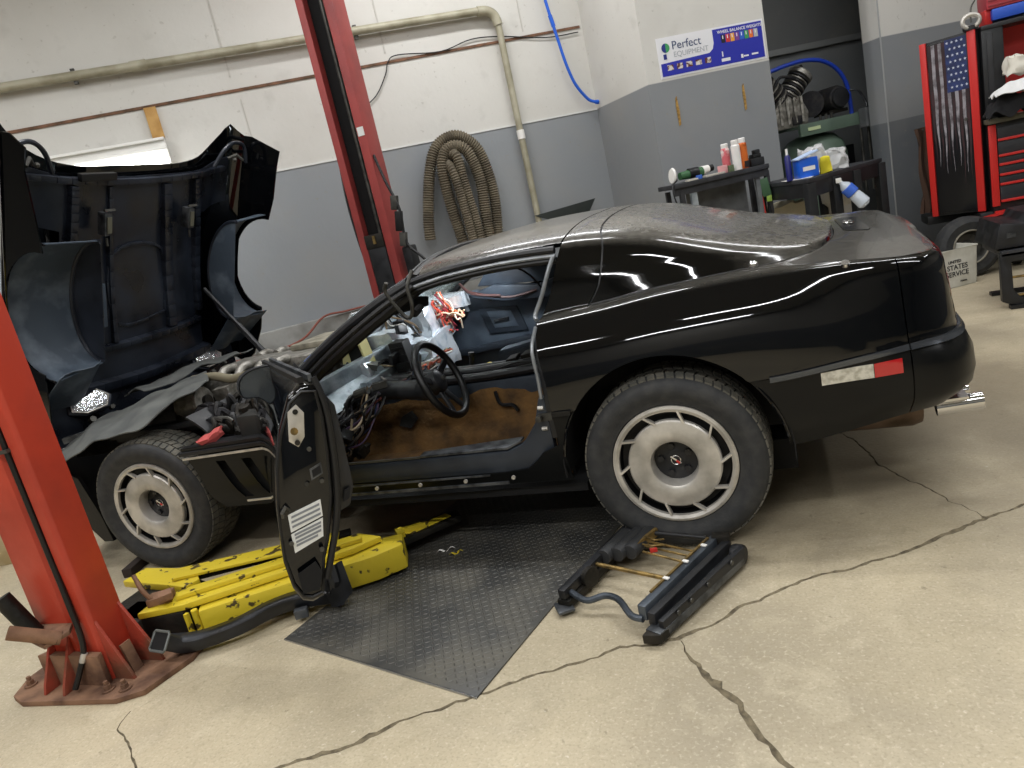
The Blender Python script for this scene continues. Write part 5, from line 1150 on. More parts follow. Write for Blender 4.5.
hoses(10, -2.05, -1.85, .16, .4, .58, .68, 7, .10, (.008, .016), ('steel', 'dirty'))
b = M(); b.prism([(-3.05, .3, .60), (-2.95, .3, .60), (-2.95, 1.5, .60), (-3.05, 1.5, .60)], (0, 0, .08)); cp(b, 'radiator_support', 'dirty', bevel=.01)
b = M(); b.box((-3.0, .9, .42), (.06, 1.0, .36)); cp(b, 'radiator', 'dirty')
b = M(); b.prism([(-3.35, .25, .55), (-3.05, .25, .60), (-3.05, 1.55, .60), (-3.35, 1.55, .55)], (0, 0, .02)); cp(b, 'nose_support_panel', 'plastic')
b = M(); b.bar((-3.06, .18, .66), (-2.62, .52, .69), .035, .03); cp(b, 'cross_brace', 'gtrim')
# ---- grey rubber splash mats lying over the bay (stay with the car)
def sheet(name, pts_l, pts_r, n, m, amp, seed, lab):
    A_ = smoothpath(pts_l, 6); B_ = smoothpath(pts_r, 6)
    def f(i, j):
        a = A_[min(len(A_)-1, int(round(i*(len(A_)-1))))]; c = B_[min(len(B_)-1, int(round(i*(len(B_)-1))))]
        p = a.lerp(c, j); q = p*7+V((seed, 0, 0)); return p+V((0, 0, noise.noise(q)*amp+math.sin(j*PI)*.015))
    b = M(); b.grid(f, n, m, .005); o = b.build(name, K['rubber'], CAR, lab, smooth=70); return o
sheet('rubber_splash_sheet', [(-2.94, -.03, .545), (-2.84, -.03, .60), (-2.64, -.02, .675), (-2.44, .02, .705), (-2.30, .10, .76), (-2.22, .28, .80), (-2.26, .42, .80)],
      [(-3.10, .14, .60), (-3.0, .22, .66), (-2.92, .30, .72), (-2.78, .42, .745), (-2.70, .55, .77), (-2.66, .68, .79), (-2.60, .78, .80)], 36, 14, .035, 3, 'grey rubber splash sheet draped over the front tyre and bay')
sheet('rubber_splash_sheet', [(-2.78, .50, .80), (-2.66, .72, .815), (-2.58, .92, .82), (-2.52, 1.1, .83), (-2.60, 1.12, .815)],
      [(-3.0, .56, .78), (-3.02, .80, .775), (-3.02, 1.0, .78), (-2.96, 1.15, .79), (-2.80, 1.25, .80)], 24, 10, .03, 8, 'grey rubber splash sheet lying across the engine below the hood')
b = M(); b.box((0, 0, 0), (.10, .045, .035)); bmesh.ops.subdivide_edges(b.bm, edges=b.bm.edges, cuts=3, use_grid_fill=True)
for v in b.bm.verts: v.co = rotm(.2, -.35, .6) @ (v.co+V((noise.noise(v.co*40), noise.noise(v.co*40+V((5, 0, 0))), noise.noise(v.co*40+V((0, 5, 0)))))*.02)+V((-2.0, .06, .618))
tag(b.build('red_rag', K['cloth'], smooth=60), 'small crumpled red rag on the fender ledge behind the front wheel', 'rag')
# ================================================================== FLOOR OBJECTS
# ---- steel checker plate
PA4 = [V((-1.388, -.533, 0)), V((-.519, -.802, 0)), V((-.20, .62, 0)), V((-1.10, .90, 0))]
t = thing('checker_plate', PA4[0], 'steel diamond-tread plate lying on the floor beside the car', 'plate')
b = M(); b.prism(PA4, (0, 0, .006)); b.build('plate', K['diamond'], t, bevel=.001)
b = M(); ex = (PA4[1]-PA4[0]).normalized(); ey = V((-ex.y, ex.x, 0)); poly = [(p.x, p.y) for p in PA4]; pit = .0215
for i in range(-12, 72):
    for j in range(-12, 90):
        c = PA4[0]+ex*(i+.5)*pit+ey*(j+.5)*pit
        if not all(inpoly((c.x+dx, c.y+dy), poly) for dx, dy in ((.012, 0), (-.012, 0), (0, .012), (0, -.012))): continue
        a = PI/4 if (i+j) % 2 else -PI/4; d = ex*math.cos(a)+ey*math.sin(a); n_ = V((-d.y, d.x, 0))
        q = [b.bm.verts.new(c+d*.0105+V((0, 0, .0062))), b.bm.verts.new(c+n_*.003+V((0, 0, .0062))), b.bm.verts.new(c-d*.0105+V((0, 0, .0062))), b.bm.verts.new(c-n_*.003+V((0, 0, .0062))), b.bm.verts.new(c+d*.006+V((0, 0, .0074))), b.bm.verts.new(c-d*.006+V((0, 0, .0074)))]
        for f in ((0, 1, 4), (1, 2, 5), (1, 5, 4), (2, 3, 5), (3, 0, 4), (3, 4, 5)): b._f([q[k] for k in f])
o = b.build('tread_lugs', mat('tread_lug_steel', '62605b', .45, .4), t, smooth=0); o['kind'] = 'stuff'
b = M(); b.bar(PA4[0]+V((0, 0, .003)), PA4[1]+V((0, 0, .003)), .004, .006); b.build('worn_edge', mat('bright_steel', 'a8aaad', .3, .9), t)
# ---- near lift post
t = thing('lift_post', (-2.08, -.72, 0), 'near red lift column with rusty base plate and yellow arm at the left edge', 'vehicle lift')
pp = [(-2.37, -.80), (-2.316, -.90), (-2.239, -.928), (-1.826, -.892), (-1.743, -.843), (-1.70, -.66), (-1.73, -.52), (-1.80, -.46), (-2.37, -.46)]
b = M(); b.prism([(x, y, 0) for x, y in pp], (0, 0, .02)); b.build('base_plate', K['rust'], t, 'rusty base plate', bevel=.002)
x0, x1, y0, y1, H_ = -2.20, -1.93, -.80, -.67, 3.6
b = M(); b.prism([(x0, y0, .02), (x0+.155, y0, .02), (x0+.17, y0+.025, .02), (x0+.20, y0+.025, .02), (x0+.215, y0, .02), (x1-.012, y0, .02), (x1, y0+.012, .02), (x1, y1, .02), (x1-.05, y1, .02), (x1-.05, y1-.01, .02), (x1-.012, y1-.012, .02), (x1-.012, y0+.045, .02), (x0+.012, y0+.045, .02), (x0+.012, y1-.012, .02), (x0+.05, y1-.01, .02), (x0+.05, y1, .02), (x0, y1, .02)], (0, 0, H_))
b.build('column', K['red'], t, bevel=.004)
def gus(pts, ext, nm='gusset'): b = M(); b.prism(pts, ext); b.build(nm, mat('red_rusty_gusset', '9c3a28', .6, col2='6e4431', scale=7, bump=.3), t, bevel=.002)
gus([(x1, -.79, .02), (x1+.09, -.79, .02), (x1+.08, -.79, .05), (x1, -.79, .25)], (0, .012, 0))
gus([(x1, -.685, .02), (x1+.12, -.685, .02), (x1+.11, -.685, .05), (x1, -.685, .26)], (0, .012, 0))
gus([(x0+.03, y0, .02), (x0+.03, y0-.09, .02), (x0+.03, y0-.08, .05), (x0+.03, y0, .20)], (.012, 0, 0))
gus([(x0+.125, y0, .02), (x0+.125, y0-.09, .02), (x0+.125, y0-.08, .05), (x0+.125, y0, .20)], (.012, 0, 0))
b = M(); b.prism([(x0, y0-.002, .02), (x1, y0-.002, .02), (x1+.01, y0-.03, .02), (x0-.02, y0-.03, .02)], (0, 0, .12)); b.build('foot_plate', K['rust'], t, bevel=.004)
b = M(); b.bar((x1+.05, -.735, .02), (x1+.03, -.735, .13), .04, .01, (1, 0, 0)); b.build('loose_shim', K['rust'], t)
for x, y in ((-1.83, -.84), (-1.78, -.60), (-2.30, -.84), (-1.90, -.85)):
    b = M(); b.cyl((x, y, .02), (x, y, .026), .022, 16); b.cyl((x, y, .026), (x, y, .042), .014, 6); b.cyl((x, y, .042), (x, y, .056), .008, 8); b.build('anchor_bolt', K['rust'], t)
# hose running down the column
b = M(); b.tube(smoothpath([(-2.0, -.79, 2.6), (-2.01, -.795, 1.6), (-2.0, -.80, 1.0), (-2.0, -.80, .6), (-1.985, -.81, .35), (-1.98, -.82, .18), (-2.01, -.845, .09), (-2.03, -.87, .035)], 6), .010, 10); b.build('column_hose', K['trimb'], t)
b = M(); b.cyl((-1.982, -.825, .15), (-1.995, -.835, .12), .011, 10); b.build('hose_fitting', K['alu'], t)
for z in (.90, 1.7): b = M(); b.bar((-2.03, -.805, z), (-1.98, -.805, z+.004), .02, .012); b.build('hose_clip', K['steel'], t)
# stub pipes on bracket
b = M(); b.cyl((-2.105, -.955, .32), (-2.03, -.86, .235), .024, 18, cap=False); b.cyl((-2.09, -.936, .303), (-2.03, -.86, .235), .019, 18, cap=False); b.cyl((-2.03, -.86, .235), (-2.025, -.853, .23), .024, 18); b.build('stub_pipe', K['rust'], t, 'rusty open-ended stub pipe')
b = M(); b.cyl((-2.21, -.87, .40), (-2.16, -.84, .24), .03, 18); b.build('stub_pipe', K['dirty'], t, 'dark stub pipe')
b = M(); b.prism([(-2.20, -.86, .225), (-2.05, -.90, .215), (-1.99, -.84, .235), (-2.02, -.80, .24), (-2.20, -.80, .235)], (0, 0, .015)); b.build('pipe_bracket', K['rust'], t, bevel=.003)
# carriage and arm
b = M(); b.prism([(-2.20, -.58, .03), (-1.97, -.60, .03), (-1.80, -.55, .03), (-1.80, -.36, .03), (-1.95, -.30, .03), (-2.2, -.30, .03)], (0, 0, .10)); b.build('carriage', K['dirty'], t, 'greasy black carriage foot', bevel=.01)
b = M(); b.prism([(-2.12, -.66, .03), (-1.98, -.66, .03), (-1.92, -.46, .03), (-2.12, -.46, .03)], (0, 0, .10)); b.build('carriage_block', K['dirty'], t, bevel=.01)
def slab(pts, z, th, nm, m_='yellow', lab=None, bev=.006): b = M(); b.prism([(x, y, z) for x, y in pts], (0, 0, th)); return b.build(nm, K[m_], t, lab, bevel=bev)
arm = slab([(-2.30, -.36), (-2.02, -.40), (-1.90, -.42), (-1.88, -.36), (-1.98, -.27), (-2.28, -.25)], .13, .03, 'rear_arm', lab='yellow arm section behind the column')
arm2 = slab([(-1.97, -.60), (-1.80, -.54), (-1.28, -.16), (-1.20, -.06), (-1.33, -.02), (-1.88, -.40), (-1.98, -.50)], .13, .025, 'arm_upper_plate', lab='chipped yellow swing arm')
b = M(); b.prism([(-1.74, -.54, .02), (-1.18, -.17, .02), (-1.10, -.08, .02), (-1.15, .02, .02), (-1.27, -.03, .02), (-1.82, -.42, .02)], (0, 0, .105)); b.build('arm_beam', K['yellow'], t, 'yellow box beam', bevel=.01)
b = M(); b.bar((-1.86, -.50, .165), (-1.27, -.09, .165), .035, .018); b.build('arm_ridge', K['yellow'], t, bevel=.003)
b = M(); b.bar((-2.02, -.34, .17), (-1.42, -.04, .15), .10, .012); b.build('arm_side_plate', K['yellow'], t, bevel=.003)
b = M(); b.bar((-1.95, -.30, .15), (-1.40, .02, .13), .07, .03); b.build('greasy_strip', K['dirty'], t)
slab([(-1.27, .01), (-1.16, .02), (-.98, .23), (-1.02, .29), (-1.08, .27)], .06, .03, 'inner_arm', 'dirty')
slab([(-1.22, .06), (-1.14, .07), (-1.02, .22), (-1.06, .245)], .09, .006, 'inner_arm_paint')
b = M(); b.bar((-1.20, .07, .11), (-1.17, .04, .10), .03, .03); b.bar((-1.2, .07, .105), (-1.1, .13, .105), .02, .02); b.build('arm_stop', K['yellow'], t)
b = M(); b.cyl((-1.76, -.535, .13), (-1.765, -.53, .03), .012, 10); b.bar((-1.775, -.56, .05), (-1.775, -.56, .13), .015, .015); b.build('arm_rib', K['yellow'], t)
b = M(); b.tube(smoothpath([(-1.93, -.53, .15), (-1.96, -.55, .22), (-2.0, -.53, .265), (-2.04, -.50, .25), (-2.04, -.48, .17)], 6), .009, 8); b.build('locking_ring', K['rust'], t)
b = M(); b.box((-1.93, -.51, .17), (.09, .07, .03), rotm(0, 0, .5)); b.box((-1.88, -.53, .19), (.05, .04, .03), rotm(.2, 0, .8)); b.build('lock_gear', K['rust'], t, bevel=.005)
# ---- far lift post
t = thing('lift_post', (-2.3, 2.6, 0), 'far red lift column with black channel leaning behind the car roof', 'vehicle lift')
fx0, fx1, fy0, fy1 = -2.42, -2.145, 2.42, 2.60
b = M(); b.prism([(fx0, fy0, 0), (fx0+.055, fy0, 0), (fx0+.055, fy0+.012, 0), (fx0+.012, fy0+.012, 0), (fx0+.012, fy1-.012, 0), (fx1-.012, fy1-.012, 0), (fx1-.012, fy0+.012, 0), (fx1-.065, fy0+.012, 0), (fx1-.065, fy0, 0), (fx1, fy0, 0), (fx1, fy1, 0), (fx0, fy1, 0)], (0, 0, 3.9)); b.build('column', K['redfar'], t, bevel=.003)
b = M(); b.box((-2.275, 2.56, 1.95), (.25, .02, 3.85)); b.build('channel_back', K['under'], t)
b = M(); b.box((-2.288, 2.46, .75), (.145, .09, .95)); b.build('carriage', K['plastic'], t, bevel=.008)
b = M(); b.box((-2.29, 2.44, 1.27), (.15, .06, .10)); b.build('carriage_head', K['dirty'], t, bevel=.006)
b = M(); b.cyl((-2.27, 2.50, 1.3), (-2.27, 2.50, 3.85), .014, 10); b.build('lift_screw', K['steel'], t)
b = M(); b.cyl((-2.235, 2.49, 1.32), (-2.235, 2.49, 3.85), .012, 10); b.build('lift_cable', K['steel'], t)
b = M(); b.box((-2.28, 2.40, 1.28), (.02, .01, .06)); b.build('brass_tag', K['brass'], t)
b = M(); b.prism([(-2.6, 2.2, 0), (-1.95, 2.2, 0), (-1.95, 2.75, 0), (-2.6, 2.75, 0)], (0, 0, .02)); b.build('base_plate', K['rust'], t)
b = M(); b.tube(smoothpath([(-2.425, 2.45, 1.85), (-2.445, 2.45, 1.6), (-2.44, 2.45, 1.35), (-2.425, 2.45, 1.15)], 6), .008, 6); b.build('side_cable', K['wire'], t)
b = M(); b.tube(smoothpath([(-2.14, 2.45, 1.85), (-2.09, 2.43, 1.66), (-2.03, 2.42, 1.45), (-2.04, 2.42, 1.22), (-1.95, 2.42, 1.10), (-1.85, 2.42, .98)], 8), .010, 8); b.build('side_hose', K['wire'], t)
b = M(); b.box((-2.07, 2.5, 1.08), (.07, .12, .22)); b.build('power_box', K['plastic'], t, bevel=.02)
for z, s in ((1.50, .05), (1.37, .07), (1.24, .05)): b = M(); b.box((-2.06, 2.43, z), (.05, .04, s*2), rotm(0, .2, 0)); b.build('valve_block', K['wire'] if s > .06 else K['steel'], t, bevel=.006)
for z in (2.02,): b = M(); b.box((-2.175, 2.417, z), (.05, .004, .06)); b.build('paper_tag', K['sticker'], t)
# ---- black floor duct
t = thing('floor_duct', (-1.6, -.5, 0), 'black plastic air duct lying on the floor below the open door', 'duct')
dp_ = smoothpath([(-1.77, -.70, .11), (-1.755, -.645, .065), (-1.69, -.60, .05), (-1.58, -.52, .055), (-1.50, -.43, .065), (-1.42, -.37, .065), (-1.34, -.335, .06), (-1.29, -.32, .06)], 5)
def sqtube(path_, w0, h0, nm, m_, taper=None):
    b = M(); rg = []
    for i, p in enumerate(path_):
        tn = (path_[min(i+1, len(path_)-1)]-path_[max(i-1, 0)]).normalized(); sd = V((-tn.y, tn.x, 0)).normalized(); up = tn.cross(sd)*-1
        if up.z < 0: up = -up
        k = taper(i/(len(path_)-1)) if taper else (1, 1)
        rg.append([b.bm.verts.new(p+sd*(a*w0/2*k[0])+up*(c*h0/2*k[1])) for a, c in ((-1, -.7), (-.8, -1), (.8, -1), (1, -.7), (1, .7), (.7, 1), (-.7, 1), (-1, .7))])
    for r0, r1 in zip(rg, rg[1:]):
        for k in range(8): b._f([r0[k], r0[(k+1) % 8], r1[(k+1) % 8], r1[k]])
    b._f(rg[-1]); return b.build(nm, m_, t, smooth=40)
blk = mat('glossy_black_duct', '0a0b0d', .3, col2='20232a', scale=9, rough2=.5)
sqtube(dp_, .075, .06, 'duct_body', blk, lambda q: (1-.15*math.sin(q*PI), 1-.15*math.sin(q*PI)))
q0 = dp_[0]; tn = (dp_[0]-dp_[2]).normalized(); sd = V((-tn.y, tn.x, 0)).normalized(); up = V((0, 0, 1)); up = (up-tn*up.dot(tn)).normalized()
b = M(); b.tube([q0+tn*.004+sd*a*.041+up*c*.034 for a, c in ((-1, -.8), (-.85, -1), (.85, -1), (1, -.8), (1, .8), (.85, 1), (-.85, 1), (-1, .8))], .005, 8, closed=True); b.build('duct_mouth_rim', mat('worn_duct_rim', '5f625f', .45), t)
b = M(); b.prism([q0+tn*.001+sd*a*.037+up*c*.030 for a, c in ((-1, -1), (1, -1), (1, 1), (-1, 1))], tn*.002); b.build('duct_mouth', K['under'], t)
b = M(); b.tube([dp_[-1]+V((0, .0, 0)), dp_[-1]+V((.015, .0, .05)), dp_[-1]+V((0, .02, .10))], .03, 10); b.prism([dp_[-1]+V((.01, -.05, -.03)), dp_[-1]+V((.04, -.05, -.03)), dp_[-1]+V((.04, .03, -.02)), dp_[-1]+V((.03, .03, .11)), dp_[-1]+V((-.02, -.03, .09))], (.012, .012, 0)); b.build('duct_flange', blk, t)
b = M(); b.box((-1.385, -.415, .035), (.05, .03, .035), rotm(0, 0, .5)); b.build('duct_tab', K['gtrim'], t, bevel=.004)
# ---- seat track frame
t = thing('seat_track', (-.1, -.2, 0), 'black power seat track frame with brass rods lying behind the rear wheel', 'seat track')
def rail(a, c, w0, h0, nm, m_): b = M(); b.bar(a, c, w0, h0); return b.build(nm, K[m_], t, bevel=.006)
rail((-.365, -.375, .065), (-.215, .055, .075), .03, .035, 'side_rail', 'plastic'); rail((-.365, -.375, .03), (-.225, .045, .035), .05, .03, 'lower_rail', 'dirty')
rail((-.39, -.39, .02), (-.34, -.36, .02), .07, .012, 'foot_plate', 'gtrim')
rail((-.08, -.49, .07), (.115, -.07, .075), .03, .05, 'side_rail', 'seatm'); rail((-.05, -.51, .06), (.15, -.09, .065), .028, .045, 'outer_rail', 'plastic')
rail((-.045, -.545, .03), (.18, -.13, .04), .055, .03, 'lower_rail', 'gtrim'); rail((-.02, -.53, .045), (.20, -.13, .06), .02, .05, 'outer_rail', 'plastic')
b = M(); b.prism([(-.075, -.56, .012), (-.02, -.56, .012), (-.0, -.52, .012), (-.06, -.52, .012)], (0, 0, .03)); b.build('rail_end', K['dirty'], t, bevel=.004)
b = M(); b.cyl((.165, -.11, .045), (.20, -.125, .048), .034, 18); b.build('end_cap', K['plastic'], t, bevel=.006)
b = M(); b.box((.13, -.08, .08), (.06, .04, .05)); b.build('rail_block', K['dirty'], t, bevel=.006)
b = M(); b.cyl((-.22, .02, .085), (.08, -.065, .085), .009, 12); b.build('cross_rod', K['plastic'], t)
b = M(); b.tube(smoothpath([(-.34, -.35, .06), (-.28, -.385, .05), (-.22, -.375, .06), (-.17, -.40, .06), (-.12, -.47, .05), (-.08, -.49, .05)], 6), .011, 10); b.build('bent_front_bar', K['seatm'], t)
b = M(); b.cyl((-.29, -.19, .07), (.0, -.31, .07), .0075, 12); b.build('brass_rod', K['brass'], t, 'brassy cross rod')
for dy in (0, .035, .075): b = M(); b.cyl((-.13, -.06-dy, .08), (.06-.02*dy*10, -.155-dy, .08), .004, 8); b.build('drive_cable', K['brass'], t)
for i, (x, y) in enumerate(((-.205, -.01), (-.235, -.065), (-.265, -.12))):
    pass
for i in range(3): b = M(); c = V((-.24+.045*i, -.07+.012*i, .075)); b.cyl(c+V((-.028, -.085, 0)), c+V((.028, .075, 0)), .027, 14); b.build('seat_motor', mat('motor_grey', '2c2d2e', .6, bump=.1), t, bevel=.004)
b = M(); b.bar((-.17, -.13, .08), (-.10, .0, .085), .012, .03); b.build('motor_bracket', K['brass'], t)
b = M(); b.cyl((-.30, -.26, .065), (-.285, -.27, .065), .035, 18); b.build('side_wheel', K['dirty'], t)
b = M(); b.bar((-.06, -.42, .098), (.09, -.10, .102), .008, .006); b.build('greasy_edge', K['brass'], t)
for k in range(3): b = M(); b.box((-.02+.05*k, -.35+.1*k, .103), (.012, .02, .004), rotm(0, 0, 1.1)); b.build('white_clip', K['white'], t)
for pts in ([(-.12, -.07, .10), (-.09, -.11, .11), (-.06, -.09, .10)], [(-.13, -.12, .10), (-.09, -.15, .11), (-.05, -.13, .10)]): b = M(); b.tube(smoothpath(pts, 5), .003, 6); b.build('loose_wire', K['brass'], t)
b = M(); b.box((-.09, -.145, .09), (.025, .012, .012), rotm(0, 0, .3)); b.build('red_plug', K['redplast'], t)
for f_ in (.15, .3, .5, .8): b = M(); c = V((-.02, -.53, .06)).lerp(V((.20, -.13, .075)), f_)+V((.012, -.006, 0)); b.cyl(c, c+V((.004, -.002, 0)), .008, 8); b.build('rivet', K['steel'], t)
# wood block under front wheel and plank at left
b = M(); b.box((-2.69, .03, .022), (.05, .16, .044), rotm(0, 0, .25)); tag(b.build('wheel_chock', mat('dark_wood_block', '2f241e', .8), bevel=.003), 'small dark wooden block on the floor by the front tyre', 'block')
t = thing('wooden_crate', (-4.0, .25, 0), 'pale wooden box end on the floor at the left picture edge', 'box')
b = M(); b.box((-4.05, .22, .14), (.5, .3, .28), rotm(0, 0, .3)); b.build('crate_body', mat('pale_plywood', 'c9b896', .7, col2='a8946c', scale=6), t, bevel=.004)
b = M(); b.box((-3.83, .1, .12), (.02, .16, .06), rotm(0, 0, .3)); b.build('crate_handle', K['steel'], t)
# litter
for i, (x, y, sx, sy, m_, lb, ct) in enumerate(((-1.01, .06, .05, .02, 'white', 'scrap of white paper on the floor beside the checker plate', 'paper'), (-.95, .03, .03, .015, 'yellow', 'flake of yellow paint on the floor beside the checker plate', 'flake'))):
    b = M(); b.grid(lambda a, c, x=x, y=y, sx=sx, sy=sy: (x+sx*(a-.5)+.02*c, y+sy*(c-.5)+.02*a, .012+.008*math.sin(a*7+c*3)), 6, 4, .001); tag(b.build('paper_scrap' if i == 0 else 'paint_flake', K[m_], smooth=0), lb, ct)
# ================================================================== BENCHES AND THINGS ON THE RIGHT
angC = math.atan2(dC.y, dC.x)
def bx(c, s, m_, nm, t, rz=angC, lab=None, bev=.003, rx=0, ry=0):
    b = M(); b.box(c, s, rotm(rx, ry, rz)); return b.build(nm, K[m_] if isinstance(m_, str) else m_, t, lab, bevel=bev)
# grey wall bench
t = thing('steel_bench', (.07, 3.72, 0), 'narrow grey steel bench against the pilaster under the banner', 'bench')
P1, P2 = V((-.255, 3.53, 1.182)), V((.435, 3.955, 1.182)); bd = (P2-P1).normalized(); bn = V((-bd.y, bd.x, 0))
b = M(); b.prism([P1, P2, P2+bn*.32, P1+bn*.32], (0, 0, -.035)); b.build('bench_top', K['bench'], t, bevel=.004)
b = M(); b.prism([P1+bn*.02, P2+bn*.02, P2+bn*.035, P1+bn*.035], (0, 0, -.09)); b.build('front_apron', K['bench'], t)
for s, o, m_ in ((.06, .03, 'bench'), (.16, .04, 'galv'), (.72, .05, 'benchgrey'), (.80, .04, 'bench'), (.06, .28, 'bench'), (.80, .28, 'bench')):
    p = P1+bd*s+bn*o; b = M(); b.bar(V((p.x, p.y, 1.13)), V((p.x, p.y, 0)), .05 if m_ == 'galv' else .035, .03, bn); b.build('leg', K[m_], t, 'pale galvanised leg' if m_ == 'galv' else None)
b = M(); b.prism([P1+bd*.2+bn*.25+V((0, 0, -.06)), P2-bd*.08+bn*.25+V((0, 0, -.06)), P2-bd*.08+bn*.25+V((0, 0, -.50)), P1+bd*.2+bn*.25+V((0, 0, -.50))], bn*.01); b.build('back_panel', K['benchgrey'], t)
b = M(); b.prism([P1+bd*.03+bn*.05+V((0, 0, -.75)), P2-bd*.03+bn*.05+V((0, 0, -.75)), P2-bd*.03+bn*.28+V((0, 0, -.75)), P1+bd*.03+bn*.28+V((0, 0, -.75))], (0, 0, .02)); b.build('lower_shelf', K['bench'], t)
def on1(s, o, z=0): return P1+bd*s+bn*o+V((0, 0, z+.001))
# polisher
t = thing('angle_polisher', on1(.22, .12), 'green and black power polisher with a white pad lying on the grey bench', 'tool')
b = M(); b.tube([on1(.10, .10, .05), on1(.20, .11, .05), on1(.30, .12, .05)], [.030, .034, .036], 14); b.build('body', mat('tool_green', '2f5b35', .5), t)
b = M(); b.tube([on1(.18, .11, .055), on1(.26, .115, .055)], .040, 14); b.build('grip', K['trimb'], t)
b = M(); b.lathe(on1(.04, .08, .065), -bd+V((0, 0, .1)), [(0, 0), (.055, .0), (.062, .008), (.055, .018), (0, .02)], 20); b.build('pad', K['white'], t, 'white pad')
b = M(); b.tube([on1(.30, .12, .055), on1(.36, .13, .06)], [.036, .03], 14); b.build('nose', K['white'], t)
b = M(); b.cyl(on1(.36, .13, .06), on1(.40, .135, .062), .026, 14); b.build('end_cap', K['wire'], t)
b = M(); b.tube(smoothpath([on1(.05, .05, .03), on1(-.02, .0, -.02), on1(-.02, -.03, -.14), on1(.04, -.02, -.22)], 6), .006, 6); b.build('power_cord', K['wire'], t)
# small bench clutter
for i, (s, o, w_, d, h, c, nm, lb, ct) in enumerate(((.16, .03, .09, .05, .012, 'c4c0b4', 'parts_tray', 'flat pale tray on the bench in front of the polisher', 'tray'), (.22, .02, .04, .03, .03, '3a64b8', 'blue_block', 'small blue block on the bench by the polisher', 'block'), (.36, .05, .16, .07, .015, 'b9b5aa', 'shop_paper', 'stack of pale paper on the bench middle', 'paper'), (.44, .05, .07, .03, .06, 'd8a0a0', 'pink_carton', 'small pink carton in front of the spray cans', 'carton'), (.50, .03, .04, .03, .05, '59684a', 'green_carton', 'small green carton at the foot of the white spray can', 'carton'))):
    b = M(); b.box(on1(s, o, h/2), (w_, d, h), rotm(rz=angC)); tag(b.build(nm, mat('clutter_'+c, c, .6), bevel=.002), lb, ct)
# spray cans
for s, o, r, h, c, capc, nm, lb in ((.53, .14, .033, .22, 'd2686e', 'e8e6e2', 'spray_can', 'pink spray can with white cap, leftmost of the three on the bench'), (.57, .05, .034, .23, 'e6e4e0', 'e4e0da', 'spray_can', 'white spray can in the middle of the three on the bench'), (.665, .11, .034, .235, 'd9702c', 'e9e7e4', 'spray_can', 'orange spray can with white cap, rightmost on the bench')):
    t = thing(nm, on1(s, o), lb, 'can', 'spray cans on the bench'); c0 = on1(s, o)
    b = M(); b.lathe(c0, (0, 0, 1), [(0, 0), (r, 0), (r, h*.80), (r*.8, h*.84), (0, h*.84)], 24); b.build('can_body', mat('can_'+c, c, .35, col2='efe9e4' if c != 'd9702c' else 'a34a1a', scale=14, mix=(.5, .6)), t)
    b = M(); b.lathe(c0, (0, 0, 1), [(r*.82, h*.84), (r*.85, h*.97), (r*.7, h), (0, h)], 24); b.build('cap', mat('cap_'+capc, capc, .4), t)
# charger
t = thing('battery_charger', on1(.76, .12), 'black battery charger with a battery on top at the right bench end', 'charger')
bx(on1(.76, .12, .03), (.12, .10, .06), 'plastic', 'charger_base', t, bev=.008); bx(on1(.77, .12, .075), (.07, .07, .03), 'wire', 'battery', t, bev=.006); bx(on1(.775, .11, .105), (.05, .05, .035), 'plastic', 'battery_top', t, bev=.01)
t = thing('cable_coil', on1(.675, .10), 'small black coiled cable with green tag beside the charger', 'cable')
b = M(); b.tube([on1(.675, .10, .035)+bd*.035*math.cos(a)+V((0, 0, .035*math.sin(a))) for a in [i*PI/10 for i in range(20)]], .008, 6, closed=True); b.build('coil', K['wire'], t)
bx(on1(.67, .09, .03), (.04, .03, .05), 'plastic', 'plug', t)
# black table
TF, TL, TR = V((.68, 3.45, 1.025)), V((.31, 4.20, 1.025)), V((1.28, 4.40, 1.025)); TB = TL+TR-TF
t = thing('black_table', (.8, 4.2, 0), 'black wooden table in front of the compressor alcove', 'table')
b = M(); b.prism([TF, TR, TB.lerp(TF, .25), TL], (0, 0, -.03)); b.build('table_top', K['bench'], t, bevel=.004)
for a, c in ((TF, TR), (TF, TL)): b = M(); cen = (TF+TR+TL)/3; q = lambda p: p.lerp(V((cen.x, cen.y, 1.02)), .05)+V((0, 0, -.08)); b.bar(q(a), q(c), .02, .11, (0, 0, 1)); b.build('apron', K['cabblack'], t, bevel=.003)
for p in (TF, TL, TR, TF.lerp(TR, .33), TF.lerp(TR, .62), TB.lerp(TF, .3)):
    cen = (TF+TR+TL)/3; q = p.lerp(V((cen.x, cen.y, 1.02)), .05); b = M(); b.bar(V((q.x, q.y, .99)), V((q.x, q.y, 0)), .065, .065, dC); b.build('leg', K['cabblack'], t, bevel=.003)
tdx = (TR-TF).normalized(); tdy = (TL-TF).normalized()
def on2(a, c, z=0): return TF+tdx*a+tdy*c+V((0, 0, z+.001))
t = thing('blue_tub', on2(.10, .14), 'blue plastic tub with its lid ajar on the front table corner', 'tub')
b = M(); b.box(on2(.14, .16, .07), (.145, .12, .14), rotm(rz=.35)); tb = b.build('tub_body', mat('tub_blue', '1c5fd2', .35), t, bevel=.01)
b = M(); b.box(on2(.13, .15, .16), (.16, .13, .012), rotm(0, -.25, .35)); b.build('tub_lid', mat('tub_lid', 'b9cdec', .4), t, bevel=.003)
b = M(); b.box(on2(.14, .16, .065)+V((.02, -.059, 0)), (.09, .003, .03), rotm(rz=.35)); b.build('tub_print', K['white'], t)
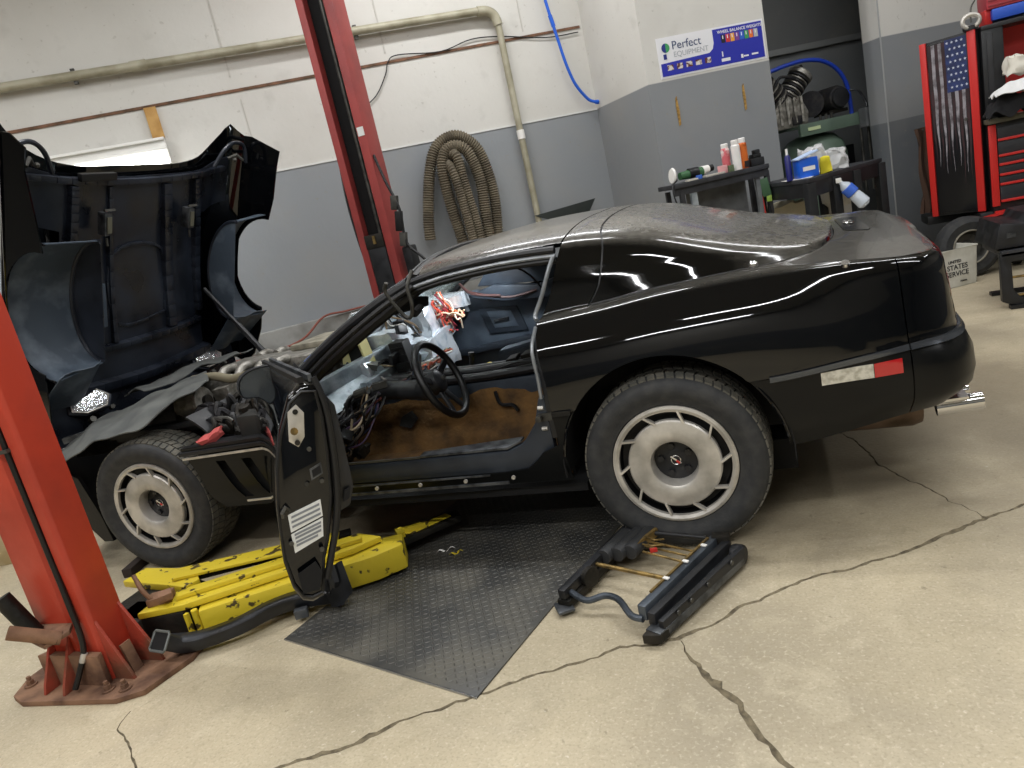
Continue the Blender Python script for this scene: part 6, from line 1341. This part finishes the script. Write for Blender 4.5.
def bagmesh(c, s, nm, m_, lab, ct, seed, par=None):
    b = M(); b.box((0, 0, 0), s); bmesh.ops.subdivide_edges(b.bm, edges=b.bm.edges, cuts=5, use_grid_fill=True)
    for v in b.bm.verts:
        q = v.co*14+V((seed, seed, 0)); k = 1-.35*max(0, v.co.z/s[2]); v.co = V((v.co.x*k, v.co.y*k, v.co.z))+V((noise.noise(q), noise.noise(q+V((7, 0, 0))), noise.noise(q+V((0, 7, 0)))))*min(s)*.28+V(c)+V((0, 0, s[2]/2))
    return tag(b.build(nm, K[m_] if isinstance(m_, str) else m_, smooth=25), lab, ct)
bagmesh(on2(.30, .22), (.20, .16, .20), 'plastic_bag', 'bag', 'clear plastic bag with yellow contents beside the blue tub', 'bag', 1)
bagmesh(on2(.33, .07), (.08, .05, .12), 'yellow_bag', mat('yellow_sponge', 'd8c92a', .8), 'yellow packet inside the clear bag on the black table', 'packet', 4)
bagmesh(on2(.56, .16), (.17, .14, .15), 'plastic_bag', 'bag', 'crumpled clear plastic bag alone at the right of the black table', 'bag', 2)
b = M(); b.prism([on2(-.02, .30), on2(.10, .05), on2(.16, .08), on2(.02, .42)], (0, 0, .004)); tag(b.build('paper_sheet', K['white']), 'sheet of white paper under the blue tub', 'paper')
t = thing('grease_tube', on2(-.0, .28), 'tall dark blue tube standing with a white tip left of the blue tub', 'tube')
c0 = on2(.0, .26); b = M(); b.lathe(c0, (0, 0, 1), [(0, 0), (.022, 0), (.022, .17), (.012, .19), (0, .19)], 16); b.build('tube_body', mat('navy_tube', '1b1f66', .4), t)
b = M(); b.cyl(c0+V((0, 0, .19)), c0+V((0, 0, .235)), .009, 10); b.build('tip', K['white'], t)
# hanging on the table side
t = thing('air_drill', TL.lerp(TF, .22)+V((-.05, -.03, -.12)), 'green and red air tool hanging from the left table edge', 'tool')
h0 = TL.lerp(TF, .28)+V((-.04, -.02, .05)); b = M(); b.bar(h0, h0+V((.02, 0, -.14)), .05, .07); b.build('tool_body', mat('tool_green_dark', '36583a', .5), t, bevel=.01)
b = M(); b.bar(h0+V((-.03, 0, -.10)), h0+V((-.02, 0, -.30)), .025, .03); b.build('tool_handle', K['redplast'], t, 'red handle', bevel=.008)
b = M(); b.box(h0+V((.03, 0, -.16)), (.04, .04, .05)); b.build('tool_end', mat('lime_green', '8fb04a', .5), t, bevel=.006)
b = M(); b.tube(smoothpath([h0+V((.02, 0, -.16)), h0+V((.04, 0, -.3)), h0+V((.10, .05, -.42)), h0+V((.06, .05, -.6))], 6), .006, 6); b.tube(smoothpath([h0+V((.02, 0, -.16)), h0+V((.0, 0, -.4)), h0+V((.02, .05, -.6))], 6), .006, 6); o = b.build('air_line', K['wire'], t); o['kind'] = 'stuff'
t = thing('spray_bottle', TF.lerp(TR, .42)+V((0, -.06, -.14)), 'clear spray bottle with blue label hanging from the table front', 'bottle')
s0 = TF.lerp(TR, .36)+V((0, -.07, -.07)); d_ = V((.62, .0, -.78)).normalized()
b = M(); b.lathe(s0, d_, [(0, 0), (.014, 0), (.016, .03), (.04, .06), (.045, .14), (.038, .15), (.045, .16), (.05, .25), (.03, .27), (0, .27)], 18); b.build('bottle_body', mat('clear_bottle', 'd5dde6', .15, alpha=.75), t)
b = M(); b.lathe(s0, d_, [(.044, .075), (.049, .08), (.049, .14), (.044, .145)], 18); b.build('bottle_label', mat('label_blue', '3b66c8', .4), t)
b = M(); b.box(s0, (.04, .03, .035)); b.build('trigger_head', K['white'], t, bevel=.006)
# plastic jug and sheet below the table
bagmesh(V((.52, 4.35, .30)), (.32, .2, .52), 'cream_sack', mat('cream_sack', 'cfc6ab', .8), 'cream sack standing under the black table', 'sack', 6)
b = M(); b.lathe((.95, 4.62, 0), (0, 0, 1), [(0, .70), (.10, .70), (.14, .74), (.15, .86), (.12, .94), (0, .96)], 20); b.cyl((.95, 4.62, 0), (.95, 4.62, .70), .10, 16); tag(b.build('white_drum', mat('white_drum', 'd6d4cc', .5), smooth=40), 'white drum standing behind the black table legs', 'drum')
# ---- compressor in the alcove
def onK(s, o, z): return PC+dC*(s+.15)+nC*o+V((0, 0, z))
t = thing('air_compressor', onK(1.80, .75, 0), 'green upright air compressor with twin cast cylinders in the alcove', 'compressor')
tc_ = onK(1.72, .66, 0)
b = M(); b.lathe(tc_, (0, 0, 1), [(0, .15), (.12, .16), (.27, .24), (.31, .34), (.31, 1.10), (.28, 1.22), (.20, 1.30), (.10, 1.33), (0, 1.335)], 36); b.build('tank', K['green'], t, 'green vertical tank')
for a in (0.6, 2.2, 3.8, 5.4): b = M(); p = tc_+V((math.cos(a)*.26, math.sin(a)*.26, 0)); b.bar(p+V((0, 0, .35)), p, .05, .012); b.build('foot', K['green'], t)
b = M(); b.prism([onK(1.42, .36, 1.32), onK(2.10, .36, 1.32), onK(2.10, .40, 1.32), onK(1.42, .40, 1.32)], (0, 0, .11)); b.build('platform_rail', K['green'], t, bevel=.003)
b = M(); b.prism([onK(1.42, .40, 1.40), onK(2.28, .40, 1.40), onK(2.28, .85, 1.40), onK(1.42, .85, 1.40)], (0, 0, .02)); b.build('platform', K['green'], t)
b = M(); b.box(onK(1.56, .355, 1.375), (.13, .004, .03), rotm(rz=angC)); b.build('data_label', mat('pale_green_label', 'c9d8a8', .4), t, 'pale yellow label')
# pump
pc = onK(1.44, .52, 1.42)
b = M(); b.prism([pc-dC*.16, pc+dC*.18, pc+dC*.20+V((0, 0, .12)), pc+dC*.12+V((0, 0, .30)), pc-dC*.08+V((0, 0, .30)), pc-dC*.18+V((0, 0, .12))], nC*.18); b.build('crankcase', K['cast'], t, bevel=.02)
for i in range(4): b = M(); q = pc+dC*(-.10+.075*i)-nC*.012; b.bar(q+V((0, 0, .04)), q+V((0, 0, .27)), .018, .02); b.build('case_rib', K['cast'], t)
b = M(); b.box(pc+dC*.06-nC*.01+V((0, 0, .06)), (.10, .02, .08), rotm(rz=angC)); b.build('sight_cover', K['iron'], t, bevel=.01)
for sg, ln in ((-1, .30), (1, .34)):
    base = pc+nC*.09+V((0, 0, .24)); d_ = (dC*sg*.72+V((0, 0, .75))).normalized()
    for k in range(9): b = M(); q = base+d_*(.05+k*.026); b.lathe(q, d_, [(0, -.006), (.108, -.006), (.108, .006), (0, .006)], 22); b.build('cylinder_fin', K['cast'] if k % 2 else K['iron'], t)
    b = M(); b.cyl(base+d_*.0, base+d_*.29, .085, 20); b.build('cylinder', K['iron'], t)
    b = M(); b.lathe(base+d_*.28, d_, [(0, 0), (.115, 0), (.115, .04), (.09, .06), (0, .06)], 20); b.build('cylinder_head', K['cast'], t, bevel=.004)
    b = M(); q = base+d_*.33-dC*.03*sg; b.lathe(q, (-sg*.3, 0, 1), [(0, 0), (.04, 0), (.055, .02), (.055, .06), (0, .07)], 18); b.build('air_filter', K['iron'], t)
b = M(); b.tube(smoothpath([pc-dC*.12+V((0, 0, .40)), pc+V((0, 0, .47))-dC*.05, pc+dC*.10+V((0, 0, .43))], 6), .014, 8); b.build('intercooler_pipe', K['iron'], t)
b = M(); b.cyl(onK(1.72, .60, 1.60), onK(1.76, .64, 1.60), .12, 24); b.build('belt_guard', K['iron'], t)
mc_ = onK(1.92, .55, 1.60); b = M(); b.lathe(mc_-nC*.12+dC*.0, nC, [(0, 0), (.03, .0), (.10, .02), (.115, .06), (.115, .26), (.09, .30), (0, .31)], 28); b.build('motor', K['iron'], t, 'dark electric motor')
b = M(); b.lathe(mc_-nC*.122, -nC, [(.09, 0), (.085, .012), (.03, .02), (0, .02)], 24); b.build('motor_fan_cover', K['plastic'], t)
b = M(); b.box(mc_+V((0, 0, -.115))+nC*.05, (.2, .24, .03), rotm(rz=angC)); b.build('motor_foot', K['dirty'], t)
for i in range(3): b = M(); b.cyl(onK(1.70+.06*i, .45, 1.42), onK(1.70+.06*i, .45, 1.48), .012, 8); b.build('valve_stem', K['steel'], t)
b = M(); b.box(onK(2.10, .30, 1.37), (.14, .10, .17), rotm(rz=angC)); b.build('control_box', K['benchgrey'], t, 'grey control box', bevel=.008)
b = M(); b.box(onK(2.085, .24, 1.37), (.04, .02, .12), rotm(rz=angC)); b.build('control_cover', K['gtrim'], t, bevel=.004)
for s in (2.06, 2.14): b = M(); b.cyl(onK(s, .38, 1.28), onK(s, .38, .7), .012, 8); b.build('conduit', K['steel'], t)
b = M(); b.tube(smoothpath([onK(1.98, .38, 1.64), onK(2.06, .36, 1.62), onK(2.12, .36, 1.52), onK(2.12, .34, 1.46)], 6), .01, 6); b.build('flex_conduit', K['gtrim'], t)
b = M(); b.tube(smoothpath([onK(.95, .5, 1.91), onK(1.25, .5, 1.95), onK(1.45, .5, 1.98), onK(1.65, .5, 1.99), onK(1.83, .5, 1.95), onK(1.97, .5, 1.85), onK(2.05, .5, 1.7), onK(2.07, .5, 1.5), onK(2.07, .5, 1.42)], 8), .019, 10)
tag(b.build('blue_compressor_hose', mat('deep_blue_hose', '1d3fae', .4)), 'thick blue hose arching over the compressor in the alcove', 'hose')
# dark things low in the alcove
for i, (s, o, w_, h, m_, lb) in enumerate(((1.05, .62, .22, 1.25, 'cabblack', 'tall black cabinet in the left of the alcove behind the bench'), (2.12, .80, .18, 1.15, 'cabblack', 'tall black post cabinet right of the compressor tank'))):
    b = M(); b.box(onK(s, o, h/2), (w_, .2, h), rotm(rz=angC)); tag(b.build('alcove_cabinet', K[m_], bevel=.006), lb, 'cabinet')
# ================================================================== TOOLBOX
t = TCAB = thing('tool_cabinet', (2.3, 4.5, 0), 'large red and black rolling tool cabinet with an open flag-painted locker', 'tool cabinet')
# locker with flag front, slightly turned
LA, LB = V((1.63, 4.52, 0)), V((1.955, 4.30, 0)); ld = (LB-LA).normalized(); ln_ = V((-ld.y, ld.x, 0)); LW = (LB-LA).length; Z0, Z1 = .47, 1.80
def onL(s, z, o=0): return LA+ld*s+V((0, 0, z))-ln_*o
b = M(); b.prism([onL(0, Z0), onL(LW, Z0), onL(LW, Z0, -.5), onL(0, Z0, -.5)], (0, 0, Z1-Z0)); b.build('locker_body', K['cabblack'], t, bevel=.006)
for s0, s1 in ((0, .045), (LW-.055, LW)): b = M(); b.prism([onL(s0, Z0, .0), onL(s1, Z0, .0), onL(s1, Z0, .02), onL(s0, Z0, .02)], (0, 0, Z1-Z0)); b.build('red_stile', K['trimred'], t, bevel=.004)
b = M(); b.prism([onL(.048, Z0+.02, .001), onL(LW-.058, Z0+.02, .001), onL(LW-.058, Z0+.02, .010), onL(.048, Z0+.02, .010)], (0, 0, Z1-Z0-.04)); dr = b.build('locker_door', mat('black_gloss_door', '141518', .3), t, bevel=.003)
fl_w = mat('flag_white', '9a979c', .6, col2='4b4448', scale=18, mix=(.4, .7)); fl_r = mat('flag_red', '3b2024', .6, col2='251719', scale=14); fl_b = mat('flag_blue', '1c2850', .5, col2='27386e', scale=20)
fs0, fs1 = .055, LW-.065; nS = 11; ws = (fs1-fs0)/nS; rf = random.Random(5)
for k in range(nS):
    a = fs0+k*ws; top_ = Z1-.03; end = Z1-.72-rf.random()*.30-(.10 if k > 5 else 0)
    b = M(); n = 14; L_ = []; R_ = []
    for i in range(n+1):
        z = top_+(end-top_)*i/n; wv = math.sin(i*1.1+k)*.003*(i/n+.3); tp2 = 1 if i < n*.5 else max(.08, 1-(i-n*.5)/(n*.5))
        L_.append(onL(a+wv+ws*.5*(1-tp2), z, .0108)); R_.append(onL(a+ws+wv-ws*.5*(1-tp2), z, .0108))
    for i in range(n):
        q = [b.bm.verts.new(x) for x in (L_[i], R_[i], R_[i+1], L_[i+1])]; b._f(q)
    b.build('flag_stripe', fl_r if k % 2 == 0 else fl_w, dr, fix=True, smooth=0)
b = M(); b.prism([onL(fs0+ws*5.0, Z1-.40, .0112), onL(fs1, Z1-.40, .0112), onL(fs1, Z1-.40, .0122), onL(fs0+ws*5.0, Z1-.40, .0122)], (0, 0, .38)); b.build('flag_canton', fl_b, dr)
for i in range(8):
    for j in range(5 if i % 2 == 0 else 4):
        b = M(); s = fs0+ws*5.0+.018+j*.034+(.017 if i % 2 else 0); z = Z1-.045-i*.046
        if s > fs1-.006: continue
        b.prism([onL(s+math.sin(a*PI/5)*(.011 if a % 2 == 0 else .005), z+math.cos(a*PI/5)*(.011 if a % 2 == 0 else .005), .0124) for a in range(10)], -ln_*.0005); b.build('flag_star', mat('star_white', 'c8ccd8', .5), dr)
b = M(); b.cyl(onL(LW-.095, Z1-.62, .01), onL(LW-.095, Z1-.62, .025), .012, 10); b.build('door_lock', K['steel'], dr)
# main chest
CX0, CX1, CYF, CYB = 1.985, 3.1, 4.22, 4.8
b = M(); b.box(((CX0+CX1)/2, (CYF+CYB)/2+.01, .78), (CX1-CX0, CYB-CYF, .66)); b.build('chest_body', K['cabblack'], t, bevel=.006)
b = M(); b.box((CX0+.015, CYF-.004, .80), (.05, .02, .60)); b.build('chest_stile', K['trimred'], t, bevel=.004)
zs = [1.08, .98, .865, .80, .725, .655, .53]
for z0, z1 in zip(zs[1:], zs):
    b = M(); b.box(((CX0+.04+CX1)/2, CYF-.006, (z0+z1)/2), (CX1-CX0-.05, .02, z1-z0-.018)); d_o = b.build('drawer', mat('drawer_face', '26272b', .45, col2='2f3036', scale=5), t, bevel=.003)
    b = M(); b.box(((CX0+.04+CX1)/2, CYF-.022, z0+.004), (CX1-CX0-.05, .02, .018)); b.build('drawer_pull', K['trimred'], d_o, 'red drawer rail', bevel=.003)
b = M(); b.box(((CX0+CX1)/2, CYF+.25, 1.125), (CX1-CX0+.02, .60, .035)); b.build('work_top', mat('worktop_olive', '6d6a58', .6, col2='57554a', scale=12), t, bevel=.004)
b = M(); b.box(((CX0+CX1)/2, 4.70, 1.46), (CX1-CX0, .12, .64)); b.build('hutch_back', K['trimred'], t)
b = M(); b.box((CX0+.07, 4.50, 1.46), (.14, .42, .64)); b.build('hutch_side', K['cabblack'], t, 'black hutch end panel', bevel=.01)
b = M(); b.box((CX0+.05, 4.285, 1.50), (.04, .012, .5), rotm(0, 0, -.2)); b.build('hutch_door_edge', K['plastic'], t, bevel=.005)
b = M(); b.box(((CX0+CX1)/2, 4.50, 1.79), (CX1-CX0, .44, .03)); b.build('hutch_shelf', K['plastic'], t, bevel=.004)
b = M(); b.bar((CX0+.0, 4.2, .45), (CX1, 4.2, .45), .03, .03); b.bar((CX0-.15, 4.2, .42), (CX0+.12, 4.16, .46), .02, .02); b.build('push_bar', K['trimred'], t)
b = M(); b.box((2.5, 4.5, .40), (1.2, .5, .12)); b.box((1.85, 4.75, .43), (.5, .3, .07)); b.build('base_frame', K['cabblack'], t, bevel=.006)
for x, y in ((2.15, 4.4), (3.0, 4.4), (3.0, 4.75), (2.1, 4.75)): b = M(); b.cyl((x-.02, y, .17), (x+.02, y, .17), .17, 20); b.build('caster', K['under'], t)
b = M(); b.prism([(1.86, 4.10, .26), (2.6, 4.10, .26), (2.6, 4.10, .44), (2.2, 4.10, .44), (1.86, 4.10, .42)], (0, .1, 0)); b.build('base_skirt', K['cabblack'], t, bevel=.004)
# cases on top, clothes
tag(bx((2.42, 4.46, 1.865), (.70, .28, .08), mat('blue_case', '2050b8', .4), 'blue_case', None, 0, bev=.012), 'blue flat case on top of the tool cabinet', 'case')
t = thing('red_case', (2.40, 4.46, 1.906), 'red ribbed tool case stacked on the blue case', 'case')
bx((2.40, 4.46, 1.97), (.72, .26, .125), mat('pinkred_case', 'b53a44', .45), 'case_body', t, 0, bev=.01)
for k in range(3): bx((2.40, 4.325, 1.93+.035*k), (.70, .008, .012), mat('pinkred_case_dark', '8d2b35', .45), 'case_rib', t, 0, bev=.002)
tag(bx((2.05, 4.42, 1.86), (.05, .12, .10), 'trimred', 'red_bracket', None, .1), 'small red bracket on the cabinet corner beside the blue case', 'bracket')
t = thing('hook_lamp', (1.93, 4.34, 1.80), 'small silver ring lamp with a hanging cord on the locker corner', 'lamp')
b = M(); b.tube([V((1.93, 4.30, 1.86))+V((math.cos(a)*.055, 0, math.sin(a)*.045)) for a in [i*PI/10 for i in range(20)]], .016, 8, closed=True); b.build('lamp_ring', K['alu'], t)
b = M(); b.cyl((1.93, 4.33, 1.802), (1.93, 4.33, 1.83), .05, 16); b.build('lamp_base', K['plastic'], t)
b = M(); b.tube(smoothpath([(1.93, 4.30, 1.85), (1.94, 4.32, 1.95), (1.99, 4.34, 2.06), (2.0, 4.36, 2.4), (2.0, 4.4, 4.3)], 6), .006, 6); b.build('lamp_cord', K['steel'], t)
def cloth(c, s, nm, m_, lab, seed, ct='cloth'):
    b = M(); b.grid(lambda i, j: (c[0]+s[0]*(i-.5), c[1]+s[1]*(j-.5), c[2]+s[2]*(math.sin(i*PI)*math.sin(j*PI))**.6+noise.noise(V((i*4+seed, j*4, 0)))*s[2]*.5), 22, 16, .006); return tag(b.build(nm, K[m_], smooth=50), lab, ct)
cloth((2.12, 4.14, 1.16), (.34, .20, .15), 'black_jacket', 'bcloth', 'crumpled black jacket on the tool cabinet worktop', 3, 'jacket')
cloth((2.17, 4.10, 1.30), (.36, .22, .08), 'white_shirt', 'wcloth', 'white shirt thrown over the black jacket on the cabinet', 8, 'shirt')
bagmesh((2.17, 4.22, 1.42), (.12, .12, .12), 'white_glove_pile', mat('offwhite_cloth', 'd6d1c4', .9), 'off-white cloth bundle heaped above the white shirt', 'cloth', 5)
tag(bx((2.12, 4.35, 1.18), (.14, .08, .06), 'redplast', 'red_box', None, .1, bev=.01), 'small red box behind the jacket on the worktop', 'box')
b = M(); b.cyl((1.64, 4.72, 1.16), (1.66, 4.86, 1.17), .008, 8); b.build('coat_hook', K['steel'], TCAB)
# brown coat hanging behind the locker
b = M(); b.grid(lambda i, j: (1.60+.09*i+.01*math.sin(j*9), 4.76+.02*math.sin(i*9+j*5), .48+.70*j), 8, 16, .03); tag(b.build('brown_coat', K['brcloth'], smooth=60), 'brown coat hanging behind the left edge of the flag locker', 'coat')
# tyre leaning under the locker
t = thing('spare_wheel', (1.80, 4.2, 0), 'small spare wheel with dull steel rim standing under the flag locker', 'wheel')
wc_ = V((1.79, 4.16, .235)); wa = V((.25, -1, .05)).normalized()
b = M(); b.lathe(wc_, wa, [(.13, -.10), (.18, -.11), (.225, -.09), (.235, -.05), (.235, .0), (.225, .03), (.19, .045), (.13, .03)], 40); b.build('tyre', K['tyre'], t)
b = M(); b.lathe(wc_, wa, [(.135, .03), (.13, .04), (.115, .02), (.10, -.02), (.05, -.03), (.04, -.01), (0, -.01)], 32); b.build('steel_rim', K['steel'], t)
b = M(); b.tube([wc_+wa*.035+frame(wa)[0]*.128*math.cos(a)+frame(wa)[1]*.128*math.sin(a) for a in [i*PI/16 for i in range(32)]], .007, 6, closed=True); b.build('rim_edge', mat('dull_rim', '8d887a', .5, .5), t)
# mail bin
t = thing('mail_bin', (1.66, 3.95, 0), 'white cardboard mail bin with black lettering behind the car tail', 'bin')
MA, MB = V((1.55, 3.80, 0)), V((1.775, 3.92, 0)); md = (MB-MA).normalized(); mnn = V((-md.y, md.x, 0)); ML = (MB-MA).length
def onM(s, z, o=0): return MA+md*s+V((0, 0, z))-mnn*o
cb = mat('white_card', 'cfcdc2', .7, col2='b9b6a8', scale=7)
b = M(); w_ = .012
b.prism([onM(0, 0), onM(ML, 0), onM(ML+.02, .28), onM(-.02, .28)], mnn*.006); b.prism([onM(0, 0, -.3), onM(ML, 0, -.3), onM(ML+.02, .28, -.3), onM(-.02, .28, -.3)], mnn*.006)
b.prism([onM(0, 0), onM(-.02, .28), onM(-.02, .28, -.3), onM(0, 0, -.3)], md*.006); b.prism([onM(ML, 0), onM(ML+.02, .28), onM(ML+.02, .28, -.3), onM(ML, 0, -.3)], -md*.006); b.prism([onM(0, 0), onM(ML, 0), onM(ML, 0, -.3), onM(0, 0, -.3)], (0, 0, .006))
bb_ = b.build('bin_body', cb, t); bb_['kind'] = 'stuff'
b = M(); b.tube([onM(-.02, .283), onM(ML+.02, .283), onM(ML+.02, .283, -.3), onM(-.02, .283, -.3)], .008, 6, closed=True); b.build('bin_rim', cb, t)
ink = mat('black_ink', '1e1e22', .6)
for body, size, s, z in (('STATES', .052, .018, .135), ('SERVICE', .052, .006, .085), ('UNITED', .03, .03, .185), ('POSTAL', .016, .12, .035)):
    text(body, size, s, z, .0015, ink, t, 'lettering', place=onM, dirv=md, nv=mnn, bold=.0008)
# black cart at the right edge
t = thing('black_cart', (2.0, 3.0, 0), 'black moulded cart with a hollow lower frame at the right picture edge', 'cart')
b = M(); b.prism([(1.68, 2.98, .38), (2.5, 2.98, .38), (2.5, 2.98, .57), (1.88, 2.98, .57), (1.85, 2.98, .52), (1.72, 2.98, .54), (1.70, 2.98, .46)], (0, .5, 0)); b.build('cart_body', K['plastic'], t, bevel=.012)
b = M(); b.prism([(1.70, 2.94, .05), (1.74, 2.94, .03), (1.84, 2.94, .01), (1.95, 2.94, .01), (1.95, 2.94, .05), (1.80, 2.94, .07), (1.765, 2.94, .12), (1.76, 2.94, .30), (2.5, 2.94, .30), (2.5, 2.94, .36), (1.70, 2.94, .36)], (0, .05, 0)); b.build('cart_front_frame', K['plastic'], t, bevel=.006)
b = M(); b.prism([(1.71, 2.94, .34), (2.5, 2.94, .34), (2.5, 3.4, .34), (1.71, 3.4, .34)], (0, 0, .03)); b.build('cart_shelf', K['bench'], t)
b = M(); b.bar((1.74, 2.95, .012), (2.5, 2.95, .012), .06, .024); b.bar((1.74, 3.4, .012), (2.5, 3.4, .012), .06, .024); b.build('cart_foot_rail', K['plastic'], t).__setitem__('kind', 'stuff')
for y, z in ((3.0, .19), (2.96, .08)): b = M(); b.cyl((1.76, y, z), (2.5, y, z), .008, 10); b.build('brass_rod', K['brass'], t)
b = M(); b.cyl((1.90, 3.05, .10), (1.94, 3.05, .10), .10, 24); b.build('cart_wheel', K['trimb'], t)
b = M(); b.box((1.775, 2.975, .46), (.05, .004, .03)); b.build('cart_label', K['gtrim'], t)
# leaning strip left of the far-right wall edge
